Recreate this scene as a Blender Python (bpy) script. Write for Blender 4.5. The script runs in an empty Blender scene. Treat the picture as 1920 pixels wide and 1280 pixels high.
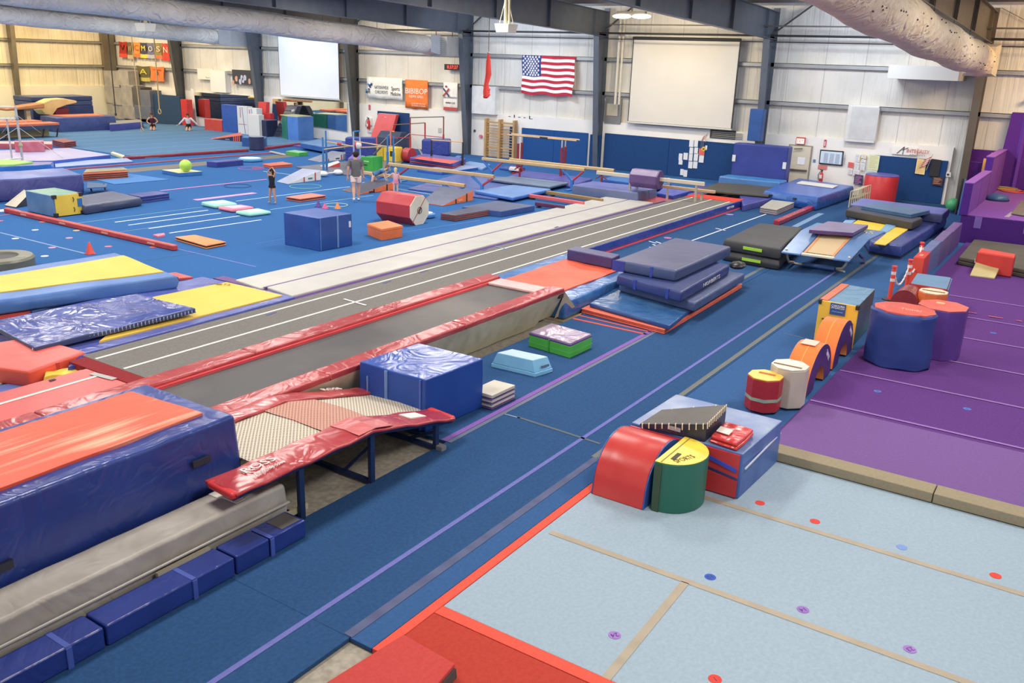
import bpy, bmesh, math, random
from mathutils import Vector, Matrix, noise
random.seed(7)
S=bpy.context.scene; COL=S.collection
# ---------------------------------------------------------------- camera, world, lights, exposure
cam_d=bpy.data.cameras.new('camera'); cam=bpy.data.objects.new('camera',cam_d); COL.objects.link(cam)
CY,CP,CR=0.57814774,0.30946151,0.03467304
fwd=Vector((math.cos(CY)*math.cos(CP),math.sin(CY)*math.cos(CP),-math.sin(CP)))
rt=Vector((math.sin(CY),-math.cos(CY),0)); up=rt.cross(fwd)
r2=rt*math.cos(CR)+up*math.sin(CR); u2=-rt*math.sin(CR)+up*math.cos(CR)
cam.matrix_world=Matrix.Translation((0,0,5.0))@Matrix((r2,u2,-fwd)).transposed().to_4x4()
cam_d.sensor_width=36; cam_d.lens=1656.93*36/1920; cam_d.clip_end=300; cam_d.clip_start=.1
S.camera=cam
S.view_settings.view_transform='Standard'; S.view_settings.look='None'
S.view_settings.gamma=1; S.view_settings.exposure=-0.5; S.view_settings.use_curve_mapping=False
wd=bpy.data.worlds.new('world'); S.world=wd; wd.use_nodes=True
wd.node_tree.nodes['Background'].inputs[0].default_value=(.93,.96,1,1)
wd.node_tree.nodes['Background'].inputs[1].default_value=0.85
def lamp(loc,power,size,col,rot=(0,0,0)):
    l=bpy.data.lights.new('high_bay_light','AREA'); l.energy=power; l.shape='RECTANGLE'; l.size=size[0]; l.size_y=size[1]; l.color=col
    o=bpy.data.objects.new('high_bay_light',l); o.location=loc; o.rotation_euler=rot; COL.objects.link(o); return o
WARM=(1,.80,.52); NEU=(1,.95,.88); COOL=(.80,.89,1); WW=(1,.84,.58); WC=(.78,.87,1)
# rows of high bay lamps hung between the rafters, one row per bay (colour of the tubes differs by bay)
for y,c,w in ((0.3,NEU,WARM),(8.7,NEU,WC),(17,NEU,WW),(24.9,NEU,WC),(33,NEU,WW),(41,NEU,WC),(49,NEU,WW),(56.5,WARM,WARM)):
    pw=520 if y<1 else 330
    for x in (6,14,22,30):
        lamp((x,y,7.15),500,(2.4,1.4),c)
    lamp((34.8,y,6.95),pw,(.6,2.4),w if y>1 else (1,.70,.36),(0,math.radians(-50),0))
lamp((32,55,7.0),500,(1.5,3),(1,.74,.36),(math.radians(35),0,0))
# ---------------------------------------------------------------- materials
MC={}
def lin(c,ds=.10):
    r=[((v/255)/12.92 if v/255<.04045 else ((v/255+.055)/1.055)**2.4) for v in c]; g=.3*r[0]+.5*r[1]+.2*r[2]
    return tuple(v*(1-ds)+g*ds+.004 for v in r)+(1,)
def mat(kind,c,c2=None,rough=None):
    key=(kind,c,c2,rough)
    if key in MC: return MC[key]
    m=bpy.data.materials.new(kind); m.use_nodes=True; nt=m.node_tree; n=nt.nodes; lk=nt.links; b=n['Principled BSDF']
    def N(t,**k):
        q=n.new(t)
        for a,v in k.items():
            if a in q.inputs: q.inputs[a].default_value=v
            else: setattr(q,a,v)
        return q
    tc=N('ShaderNodeTexCoord'); a=lin(c)
    def var(scale,amt,col2=None,detail=3,lo=.35,hi=.65):
        no=N('ShaderNodeTexNoise',Scale=scale,Detail=float(detail)); lk.new(tc.outputs['Object'],no.inputs['Vector'])
        mp=N('ShaderNodeMapRange'); mp.inputs['From Min'].default_value=lo; mp.inputs['From Max'].default_value=hi; lk.new(no.outputs['Fac'],mp.inputs['Value'])
        mx=N('ShaderNodeMix',data_type='RGBA'); mx.inputs[6].default_value=a
        mx.inputs[7].default_value=lin(col2) if col2 else tuple(min(1,v*(1+amt)+amt*.03) for v in a[:3])+(1,)
        lk.new(mp.outputs[0],mx.inputs[0]); return mx
    def bump(src,st,dist=.01):
        bp=N('ShaderNodeBump',Strength=st,Distance=dist); lk.new(src,bp.inputs['Height']); lk.new(bp.outputs[0],b.inputs['Normal'])
    if kind=='vinyl':
        mx=var(1.7,.16,c2,5); lk.new(mx.outputs[2],b.inputs['Base Color'])
        b.inputs['Roughness'].default_value=rough or .38; b.inputs['Specular IOR Level'].default_value=.45
        w=N('ShaderNodeTexNoise',Scale=1.6,Detail=1.5); w.inputs['Distortion'].default_value=.6; lk.new(tc.outputs['Object'],w.inputs['Vector']); bump(w.outputs['Fac'],.35,.05)
    elif kind=='crinkle':      # loose glossy vinyl cover
        mx=var(2.2,.2,c2,4); lk.new(mx.outputs[2],b.inputs['Base Color'])
        b.inputs['Roughness'].default_value=rough or .24; b.inputs['Specular IOR Level'].default_value=.6
        w=N('ShaderNodeTexNoise',Scale=1.5,Detail=2.5); w.inputs['Distortion'].default_value=1.6; lk.new(tc.outputs['Object'],w.inputs['Vector'])
        s1=N('ShaderNodeMath',operation='SUBTRACT'); s1.inputs[1].default_value=.5; lk.new(w.outputs['Fac'],s1.inputs[0]); s2=N('ShaderNodeMath',operation='ABSOLUTE'); lk.new(s1.outputs[0],s2.inputs[0]); bump(s2.outputs[0],.36,.12)
    elif kind=='scuffed':      # vinyl rubbed pale along its length
        mp=N('ShaderNodeMapping'); mp.inputs['Rotation'].default_value=(0,0,.12); mp.inputs['Scale'].default_value=(.35,7,1); lk.new(tc.outputs['Object'],mp.inputs['Vector'])
        no=N('ShaderNodeTexNoise',Scale=1.6,Detail=8.0); lk.new(mp.outputs[0],no.inputs['Vector']); big=N('ShaderNodeTexNoise',Scale=.55,Detail=1.0); lk.new(tc.outputs['Object'],big.inputs['Vector'])
        ml=N('ShaderNodeMath',operation='MULTIPLY'); lk.new(no.outputs['Fac'],ml.inputs[0]); lk.new(big.outputs['Fac'],ml.inputs[1]); mr=N('ShaderNodeMapRange'); mr.inputs['From Min'].default_value=.27; mr.inputs['From Max'].default_value=.42; lk.new(ml.outputs[0],mr.inputs['Value'])
        mx=N('ShaderNodeMix',data_type='RGBA'); mx.inputs[6].default_value=a; mx.inputs[7].default_value=lin(c2); lk.new(mr.outputs[0],mx.inputs[0]); lk.new(mx.outputs[2],b.inputs['Base Color']); b.inputs['Roughness'].default_value=.5
        w=N('ShaderNodeTexNoise',Scale=1.1,Detail=2.0); w.inputs['Distortion'].default_value=1.5; lk.new(tc.outputs['Object'],w.inputs['Vector']); bump(w.outputs['Fac'],.4,.06)
    elif kind=='carpet':
        mx=var(26,.12,c2,6,.3,.7); mx2=var(.5,.06,None,2); mm=N('ShaderNodeMix',data_type='RGBA',blend_type='MULTIPLY'); mm.inputs[0].default_value=0
        lk.new(mx.outputs[2],b.inputs['Base Color']); b.inputs['Roughness'].default_value=.95; b.inputs['Specular IOR Level'].default_value=.1
        w=N('ShaderNodeTexNoise',Scale=90.0,Detail=2.0); lk.new(tc.outputs['Object'],w.inputs['Vector']); bump(w.outputs['Fac'],.35,.01)
    elif kind=='cloth':
        mx=var(3,.12,c2,4); lk.new(mx.outputs[2],b.inputs['Base Color']); b.inputs['Roughness'].default_value=.85; b.inputs['Specular IOR Level'].default_value=.2
        w=N('ShaderNodeTexWave',Scale=.9); w.inputs['Distortion'].default_value=6.; lk.new(tc.outputs['Object'],w.inputs['Vector']); bump(w.outputs['Fac'],.4,.05)
    elif kind=='insulation':   # vinyl faced wall blanket, vertical seams and gathers
        mx=var(.8,.05,c2,4); b.inputs['Roughness'].default_value=.5
        sx=N('ShaderNodeSeparateXYZ'); lk.new(tc.outputs['Object'],sx.inputs[0]); ad=N('ShaderNodeMath',operation='ADD'); lk.new(sx.outputs[0],ad.inputs[0]); lk.new(sx.outputs[1],ad.inputs[1])
        dv=N('ShaderNodeMath',operation='DIVIDE'); dv.inputs[1].default_value=1.62; lk.new(ad.outputs[0],dv.inputs[0]); fr=N('ShaderNodeMath',operation='FRACT'); lk.new(dv.outputs[0],fr.inputs[0])
        ls=N('ShaderNodeMath',operation='LESS_THAN'); ls.inputs[1].default_value=.018; lk.new(fr.outputs[0],ls.inputs[0]); sm=N('ShaderNodeMix',data_type='RGBA'); lk.new(ls.outputs[0],sm.inputs[0]); lk.new(mx.outputs[2],sm.inputs[6]); sm.inputs[7].default_value=tuple(v*.62 for v in a[:3])+(1,); lk.new(sm.outputs[2],b.inputs['Base Color'])
        mp=N('ShaderNodeMapping'); mp.inputs['Scale'].default_value=(4.0,4.0,.3); lk.new(tc.outputs['Object'],mp.inputs['Vector'])
        w=N('ShaderNodeTexNoise',Scale=1.0,Detail=3.0); w.inputs['Distortion'].default_value=.8; lk.new(mp.outputs[0],w.inputs['Vector']); bump(w.outputs['Fac'],.6,.12)
    elif kind=='fabric_duct':
        mx=var(1.2,.07,c2,4); lk.new(mx.outputs[2],b.inputs['Base Color']); b.inputs['Roughness'].default_value=.6
        w=N('ShaderNodeTexNoise',Scale=1.8,Detail=3.0); w.inputs['Distortion'].default_value=2.2; lk.new(tc.outputs['Object'],w.inputs['Vector']); bump(w.outputs['Fac'],.9,.16)
    elif kind=='metal':
        mx=var(2.5,.12,c2,3); lk.new(mx.outputs[2],b.inputs['Base Color']); b.inputs['Roughness'].default_value=rough or .42; b.inputs['Metallic'].default_value=.35
    elif kind=='chrome':
        b.inputs['Base Color'].default_value=a; b.inputs['Roughness'].default_value=.2; b.inputs['Metallic'].default_value=.9
    elif kind=='mirror':
        b.inputs['Base Color'].default_value=(.86,.9,.88,1); b.inputs['Roughness'].default_value=.015; b.inputs['Metallic'].default_value=1
    elif kind=='wood':
        mp=N('ShaderNodeMapping'); mp.inputs['Scale'].default_value=(2,2,14); lk.new(tc.outputs['Object'],mp.inputs['Vector'])
        mx=var(2.5,-.15,c2,4); lk.new(mx.outputs[2],b.inputs['Base Color']); b.inputs['Roughness'].default_value=.55
    elif kind=='glow':
        b.inputs['Base Color'].default_value=a; b.inputs['Emission Color'].default_value=a; b.inputs['Emission Strength'].default_value=rough or 3
    elif kind=='concrete':
        mx=var(14,.15,c2,6); lk.new(mx.outputs[2],b.inputs['Base Color']); b.inputs['Roughness'].default_value=.9
    elif kind=='bed':          # woven black trampoline bed with worn paler patches
        mx=var(.45,.9,c2,5,.42,.7); lk.new(mx.outputs[2],b.inputs['Base Color']); b.inputs['Roughness'].default_value=.5; b.inputs['Specular IOR Level'].default_value=.35
        w=N('ShaderNodeTexNoise',Scale=60.0); lk.new(tc.outputs['Object'],w.inputs['Vector']); bump(w.outputs['Fac'],.3,.01)
    elif kind=='webbing':      # open weave of a string bed
        mp=N('ShaderNodeMapping'); mp.inputs['Rotation'].default_value=(0,0,math.radians(45)); mp.inputs['Scale'].default_value=(26,26,26); lk.new(tc.outputs['Object'],mp.inputs['Vector'])
        ch=N('ShaderNodeTexVoronoi',Scale=1.0,distance='CHEBYCHEV',voronoi_dimensions='2D'); ch.inputs['Randomness'].default_value=0.; lk.new(mp.outputs[0],ch.inputs['Vector'])
        gt=N('ShaderNodeMath',operation='LESS_THAN'); gt.inputs[1].default_value=.27; lk.new(ch.outputs['Distance'],gt.inputs[0])
        mx=N('ShaderNodeMix',data_type='RGBA'); mx.inputs[6].default_value=a; mx.inputs[7].default_value=lin(c2 or (90,85,75)); lk.new(gt.outputs[0],mx.inputs[0])
        lk.new(mx.outputs[2],b.inputs['Base Color']); b.inputs['Roughness'].default_value=.8
    else:
        b.inputs['Base Color'].default_value=a; b.inputs['Roughness'].default_value=.6 if rough is None else rough
        if kind=='paint':
            mx=var(.9,.04,c2,4); lk.new(mx.outputs[2],b.inputs['Base Color'])
    MC[key]=m; return m
def vin(*c,**k): return mat('vinyl',c,**k)
def cri(*c,**k): return mat('crinkle',c,**k)
def car(*c,**k): return mat('carpet',c,**k)
def pnt(*c,**k): return mat('paint',c,**k)
def met(*c,**k): return mat('metal',c,**k)
def pl(*c,**k): return mat('plain',c,**k)
# ---------------------------------------------------------------- mesh builder and scene bookkeeping
class MB:
    def __init__(s): s.v=[]; s.f=[]; s.mi=[]
    def add(s,vs,fs,mi=0):
        o=len(s.v); s.v+=[tuple(v) for v in vs]; s.f+=[[i+o for i in f] for f in fs]; s.mi+=[mi]*len(fs) if isinstance(mi,int) else list(mi)
        return s
    def hexa(s,b,t,mi=0,ti=None):      # bottom ring, top ring of n points (x,y,z)
        n=len(b); fs=[list(range(n))[::-1],list(range(n,2*n))]+[[i,(i+1)%n,n+(i+1)%n,n+i] for i in range(n)]
        A=sum(b[i][0]*b[(i+1)%n][1]-b[(i+1)%n][0]*b[i][1] for i in range(n))
        if A<0: fs=[f[::-1] for f in fs]
        return s.add(list(b)+list(t),fs,[mi,mi if ti is None else ti]+[mi]*n)
    def prism(s,q,z0,z1,mi=0,ti=None): return s.hexa([(p[0],p[1],z0) for p in q],[(p[0],p[1],z1) for p in q],mi,ti)
    def box(s,x0,x1,y0,y1,z0,z1,mi=0,ti=None): return s.prism([(x0,y0),(x1,y0),(x1,y1),(x0,y1)],z0,z1,mi,ti)
    def wall(s,q,x0,x1,mi=0):          # prism along x from (y,z) outline
        n=len(q); return s.add([(x0,)+tuple(p) for p in q]+[(x1,)+tuple(p) for p in q],[list(range(n))[::-1],list(range(n,2*n))]+[[i,(i+1)%n,n+(i+1)%n,n+i] for i in range(n)],mi)
    def wally(s,q,y0,y1,mi=0):         # prism along y from (x,z) outline
        n=len(q); return s.add([(p[0],y0,p[1]) for p in q]+[(p[0],y1,p[1]) for p in q],[list(range(n))[::-1],list(range(n,2*n))]+[[i,(i+1)%n,n+(i+1)%n,n+i] for i in range(n)],mi)
    def loft(s,rings,mi=0,cap=True,closed=True):
        n=len(rings[0]); vs=[p for r in rings for p in r]; fs=[]
        for k in range(len(rings)-1):
            for i in range(n if closed else n-1): fs.append([k*n+i,k*n+(i+1)%n,(k+1)*n+(i+1)%n,(k+1)*n+i])
        m=[mi]*len(fs)
        if cap: fs+=[list(range(n))[::-1],[(len(rings)-1)*n+i for i in range(n)]]; m+=[mi,mi]
        return s.add(vs,fs,m)
    def tube(s,pts,r,n=10,mi=0,cap=True):
        pts=[Vector(p) for p in pts]; rs=r if isinstance(r,(list,tuple)) else [r]*len(pts); rings=[]; a=None
        for i,p in enumerate(pts):
            d=(pts[min(i+1,len(pts)-1)]-pts[max(i-1,0)]).normalized()
            if a is None: a=d.orthogonal().normalized()
            a=(a-d*a.dot(d)).normalized(); b=d.cross(a)
            rings.append([p+(a*math.cos(t)+b*math.sin(t))*rs[i] for t in [2*math.pi*j/n for j in range(n)]])
        return s.loft(rings,mi,cap)
    def bar(s,p,q,w,h,mi=0,upv=(0,0,1)):
        p=Vector(p); q=Vector(q); d=(q-p).normalized(); u=Vector(upv); sd=d.cross(u)
        if sd.length<1e-3: sd=d.cross(Vector((1,0,0)))
        sd.normalize(); u=sd.cross(d); sd*=w/2; u*=h/2
        return s.loft([[p-sd-u,p+sd-u,p+sd+u,p-sd+u],[q-sd-u,q+sd-u,q+sd+u,q-sd+u]],mi)
    def ball(s,c,r,nu=16,nv=10,mi=0,sc=(1,1,1)):
        rings=[]
        for j in range(1,nv):
            t=math.pi*j/nv; rings.append([(c[0]+r*sc[0]*math.sin(t)*math.cos(2*math.pi*i/nu),c[1]+r*sc[1]*math.sin(t)*math.sin(2*math.pi*i/nu),c[2]-r*sc[2]*math.cos(t)) for i in range(nu)])
        return s.loft(rings,mi)
    def soft(s,q,z0,z1,amp,nu=14,nv=10,mi=0,ti=None,seed=0,fr=1.1,bulge=.02):
        ti=mi if ti is None else ti; q=[Vector(p) for p in q]; G=[]
        for j in range(nv+1):
            for i in range(nu+1):
                u,v=i/nu,j/nv; p=q[0]*(1-u)*(1-v)+q[1]*u*(1-v)+q[2]*u*v+q[3]*(1-u)*v
                e=min(u,1-u,v,1-v); G.append((p.x,p.y,z1+amp*(noise.noise(Vector((p.x*fr,p.y*fr,seed)))*1.3)*(.5+min(1,e*6)*.5)))
        fs=[[j*(nu+1)+i,j*(nu+1)+i+1,(j+1)*(nu+1)+i+1,(j+1)*(nu+1)+i] for j in range(nv) for i in range(nu)]
        per=[i for i in range(nu+1)]+[(j)*(nu+1)+nu for j in range(1,nv+1)]+[nv*(nu+1)+i for i in range(nu-1,-1,-1)]+[j*(nu+1) for j in range(nv-1,0,-1)]
        c=sum(q,Vector((0,0)))/4; vs=list(G); o=len(vs); n=len(per)
        for k,pi in enumerate(per):
            x,y,z=G[pi]; d=(Vector((x,y))-c).normalized(); w=bulge*(1+.6*noise.noise(Vector((x*2.3,y*2.3,seed+9)))); vs.append((x+d.x*w,y+d.y*w,(z0+z)/2))
        for pi in per: x,y,z=G[pi]; vs.append((x,y,z0))
        m=[ti]*len(fs)
        for k in range(n):
            k2=(k+1)%n; fs+=[[per[k2],per[k],o+k,o+k2],[o+k2,o+k,o+n+k,o+n+k2]]; m+=[mi,mi]
        fs.append([o+n+k for k in range(n)][::-1]); m.append(mi)
        A=sum(q[i].x*q[(i+1)%4].y-q[(i+1)%4].x*q[i].y for i in range(4))
        if A<0: fs=[f[::-1] for f in fs]
        return s.add(vs,fs,m)
    def out(s,name,mats,parent=None,bev=0,smooth=False,origin=None,seg=2):
        off=Vector(parent['_o']) if parent else Vector(origin if origin else ((min(v[0] for v in s.v)+max(v[0] for v in s.v))/2,(min(v[1] for v in s.v)+max(v[1] for v in s.v))/2,min(v[2] for v in s.v)))
        me=bpy.data.meshes.new(name); me.from_pydata([(v[0]-off.x,v[1]-off.y,v[2]-off.z) for v in s.v],[],s.f)
        for m in (mats if isinstance(mats,(list,tuple)) else [mats]): me.materials.append(m)
        me.polygons.foreach_set('material_index',s.mi)
        bm=bmesh.new(); bm.from_mesh(me); bmesh.ops.recalc_face_normals(bm,faces=bm.faces); bm.to_mesh(me); bm.free()
        o=bpy.data.objects.new(name,me); COL.objects.link(o); OFF[o.name]=off
        if parent: o.parent=parent
        else: o.location=off
        o['_o']=tuple(off)
        if smooth or bev:
            me.polygons.foreach_set('use_smooth',[True]*len(me.polygons)); me.set_sharp_from_angle(angle=math.radians(42 if not bev else 180))
        if bev:
            b=o.modifiers.new('bevel','BEVEL'); b.width=bev; b.segments=seg; b.limit_method='ANGLE'; b.angle_limit=math.radians(38); b.harden_normals=True
        return o
OFF={}
def tag(o,label,cat,group=None,kind=None):
    if label: o['label']=label
    if cat: o['category']=cat
    if group: o['group']=group
    if kind: o['kind']=kind
    return o
def struct(name,mb,m,bev=0,parent=None):
    o=mb.out(name,m,parent,bev)
    if not parent: o['kind']='structure'
    return o
def thing(name,label,cat,loc,group=None):
    o=bpy.data.objects.new(name,None); COL.objects.link(o); o.empty_display_size=.1
    o.location=(loc[0],loc[1],loc[2] if len(loc)>2 else 0); o['_o']=tuple(o.location); OFF[o.name]=o.location.copy()
    return tag(o,label,cat,group)
def para(a,b,c): return [a,b,c,(a[0]+c[0]-b[0],a[1]+c[1]-b[1])]
def rect(x0,x1,y0,y1): return [(x0,y0),(x1,y0),(x1,y1),(x0,y1)]
def cen(q): return (sum(p[0] for p in q)/len(q),sum(p[1] for p in q)/len(q))
def mixp(a,b,t): return tuple(a[i]*(1-t)+b[i]*t for i in range(len(a)))
def inset(q,d):
    c=Vector(cen(q)); r=[]
    for p in q:
        v=Vector(p[:2])-c; r.append(tuple(c+v*(1-d/v.length*1.41)))
    return r
def SL(name,label,cat,q,z0,z1,m,side=None,bev=.03,group=None,parent=None):      # plain padded slab
    mb=MB().prism(q,z0,z1,1 if side else 0,0 if side else None)
    o=mb.out(name,[m,side] if side else m,parent,bev)
    if label: tag(o,label,cat,group)
    return o
def SO(name,label,cat,q,z0,z1,m,side=None,bev=.04,amp=.03,group=None,parent=None,fr=1.1,bulge=.02,nu=16,nv=12):
    mb=MB().soft(q,z0,z1,amp,nu,nv,1 if side else 0,0,seed=z1*7+q[0][0],fr=fr,bulge=bulge)
    o=mb.out(name,[m,side] if side else m,parent,bev)
    if label: tag(o,label,cat,group)
    return o
def ST(name,label,cat,q,z0,layers,group=None,bev=.012,pn='panel',top=None):          # folded panel mat: [(material,thickness)]
    t=thing(name,label,cat,(*cen(q),z0),group); z=z0
    for k,(m,h) in enumerate(layers):
        q2=inset(q,.012*(k%2)); MB().prism(q2,z+.004,z+h).out(pn,m,t,bev); z+=h
    if top: MB().prism(inset(q,.03),z,z+.006).out('top_cover',top,t)
    return t
def text(s,size,org,right,upv,m,parent,name='lettering',width=None,ext=.004):
    cu=bpy.data.curves.new(name,'FONT'); cu.body=s; cu.size=size; cu.extrude=ext; cu.align_x='CENTER'; cu.align_y='CENTER'; cu.resolution_u=2
    tmp=bpy.data.objects.new(name,cu); COL.objects.link(tmp); dg=bpy.context.evaluated_depsgraph_get(); me=bpy.data.meshes.new_from_object(tmp.evaluated_get(dg)); bpy.data.objects.remove(tmp)
    if not me.vertices: return None
    w=max(v.co.x for v in me.vertices)-min(v.co.x for v in me.vertices); k=(width/w) if width else 1
    R=Vector(right).normalized(); U=Vector(upv).normalized(); U=(U-R*U.dot(R)).normalized(); Nn=R.cross(U)
    off=Vector(parent['_o']); org=Vector(org)
    for v in me.vertices: v.co=org+R*v.co.x*k+U*v.co.y+Nn*v.co.z-off
    me.materials.clear(); me.materials.append(m); o=bpy.data.objects.new(name,me); COL.objects.link(o); o.parent=parent; o['_o']=tuple(off); return o
WT=lambda s,size,y,z,m,parent,width=None,x=39.24: text(s,size,(x,y,z),(0,-1,0),(0,0,1),m,parent,width=width)
# ---------------------------------------------------------------- room shell
INS=mat('insulation',(228,224,214),(214,210,200)); PW=pnt(236,233,226); STL=met(96,104,116); STD=met(84,84,84)
struct('floor',MB().box(-3,39.6,-14,60.6,-.25,-.05),mat('concrete',(176,168,150),(150,143,128)))
struct('wall_back',MB().box(39.5,39.8,-14,60.8,-.25,8.2),INS)
struct('wall_left',MB().box(-3,39.8,60.5,60.8,-.25,8.2),mat('insulation',(236,224,190),(222,208,172)))
struct('trim_1',MB().box(39.3,39.5,5.15,60.5,-.05,2.23),PW)                # white painted lower wall
struct('trim_2',MB().box(-3,39.3,60.3,60.5,-.05,2.23),mat('paint',(238,228,196)))
struct('ceiling',MB().loft([[(39.8,y,7.5),(8,y,8.7),(-3,y,8.3),(-3,y,8.5),(8,y,8.9),(39.8,y,7.7)] for y in (-14,60.8)]),mat('insulation',(206,204,200)))
k=2
def trim(mb,m,bev=0):
    global k; k+=1; return struct('trim_%d'%k,mb,m,bev)
for z in (3.63,5.2):
    mb=MB().box(39.28,39.5,-14,60.5,z-.02,z+.0).box(39.28,39.3,-14,60.5,z-.16,z).box(39.4,39.5,-14,60.5,z-.16,z-.14); trim(mb,met(158,160,160))
    mb=MB().box(-3,39.3,60.28,60.5,z-.02,z).box(-3,39.3,60.28,60.3,z-.16,z); trim(mb,met(150,146,128))
# steel frames: tapered column and sloping roof beam
COLS=[(4.58,met(108,98,84)),(12.85,STL),(20.93,STL),(28.85,STL),(36.95,STD),(45.04,STL),(52.8,STD)]  # first frame's grey is browned, partly to carry the warm lamp light
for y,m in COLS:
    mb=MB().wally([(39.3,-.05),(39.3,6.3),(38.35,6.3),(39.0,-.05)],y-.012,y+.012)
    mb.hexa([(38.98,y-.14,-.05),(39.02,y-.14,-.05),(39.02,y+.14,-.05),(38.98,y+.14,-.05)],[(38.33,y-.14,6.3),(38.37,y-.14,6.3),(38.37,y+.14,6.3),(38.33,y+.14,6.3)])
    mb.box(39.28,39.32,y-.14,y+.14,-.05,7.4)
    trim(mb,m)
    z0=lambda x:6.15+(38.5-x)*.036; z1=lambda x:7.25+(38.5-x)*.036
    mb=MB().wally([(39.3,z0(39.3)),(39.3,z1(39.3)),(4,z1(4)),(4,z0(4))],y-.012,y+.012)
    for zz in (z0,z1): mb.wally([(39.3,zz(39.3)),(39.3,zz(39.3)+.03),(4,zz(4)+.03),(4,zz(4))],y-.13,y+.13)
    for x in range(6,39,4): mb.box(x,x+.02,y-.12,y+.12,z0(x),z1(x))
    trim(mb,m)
    if y>6 : trim(MB().bar((38.9,y-.0,6.3),(38.9,y-1.6,7.5),.06,.06),STD)
for x in (31.9,24.3,16.7):
    mb=MB().wall([(60.3,-.05),(60.3,7.5),(59.5,7.5),(59.95,-.05)],x-.012,x+.012).hexa([(x-.14,59.93,-.05),(x+.14,59.93,-.05),(x+.14,59.97,-.05),(x-.14,59.97,-.05)],[(x-.14,59.45,7.5),(x+.14,59.45,7.5),(x+.14,59.49,7.5),(x-.14,59.49,7.5)]); trim(mb,met(120,110,88))
trim(MB().box(38.4,39.3,60.15,60.5,-.05,7.5),met(120,112,92))                # corner column
for x in (36,33,30,27,24,21,18): trim(MB().box(x-.03,x+.03,-14,60.5,7.3+(38.5-x)*.036,7.5+(38.5-x)*.036),met(120,116,110))
for z,r_ in ((6.27,.045),(6.02,.02)): 
    trim(MB().tube([(38.45,-14,z),(38.45,45,z)],r_,8),pl(46,44,42))
trim(MB().tube([(37.8,-14,6.62),(37.8,20,6.62)],.03,6),met(110,104,96))
trim(MB().tube([(38.8,19.95,6.9),(38.8,19.95,3.1)],.06,10).tube([(38.8,19.75,6.9),(38.8,19.75,3.1)],.05,10),pnt(206,198,178))
trim(MB().bar((39.1,3.0,4.2),(39.1,-6,8.5),.12,.12),STD)                      # wind bracing of the right bay
trim(MB().bar((39.2,4.4,7.4),(39.2,-3.0,3.7),.02,.02),STD)
# duct runs
def duct(name,label,y,r,x0,x1,zf,m,nm=16,group=None,sag=.02):
    t=thing(name,label,'air duct',(x1,y,zf(x1)-r),group); xs=[x0+(x1-x0)*i/nm*.5 for i in range(2*nm+1)]
    rings=[]
    for i,x in enumerate(xs):
        rr=r*(1+(.018 if i%2 else -.012)); rings.append([(x,y+rr*math.cos(a),zf(x)+rr*math.sin(a)*(1-.01*(i%2))+sag*math.sin(i*.9)) for a in [2*math.pi*j/28 for j in range(28)]])
    MB().loft(rings).out('sleeve',m,t,smooth=True)
    for i in range(0,nm,2):
        x=xs[2*i]; MB().tube([(x,y,zf(x)+r-.01),(x,y,7.5+(39.8-x)*.0377)],.01,5).out('hanger',pl(70,68,64),t)
    return t
DG=mat('fabric_duct',(236,228,216),(222,212,200))
d1=duct('fabric_duct','slim pale grey fabric air duct over the tan left wall with square metal end',46,.46,14,36.6,lambda x:5.68+(36.4-x)*.047,mat('fabric_duct',(236,234,230),(222,220,218)),12)
MB().hexa([(36.6,45.5,5.25),(36.6,46.5,5.25),(36.6,46.5,6.1),(36.6,45.5,6.1)],[(37.3,45.3,5.15),(37.3,46.7,5.15),(37.3,46.7,6.15),(37.3,45.3,6.15)]).out('transition',met(176,180,186),d1)
MB().box(37.3,38.6,45.3,46.7,5.15,6.15).out('plenum',met(176,180,186),d1)
d2=duct('fabric_duct','long grey wrinkled fabric air duct ending at the louvred heater above the orange banner',30.0,.45,12,36.9,lambda x:5.56+(36.9-x)*.047,DG,14)
MB().hexa([(36.9,29.6,5.2),(36.9,30.4,5.2),(36.9,30.4,6.0),(36.9,29.6,6.0)],[(37.4,29.35,5.05),(37.4,30.4,5.05),(37.4,30.4,6.0),(37.4,29.35,6.0)]).out('transition',met(176,178,182),d2)
h=thing('unit_heater','grey louvred unit heater hung beside the dark column at the end of the long duct','heater',(37.8,29.3,5.0))
MB().box(37.4,38.4,28.95,30.1,5.0,5.95).out('casing',met(170,168,162),h,.02)
MB().box(37.9,37.93,29.0,29.03,5.9,7.57).box(37.9,37.93,30.05,30.08,5.9,7.57).out('hanger',pl(70,68,64),h)
for i in range(9): MB().bar((37.38,29.35,5.1+i*.095),(37.38,30.05,5.1+i*.095),.05,.03).out('louvre',pl(60,58,56),h)
TD=mat('fabric_duct',(244,226,190),(236,212,170))
def z3(x): return 5.47+(36.8-x)*.030+.0009*(36.8-x)**2
d3=duct('fabric_duct','large cream perforated fabric air duct sagging from the top right of the hall',4.45,.53,9,36.3,z3,TD,16,sag=.035)
random.seed(3)
for i in range(60):
    x=random.uniform(12,36); a=random.choice([2.6,2.9,3.3,3.6,3.9])+random.uniform(-.08,.08)
    c=(x,4.45+.538*math.cos(a),z3(x)+.538*math.sin(a)); MB().ball(c,.03,6,4,sc=(1.4,.5,.8)).out('air_hole',pl(66,54,44),d3)
MB().hexa([(36.3,4.0,5.05),(36.3,4.9,5.05),(36.3,4.9,5.95),(36.3,4.0,5.95)],[(36.9,3.9,4.95),(36.9,5.0,4.95),(36.9,5.0,6.05),(36.9,3.9,6.05)]).out('end_frame',met(210,196,168),d3)
b=MB().box(37.6,39.5,5.2,7.7,4.75,5.25).out('duct_plenum',pnt(206,203,194),None,.01); tag(b,'long white sheet metal box against the wall behind the cream duct','duct box')
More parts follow.
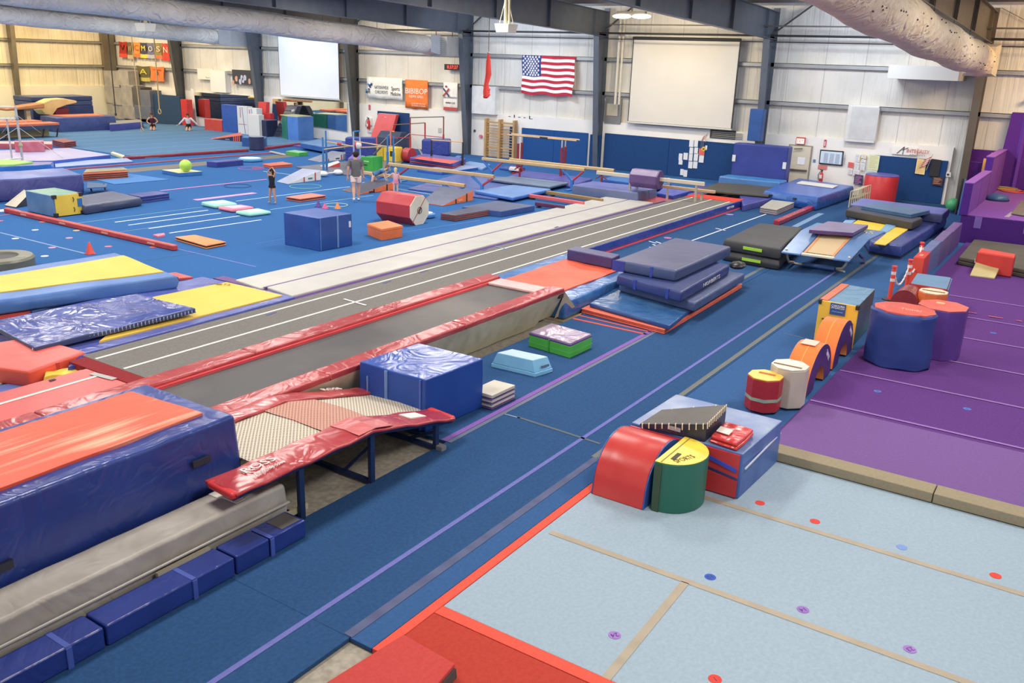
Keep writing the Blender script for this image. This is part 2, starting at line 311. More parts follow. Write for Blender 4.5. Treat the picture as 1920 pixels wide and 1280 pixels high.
# hung boxes and lights near the roof
pb=thing('ceiling_projector','white box projector hung on a twin pole, in front of the flag bay','projector',(29.5,14.0,6.2))
def hang(t,c,w,d,hh):
    x,y,z=c; MB().hexa([(x-d*.42,y-w*.42,z),(x+d*.42,y-w*.42,z),(x+d*.42,y+w*.42,z),(x-d*.42,y+w*.42,z)],[(x-d/2,y-w/2,z+hh),(x+d/2,y-w/2,z+hh),(x+d/2,y+w/2,z+hh),(x-d/2,y+w/2,z+hh)]).out('case',pnt(240,236,222),t,.015)
    ZC=7.52+(39.8-x)*.0377; MB().tube([(x,y+.03,z+hh),(x,y+.03,ZC)],.05,10).tube([(x,y-.1,z+hh),(x,y-.1,ZC)],.035,8).out('pole',pnt(214,200,160),t)
    MB().tube([(x,y+w*.48,z+hh),(x,y+.03,z+hh+.75)],.012,6).tube([(x,y-w*.48,z+hh),(x,y-.03,z+hh+.75)],.012,6).out('strap',pnt(214,204,180),t)
pp=(23.0,15.6,5.72); pb.location=pp; pb['_o']=pp; hang(pb,pp,.52,.5,.25)
pb=thing('ceiling_projector','small white box projector hung in front of the tan duct at upper left','projector',(26,34.5,5.75))
pp=(26,37.3,5.62); pb.location=pp; pb['_o']=pp; hang(pb,pp,.75,.6,.35)
t=thing('ceiling_light','lit twin tube ceiling light under the roof beam near the cream projection screen','ceiling light',(33,16.3,6.55))
for s_ in (-1,1): MB().ball((33,16.5+.42*s_,6.72),.4,14,8,sc=(.5,1,.22)).out('tube_light',mat('glow',(255,244,214),None,9),t)
MB().box(32.9,33.1,15.9,17.1,6.8,6.9).box(32.98,33.02,16.48,16.52,6.9,7.75).out('housing',met(120,110,90),t)
l=bpy.data.lights.new('ceiling_light_glow','AREA'); l.energy=120; l.size=1; l.color=(1,.9,.7); o=bpy.data.objects.new('ceiling_light_glow',l); o.location=(33,16.5,6.5); COL.objects.link(o)
# ---------------------------------------------------------------- things on the back wall
def wpan(name,label,cat,q,m,x=39.28,th=.04,group=None,parent=None,bev=.008):
    o=MB().wall(q,x-th,x).out(name,m,parent,bev)
    if label: tag(o,label,cat,group)
    return o
def wq(y0,y1,z0,z1): return [(y0,z0),(y1,z0),(y1,z1),(y0,z1)]
def screen(label,y0,y1,z0,z1,m):
    t=thing('projection_screen',label,'projection screen',(39.0,(y0+y1)/2,z0))
    wpan('screen_surface',None,None,wq(y0+.05,y1-.05,z0+.08,z1-.06),m,39.05,.02,parent=t)
    wpan('backing',None,None,wq(y0,y1,z0,z1),pl(40,40,42),39.08,.03,parent=t)
    MB().tube([(39.03,y0,z1),(39.03,y1,z1)],.06,10).out('roller',pl(50,48,46),t); MB().tube([(39.03,y0,z0+.03),(39.03,y1,z0+.03)],.04,8).out('bottom_bar',pnt(206,204,198),t)
screen('large blank white projection screen high on the wall, left of the sponsor banners',38.08,43.14,2.33,6.0,pnt(240,242,246))
screen('large blank cream projection screen right of the national flag',14.19,19.36,2.28,6.1,pnt(214,209,198))
# flag
t=thing('national_flag','large red white and blue flag pinned to the white wall','flag',(39.15,24,3.35))
mb=MB(); nu,nv=40,26
def fp(u,v):
    d=.06*math.sin(u*9+v*2)+.04*math.sin(u*21-v*3); sg=.07*math.sin(u*math.pi*2.3)**2
    return (39.16+d*.8,25.52-3.05*u+.03*math.sin(v*9),5.2-1.85*v-sg*(.3+.7*v))
vs=[fp(i/nu,j/nv) for j in range(nv+1) for i in range(nu+1)]; fs=[];mi=[]
for j in range(nv):
    for i in range(nu):
        fs.append([j*(nu+1)+i,j*(nu+1)+i+1,(j+1)*(nu+1)+i+1,(j+1)*(nu+1)+i]); mi.append(2 if (i<15 and j<14) else (0 if (j//2)%2==0 else 1))
mb.add(vs,fs,mi); mb.out('flag_cloth',[mat('cloth',(190,30,58)),mat('cloth',(240,236,236)),mat('cloth',(44,62,128))],t,smooth=True)
mb=MB()
for r_ in range(9):
    for c_ in range(6 if r_%2==0 else 5):
        u=(.033 if r_%2==0 else .062)+c_*.0605; v=.035+r_*.057; x,y,z=fp(u,v); w=[]
        for a in range(10): rr=.075 if a%2==0 else .03; w.append((y+rr*math.sin(a*math.pi/5),z+rr*math.cos(a*math.pi/5)))
        mb.wall(w,x-.05,x-.03)
mb.out('stars',pl(240,240,242),t)
# blue wall pads
BP=car(22,66,120)
def pads(label,yy,z1,xf=39.2,th=.06,m=None):
    t=thing('wall_pad',label,'wall pad',(xf,(yy[0]+yy[-1])/2,0))
    for a,b_ in zip(yy,yy[1:]): wpan('pad_section',None,None,wq(a+.004,b_-.004,0,z1),m or BP,xf+.08,th,parent=t,bev=.012)
    return t
pads('royal blue wall padding behind the parallel bars, right of the wooden wall bars',[21.55,23.5,25.45],1.63,m=car(24,78,142))
pads('thin blue pad strip right beside the wooden wall bars',[25.78,26.2],1.63,m=car(24,72,132))
pads('blue wall padding wrapped around the foot of the steel column',[20.7,21.3],1.6,39.0,.1)
pw=pads('long dark blue wall padding with taped paper sheets under the cream screen',[13.76,17.2,20.62],1.70)
pr=pads('blue wall padding panel behind the red cylinder and the posters',[5.25,8.05],1.71)
pads('tall blue pad panel behind the leaning red mat by the fire extinguisher',[33.0,35.35],1.9,m=car(30,66,122))
p_=SL('column_pad','blue foam pad strapped round the steel column above the doorway','column pad',rect(38.3,38.7,12.6,13.2),1.95,3.3,vin(30,80,150)); 
MB().prism(rect(38.3,38.7,12.65,13.1),1.6,1.75).out('foam_core',vin(226,200,110),p_)
tag(MB().box(39.2,39.22,21.3,21.42,.0,1.68).out('corner_strip',PW),'white corner strip standing between the blue wall pads','corner strip')
# paper sheets on the long pad
def paper(q,m,label,parent=None,name='paper_sheet',x=39.21,cat='paper sheet',group=None):
    return tag(MB().wall(q,x-.012,x).out(name,m),label,cat,group)
PPR=pl(226,228,232); Z=thing
for i,(a,b_,c,d) in enumerate([(15.99,16.20,1.40,1.71),(15.78,15.96,1.42,1.72),(16.48,16.66,0.75,1.06),(16.22,16.43,0.80,1.11),(15.98,16.16,0.77,1.08),(15.72,15.92,0.79,1.13),(15.43,15.66,0.74,1.08),(15.95,16.15,0.43,0.74),(15.71,15.92,0.45,0.76),(16.36,16.52,0.08,0.36),(16.17,16.35,0.02,0.33),(15.98,16.16,1.09,1.37),(15.75,15.93,1.11,1.39),(16.45,16.64,0.56,0.75),(15.32,15.41,1.32,1.52)]):
    paper(wq(a,b_,c,d),PPR,'white paper sheet '+['at the top left of the sheets on the long blue pad','at the top right of the sheets on the long blue pad','at the far left of the middle row on the blue pad','second from the left in the middle row on the blue pad','third from the left in the middle row on the blue pad','fourth from the left in the middle row on the blue pad','below the red notice on the long blue pad','lower left of the two under the middle row on the blue pad','lower right of the two under the middle row on the blue pad','at the very bottom left of the long blue pad, tilted','at the very bottom right of the sheets on the long blue pad','in the second row, left, on the long blue pad','in the second row, right, touching the red notice','overlapping the bottom of the leftmost sheet on the blue pad','narrow, right of the yellow cross disc on the blue pad'][i],group='paper sheets taped to the long blue wall pad')
def posterbox(name,label,cat,a,b_,m,x=39.24,th=.015,parent=None): return wpan(name,label,cat,[(a[0],a[1]),(b_[0],a[1]),(b_[0],b_[1]),(a[0],b_[1])],m,x,th,parent=parent,bev=0)
def disc(label,y,z,r,x,m=None):
    t=thing('cross_sign',label,'sign',(x,y,z)); MB().wall([(y+r*math.cos(a),z+r*math.sin(a)) for a in [i*math.pi/12 for i in range(24)]],x-.02,x).out('disc',pl(250,210,30),t)
    MB().bar((x-.025,y-r*.55,z-r*.55),(x-.025,y+r*.55,z+r*.55),.02,r*.22,upv=(0,1,-1)).bar((x-.025,y-r*.55,z+r*.55),(x-.025,y+r*.55,z-r*.55),.02,r*.22,upv=(0,1,1)).out('cross',pl(30,30,30),t)
posterbox('notice','red notice sheet under the yellow disc on the long blue pad','notice',(15.69,1.08),(15.41,1.37),pl(226,96,84),39.19)
posterbox('notice','dark grey card behind the yellow disc on the long blue pad','notice',(15.64,1.35),(15.47,1.70),pl(60,74,104),39.2)
disc('round yellow sign with black cross on the long blue pad',15.47,1.36,.1,39.18)
disc('round yellow sign with black cross on the white wall left of the posters',8.47,1.57,.14,39.28)
# wall heaters, vents and boxes
def wbox(name,label,cat,a,b_,dep,m,parts=None,x=39.5,bev=.02):
    o=posterbox(name,label,cat,a,b_,m,x,dep); 
    bv=o.modifiers.new('bevel','BEVEL'); bv.width=bev; bv.segments=2; return o
wbox('wall_box','square white evaporator cooler cover on the cool white wall beside the hanging red rope','cooler cover',(28.52,2.17),(27.02,3.58),.5,met(226,228,228))
b_=wbox('wall_box','square pale grey cooler cover on the wall right of the exit sign','cooler cover',(9.33,2.18),(8.11,3.65),.45,met(220,219,214))
posterbox('front_panel',None,None,(9.17,2.30),(8.09,3.58),met(206,206,204),39.06,.02,parent=b_)
wbox('wall_box','white cabinet box on the left part of the back wall above the mirror','wall cabinet',(49.74,2.28),(48.24,3.64),.4,pnt(236,232,220))
t=thing('wall_louvre','grey framed wall grille with lattice opening right of the tall steel column','vent',(39.3,20.0,2.3))
posterbox('frame',None,None,(20.70,2.18),(19.84,3.35),met(130,130,128),39.34,.1,parent=t); posterbox('lattice_panel',None,None,(20.58,2.54),(19.99,3.10),mat('webbing',(196,186,160),(110,104,96)),39.22,.02,parent=t)
t=thing('louvre_vent','row of dark metal louvres under the right end of the cream screen','vent',(39.3,14.5,1.9))
posterbox('frame',None,None,(15.27,1.87),(14.08,2.26),pl(70,70,70),39.3,.04,parent=t)
for i in range(4): MB().bar((39.24,13.76,1.93+i*.075),(39.24,15.15,1.93+i*.075),.05,.02).out('louvre',met(170,168,160),t)
t=thing('loudspeaker','dark poster roll hung beside the white cabinet over the left mirror','poster',(39.2,47.6,2.4))
posterbox('picture',None,None,(47.69,2.87),(45.16,3.75),pl(58,58,66),39.25,.02,parent=t)
random.seed(5)
for i in range(7): y=random.uniform(45.8,48.2); z=random.uniform(2.9,3.3); MB().wall([(y+.16*math.cos(a)*random.uniform(.6,1),z+.18*math.sin(a)) for a in [j*math.pi/4 for j in range(8)]],39.22,39.229).out('printed_figure',pl(*random.choice([(214,160,140),(190,196,220),(220,210,200)])),t); t.name='sports_poster'
# banners
RED=pl(190,40,40)
def banner(label,a,b_,m,rows,hang=True,cat='banner',x=39.24):
    t=thing('banner',label,cat,(x,(a[0]+b_[0])/2,a[1])); y0,z0=a; y1,z1=b_; mb=MB(); vs=[];n=14
    for j in range(5):
        for i in range(n+1): u=i/n; vs.append((x-.015+.012*math.sin(u*17+j),y1+(y0-y1)*(1-u),z1+(z0-z1)*j/4+.02*math.sin(u*11)*(j/4)))
    mb.add(vs,[[j*(n+1)+i,j*(n+1)+i+1,(j+1)*(n+1)+i+1,(j+1)*(n+1)+i] for j in range(4) for i in range(n)]); o=mb.out('sheet',m,t,smooth=True)
    so=o.modifiers.new('thickness','SOLIDIFY'); so.thickness=.01
    for (s_,sz,fy,fz,col,wd_) in rows: WT(s_,sz,y1+(y0-y1)*(1-fy),z0+(z1-z0)*fz,pl(*col),t,width=wd_,x=x-.05)
    return t
# a = lower left (bigger y), b = upper right ; rows use fy measured from the left edge
def bn(label,pa,pb,m,rows,**k): 
    y0,z0=pa; y1,z1=pb; return banner(label,(y0,z0),(y1,z1),m,[(s_,sz,fy,fz,c,w) for (s_,sz,fy,fz,c,w) in rows],**k)
t=bn('wide white hospital and sports medicine sponsor banner left of the orange banner',(36.12,2.59),(33.47,3.75),mat('cloth',(240,238,228)),[('NATIONWIDE',.26,.42,.52,(110,118,128),1.05),('CHILDREN\'S',.26,.42,.3,(110,118,128),.95),('Sports',.3,.82,.5,(52,56,66),.62),('Medicine',.3,.82,.26,(90,94,104),.72)])
random.seed(2)
for i in range(12): y=36.2-random.uniform(0,.5); z=3.1+random.uniform(-.3,.3); MB().wall([(y+.07*math.cos(a),z+.06*math.sin(a)) for a in [j*math.pi/4 for j in range(8)]],39.17-.001*i,39.18).out('emblem_dot',pl(*random.choice([(60,110,160),(90,150,200),(40,60,110),(200,170,90)])),t)
bn('bright orange vinyl restaurant sponsor banner with white letters',(33.25,2.18),(31.65,3.71),mat('cloth',(246,122,30)),[('BIBIBOP',.42,.5,.6,(255,240,225),1.55),('ASIAN GRILL',.2,.5,.42,(255,232,210),1.05),('FEEL GOOD ABOUT WHAT YOU EAT',.09,.6,.17,(255,232,210),1.0),('THE ORIGINAL BETTER BOWL',.09,.6,.1,(255,232,210),1.0)])
t=bn('tall white gymnastics club banner with crossed emblem and red foot, under the digital timer',(30.57,2.22),(29.61,3.68),mat('cloth',(240,236,226)),[('USA GYMNASTICS',.13,.5,.46,(90,100,130),.95),('MEMBER CLUB',.13,.5,.27,(70,74,90),.62),('usagymnastics.org',.12,.5,.06,(250,230,220),.8)])
MB().wall([(30.53,2.22),(29.59,2.24),(29.59,2.39),(30.53,2.39)],39.18,39.2).out('foot_band',pl(196,70,60),t)
MB().bar((39.17,30.15,2.95),(39.17,30.55,3.35),.02,.08,upv=(0,1,-1)).out('emblem',pl(60,66,110),t); MB().bar((39.16,30.55,2.95),(39.16,30.15,3.35),.02,.08,upv=(0,1,1)).ball((39.16,30.35,3.46),.06,8,6).out('emblem',pl(176,60,60),t)
t=thing('digital_timer','black digital clock with red digits above the white club banner','clock',(39.2,30.4,4.4)); posterbox('case',None,None,(30.48,4.31),(29.47,4.61),pl(46,34,30),39.24,.08,parent=t); WT('8:37:27',.24,29.92,4.46,mat('glow',(255,50,40),None,2.2),t,.72,x=39.14)
t=thing('sign','white metal sign with thin leaping figure and red letters on the right wall','sign',(39.25,6.7,1.9)); MB().wall([(7.41,1.81),(6.45,1.81),(6.46,2.14),(7.42,2.13)],39.22,39.25).out('board',pnt(238,236,230),t,.004)
WT('INTEGRITY',.2,6.42,1.98,pl(206,88,70),t,.85,x=39.2); WT('ATHLETICS',.08,6.42,1.84,pl(160,150,150),t,.6,x=39.2)
mb=MB().bar((39.2,7.2,1.85),(39.2,6.95,2.13),.01,.03).bar((39.2,6.98,1.83),(39.2,6.95,2.13),.01,.025).bar((39.2,7.02,2.0),(39.2,6.8,2.1),.01,.02); mb.out('emblem',pl(80,80,84),t)
t=thing('sign','white name plate above the white cabinet on the tan wall section','sign',(39.25,50,3)); posterbox('board',None,None,(51.17,3.03),(49.64,3.72),pnt(238,232,214),39.26,.02,parent=t); WT('Western & Southern',.14,49.9,3.15,pl(130,130,130),t,.9)
# letters painted on the edge above the wall bars
t=thing('wall_lettering','faded dark lettering strip painted along the white wall top above the wall bars','lettering',(39.28,25.7,2.15)); WT('- I - - L',.22,25.6,2.16,pl(60,60,60),t,1.5,x=39.28)
# exit door
t=thing('door_1',None,None,(39.2,11.6,0)); t['kind']='structure'
D0=11.62
wpan('door_frame',None,None,wq(10.6,11.63,-.05,1.87),pnt(150,140,118),39.3,.05,parent=t)
wpan('door_leaf',None,None,wq(10.66,11.57,-.05,1.82),pnt(214,206,184),39.26,.03,parent=t)
MB().box(39.14,39.2,10.7,11.53,.79,.85).out('push_bar',met(110,104,92),t,.01); MB().bar((39.15,11.0,1.74),(39.12,11.35,1.7),.03,.04).out('door_closer',met(120,112,96),t)
wpan('paper_sheet',None,None,wq(10.85,11.17,1.05,1.36),pl(236,238,244),39.22,.01,parent=t)
t=thing('exit_sign','red and white lit exit sign above the tan door','exit sign',(39.2,11.5,1.9)); wpan('case',None,None,wq(10.95,11.33,1.91,2.2),pl(214,90,70),39.28,.1,parent=t); wpan('face',None,None,wq(10.98,11.3,1.93,2.14),mat('glow',(255,226,214),None,1.1),39.178,.01,parent=t)
WT('EXIT',.2,11.14,2.03,mat('glow',(255,70,40),None,1.3),t,.27,x=39.15)
t=thing('safety_sign','narrow red sign with white bar on the white wall, right of the exit sign','sign',(39.25,10.5,1.8)); wpan('plate',None,None,wq(10.07,10.17,1.86,2.17),pl(206,60,70),39.28,.02,parent=t); wpan('bar',None,None,wq(10.1,10.14,1.91,2.1),pl(240,230,230),39.258,.01,parent=t)
tag(wpan('safety_sign',None,None,[(36.05,1.91),(35.93,1.92),(35.92,2.21),(36.05,2.21)],pl(200,80,90),39.27,.02),'narrow red vertical sign on the cream wall above the white fuse box','sign')
t=thing('framed_certificate','wide black framed list hung on the white wall beside the tan door','framed list',(39.25,9.7,1)); MB().wall([(10.25,1.15),(9.27,1.15),(9.30,1.76),(10.27,1.75)],39.22,39.27).out('frame',pl(34,36,40),t,.004)
MB().wall([(10.21,1.21),(9.32,1.20),(9.34,1.71),(10.22,1.70)],39.2,39.215).out('sheet',pl(206,224,240),t)
mb=MB()
for c_ in range(4):
    for r_ in range(12): y=10.07-c_*.24; z=1.62-r_*.034-c_*.003; mb.wall(wq(y-.17,y,z-.008,z),39.19,39.198)
mb.out('text_lines',pl(120,140,166),t)
def exting(label,y,z,s_=1.):
    t=thing('fire_extinguisher',label,'fire extinguisher',(39.15,y,z)); MB().tube([(39.12,y,z),(39.12,y,z+.04*s_),(39.12,y,z+.4*s_),(39.12,y,z+.47*s_)],[.08*s_,.09*s_,.09*s_,.04*s_],14).out('cylinder',vin(206,30,26),t,smooth=True)
    MB().tube([(39.12,y,z+.47*s_),(39.12,y,z+.56*s_)],.03).bar((39.12,y-.05,z+.56*s_),(39.12,y+.1*s_,z+.6*s_),.03,.03).out('valve',pl(40,40,40),t); MB().tube([(39.1,y+.04,z+.54*s_),(39.06,y+.14*s_,z+.35*s_),(39.08,y+.12*s_,z+.1*s_)],.014,6).out('hose',pl(30,30,30),t); MB().box(39.02,39.03,y-.05,y+.05,z+.15,z+.3).out('label_plate',pl(236,226,220),t)
exting('red fire extinguisher on the white wall right of the tan door',10.05,.42,.85); exting('red fire extinguisher on the cream wall left of the leaning red mat',35.96,.85,1.1)
tag(wpan('fire_sign',None,None,wq(9.9,10.28,.93,1.1),pl(214,120,110),39.28,.015),'red fire point sign over the extinguisher right of the tan door','sign')
tag(wpan('wall_switch',None,None,wq(10.42,10.52,1.2,1.32),pl(70,130,190),39.28,.02),'small blue card on the white wall just right of the tan door','card')
# board of papers on the right blue pad
def pt(label,a,b_,m,cat='poster',x=39.17,txt=None):
    t=thing('poster' if cat=='poster' else 'paper_sheet',label,cat,(x,(a[0]+b_[0])/2,a[1])); q=[(a[0]+.0,a[1]),(b_[0],a[1]-.02),(b_[0],b_[1]-.02),(a[0],b_[1])]; MB().wall(q,x-.012,x).out('sheet',m,t)
    mb=MB(); n=int(abs(b_[1]-a[1])/.05)
    for i in range(1,n): 
        z=b_[1]-.03-i*.05; w=(a[0]-b_[0])*.8*(.6+.4*math.sin(i*2.3)**2); y=a[0]-(a[0]-b_[0])*.1; mb.wall(wq(y-w,y,z,z+.012),x-.016,x-.013)
    if n>1: mb.out('text_lines',txt or pl(170,160,160),t)
    return t
pt('pale yellow green schedule poster at the top left of the right blue pad',(8.24,1.12),(7.82,1.72),pl(216,228,180),txt=pl(214,170,120))
pt('pale mint poster, middle of the column of three posters on the right blue pad',(8.23,0.50),(7.84,1.11),pl(206,226,212))
pt('grey white poster at the bottom of the column of three on the right blue pad',(8.21,-0.09),(7.87,0.50),pl(206,208,214))
pt('yellow poster with orange print on the right part of the blue pad',(6.39,1.12),(6.03,1.71),pl(240,214,140),txt=pl(224,150,70))
pt('black poster with a white heading, behind the small striped flag',(5.86,1.07),(5.50,1.75),pl(34,32,40),txt=pl(44,44,52))
pt('dark picture of purple lights at the lower left of the right blue pad',(8.70,0.46),(8.35,0.87),pl(70,40,90),cat='picture',txt=pl(220,160,220))
pt('dark picture of orange lights at the lower right of the right blue pad',(5.69,0.74),(5.31,1.08),pl(70,40,44),cat='picture',txt=pl(240,170,130))
for lb,a,b_ in (('top left',(8.79,1.39),(8.60,1.71)),('top right upper',(8.55,1.54),(8.36,1.71)),('top right lower',(8.53,1.39),(8.35,1.51)),('second row left',(8.76,1.06),(8.59,1.36)),('second row right',(8.52,1.06),(8.35,1.36)),('third row, grey blotched',(8.79,0.81),(8.54,1.06))):
    pt('small white framed sheet, %s of the cluster left of the schedule poster'%lb,a,b_,pl(226,228,232),cat='paper sheet',x=39.2)
pt('red notice on the white wall below the yellow cross disc, by the framed list',(9.05,1.12),(8.82,1.34),pl(226,100,96),cat='notice',x=39.25,txt=pl(200,60,60))
pt('pale sheet on the white wall under the red notice near the framed list',(9.01,0.84),(8.83,1.10),pl(226,222,222),cat='paper sheet',x=39.25)
def stickflag(label,x,y,z,s_=1):
    t=thing('small_flag',label,'small flag',(x,y,z)); MB().tube([(x,y,z-.1*s_),(x-.05,y-.28*s_*.6,z+.62*s_)],.01,6).out('stick',pl(190,170,120),t)
    mb=MB(); vs=[];n=8
    for j in range(8):
        for i in range(7): vs.append((x-.04-.03*math.sin(i*1.3),y-.13*s_+.05*s_*i*(1)*.9+.02*j*s_,z+.52*s_-.055*s_*j-.03*s_*i))
    fs=[];mi=[]
    for j in range(7):
        for i in range(6): fs.append([j*7+i,j*7+i+1,(j+1)*7+i+1,(j+1)*7+i]); mi.append(2 if (i<3 and j<4 and False) else j%2)
    mb.add(vs,fs,mi); mb.out('cloth',[pl(200,80,80),pl(236,226,222),pl(60,70,110)],t)
stickflag('small red and white striped flag on a stick above the black poster',39.1,5.98,1.38,.9)
stickflag('small red and white pennant flag pinned above the long blue pad',39.1,15.4,1.72,.6)
t=thing('thermostat','small white wall thermostat with dark display at the right edge of the white wall','thermostat',(39.2,5.0,.95)); wpan('case',None,None,[(5.28,1.09),(5.06,1.09),(5.08,1.28),(5.29,1.28)],pnt(226,222,214),39.28,.04,parent=t); wpan('display',None,None,[(5.22,1.15),(5.13,1.15),(5.14,1.22),(5.22,1.22)],pl(50,50,50),39.238,.01,parent=t)
# left bay wall items: fuse boxes by the red mat, door with hinges, socket
tag(wbox('fuse_box',None,None,(36.32,1.05),(35.81,1.47),.1,pnt(238,238,238),bev=.01,x=39.3),'white fuse box on the cream wall above the red extinguisher','fuse box')
tag(wbox('wall_box',None,None,(36.16,0.64),(35.78,0.91),.1,pnt(228,222,220),bev=.01,x=39.3),'small white box with red label right under the fuse box on the cream wall','wall box')
tag(wbox('socket_box',None,None,(28.53,1.20),(28.43,1.32),.05,pl(60,60,60),bev=.004,x=39.3),'small dark grey switch on the white wall by the red button','switch')
tag(MB().tube([(39.3,28.05,1.0),(39.2,28.05,1.0)],.09,14).out('red_button',pl(220,110,130)),'round pinkish red emergency button on the white wall','button')
tag(wbox('wall_sign',None,None,(30.96,1.00),(30.74,1.25),.02,pl(196,194,190),bev=.002,x=39.29),'small grey notice on the cream wall behind the high bars','notice')
# mirrors
MIR=mat('mirror',(220,230,228))
for i,(lab,q) in enumerate((('right',[(44.16,0.92),(37.73,0.56),(37.72,2.24),(44.02,2.13)]),('left',[(51.73,0.63),(45.89,0.29),(45.28,2.20),(51.60,2.19)]))):
    w_=MB().wall(q,39.22,39.26).out('wall_mirror',MIR); tag(w_,['wide wall mirror below the white projection screen','wall mirror on the left of the steel column, behind the propped panel mats'][i],'mirror')
wpan('mirror_frame',None,None,[(51.91,2.39),(51.65,2.29),(51.54,-0.10),(51.88,-0.12)],PW,39.28,.08).__setitem__('kind','structure')
# university towels hanging in the corner
def towel(label,pa,pb,c,c2,mark=None,mc=None,name='hanging_banner',tz=0):
    (y0,z0),(y1,z1)=pa,pb; x=39.22; t=thing(name,label,'towel',(x,(y0+y1)/2,z0)); n=8; vs=[];mi=[];fs=[]
    for j in range(9):
        for i in range(n+1): u=i/n; vs.append((x-.05+.04*math.sin(u*8+j*.6),y0+(y1-y0)*(u*(.9-.05*j/8)+.04),z1+(z0-z1)*j/8-.05*math.sin(u*math.pi)*(1-j/16)))
    for j in range(8):
        for i in range(n): fs.append([j*(n+1)+i,j*(n+1)+i+1,(j+1)*(n+1)+i+1,(j+1)*(n+1)+i]); mi.append(1 if (j in(6,7)) else 0)
    MB().add(vs,fs,mi).out('cloth',[mat('cloth',c),mat('cloth',c2)],t,smooth=True)
    if mark: WT(mark,(z1-z0)*.5,(y0+y1)/2,(z0+z1)/2+.1,mat('cloth',mc),t,abs(y1-y0)*.5,x=39.12)
for a in (('dark red towel, leftmost of the row under the slim duct',(59.51,4.19),(58.46,5.25),(176,44,30),(220,70,50),'V',(90,40,30)),
 ('brown and tan towel, second from left in the upper towel row',(58.53,4.11),(57.79,5.22),(120,96,64),(190,170,130),'W',(200,170,110)),
 ('orange towel, third from left in the upper towel row',(57.83,4.24),(56.95,5.24),(240,138,40),(236,110,40),'C',(180,80,20)),
 ('navy towel with big yellow letter M in the upper towel row',(57.04,4.22),(56.18,5.22),(70,72,90),(236,206,50),'M',(250,220,30)),
 ('blue grey towel with pale round mark in the upper towel row',(56.27,4.21),(55.36,5.20),(112,112,140),(180,176,186),'O',(220,214,180)),
 ('olive and red towel, third from right in the upper row',(55.38,4.20),(54.54,5.21),(150,134,70),(220,120,70),'S',(240,200,180)),
 ('red towel with white middle, near the right of the upper row',(54.64,4.11),(53.74,5.23),(216,72,44),(220,66,44),'N',(246,220,190)),
 ('narrow blue and white towel at the right end of the upper row',(53.79,4.41),(53.40,5.24),(120,150,170),(90,130,170),None,None)): towel(*a)
for a in (('dark olive drooping banner with yellow lettering, lower row left',(57.71,2.67),(55.99,3.69),(104,96,60),(190,180,80),'A',(214,204,60)),
 ('orange drooping banner, lower row right in the corner',(56.19,2.73),(54.46,3.70),(232,120,44),(226,120,60),'T',(196,80,30))): towel(*a)
# ---------------------------------------------------------------- carpets and marked floor surfaces
def carpet(name,label,polys,m,z0=-.045,z1=0,bev=.006,cat='carpet'):
    mb=MB()
    for q in polys: mb.prism(q,z0,z1)
    return tag(mb.out(name,m,None,bev,origin=(*cen(polys[0]),z0)),label,cat)
def tape(par,a,b_,w,m,z=.0,name='tape_line'):
    a=Vector(a);b2=Vector(b_);d=(b2-a).normalized();n=Vector((-d.y,d.x))*w/2
    return MB().prism([a-n,b2-n,b2+n,a+n],z+.001,z+.005).out(name,m,par)
def dot(par,p,r,m,s=None,mc=None,z=0):
    o=MB().prism([(p[0]+r*math.cos(a),p[1]+r*math.sin(a)) for a in [i*math.pi/12 for i in range(24)]],z+.001,z+.004).out('number_dot',m,par)
    if s: text(s,r*1.3,(p[0],p[1],z+.005),(-.8,.6,0),(-.6,-.8,0),mc or pl(90,40,110),o,ext=.001)
BLU=car(32,74,120,c2=(40,84,134)); BL2=car(36,96,160,c2=(44,104,168))
ca=carpet('blue_carpet','dark blue carpet strip of the aisle with a pale violet tape line',[[(0,4.83),(4.9,4.83),(4.9,6.75),(0,6.75)],[(4.9,4.83),(39.2,4.83),(39.2,6.75),(4.9,6.75)]],BLU)
cb=carpet('blue_carpet','blue carpet strip between the grey taped seam and the red edged pale carpet',[[(4.9,4.57),(11,4.57),(11,4.825),(4.9,4.825)],[(11,3.2),(39.2,3.2),(39.2,4.825),(11,4.825)]],car(44,88,142,c2=(50,96,150)))
cc=carpet('blue_carpet','blue carpet left of the violet taped seam, under the small blocks',[[(8.8,6.76),(18,6.76),(18,8.45),(8.8,8.45)],[(18,6.76),(39.2,6.76),(39.2,11.1),(18,11.1)]],car(34,76,124,c2=(40,84,134)))
cd=carpet('blue_carpet','wide bright blue carpet of the back floor left of the white track',[[(9,15.75),(39.2,15.75),(39.2,60.2),(9,60.2)],[(30.5,13.6),(39.2,13.6),(39.2,15.75),(30.5,15.75)]],BL2)
csf=carpet('spring_floor','pale teal blue gymnastics spring floor with thin white seam lines at the far left',[[(25.4,37.3),(38.6,37.6),(38.6,52.6),(34,56.5),(25.4,56.5)]],car(80,122,160,c2=(88,130,168)),0,.03)
for y in (39.1,40.85,42.6,44.3,46,47.8,49.5): tape(csf,(25.6,y),(38.3,y-.3),.035,pl(150,180,208),.03)
ce=carpet('pale_carpet','pale ice blue carpet in the front right with tan tape lines and number dots',[[(5.78,-6),(11,-6),(11,4.45),(5.78,4.45)]],car(150,172,188,c2=(160,182,198)))
VIO=car(104,108,180); GRT=mat('cloth',(84,92,128)); TAN=mat('cloth',(170,158,138))
tape(ca,(0,5.325),(24.5,5.325),.06,VIO); tape(ca,(4.91,4.86),(9.6,4.86),.1,GRT); tape(ca,(9.6,4.9),(30,4.95),.09,pl(92,98,96))
tape(cb,(11,4.6),(11.02,4.82),.02,GRT)
tape(ca,(10.12,6.46),(10.03,5.04),.05,pl(60,84,96)); tape(ca,(10.10,6.68),(10.11,6.41),.03,pl(120,140,170)); tape(ca,(16.98,4.66),(16.90,4.11),.03,pl(64,100,140))
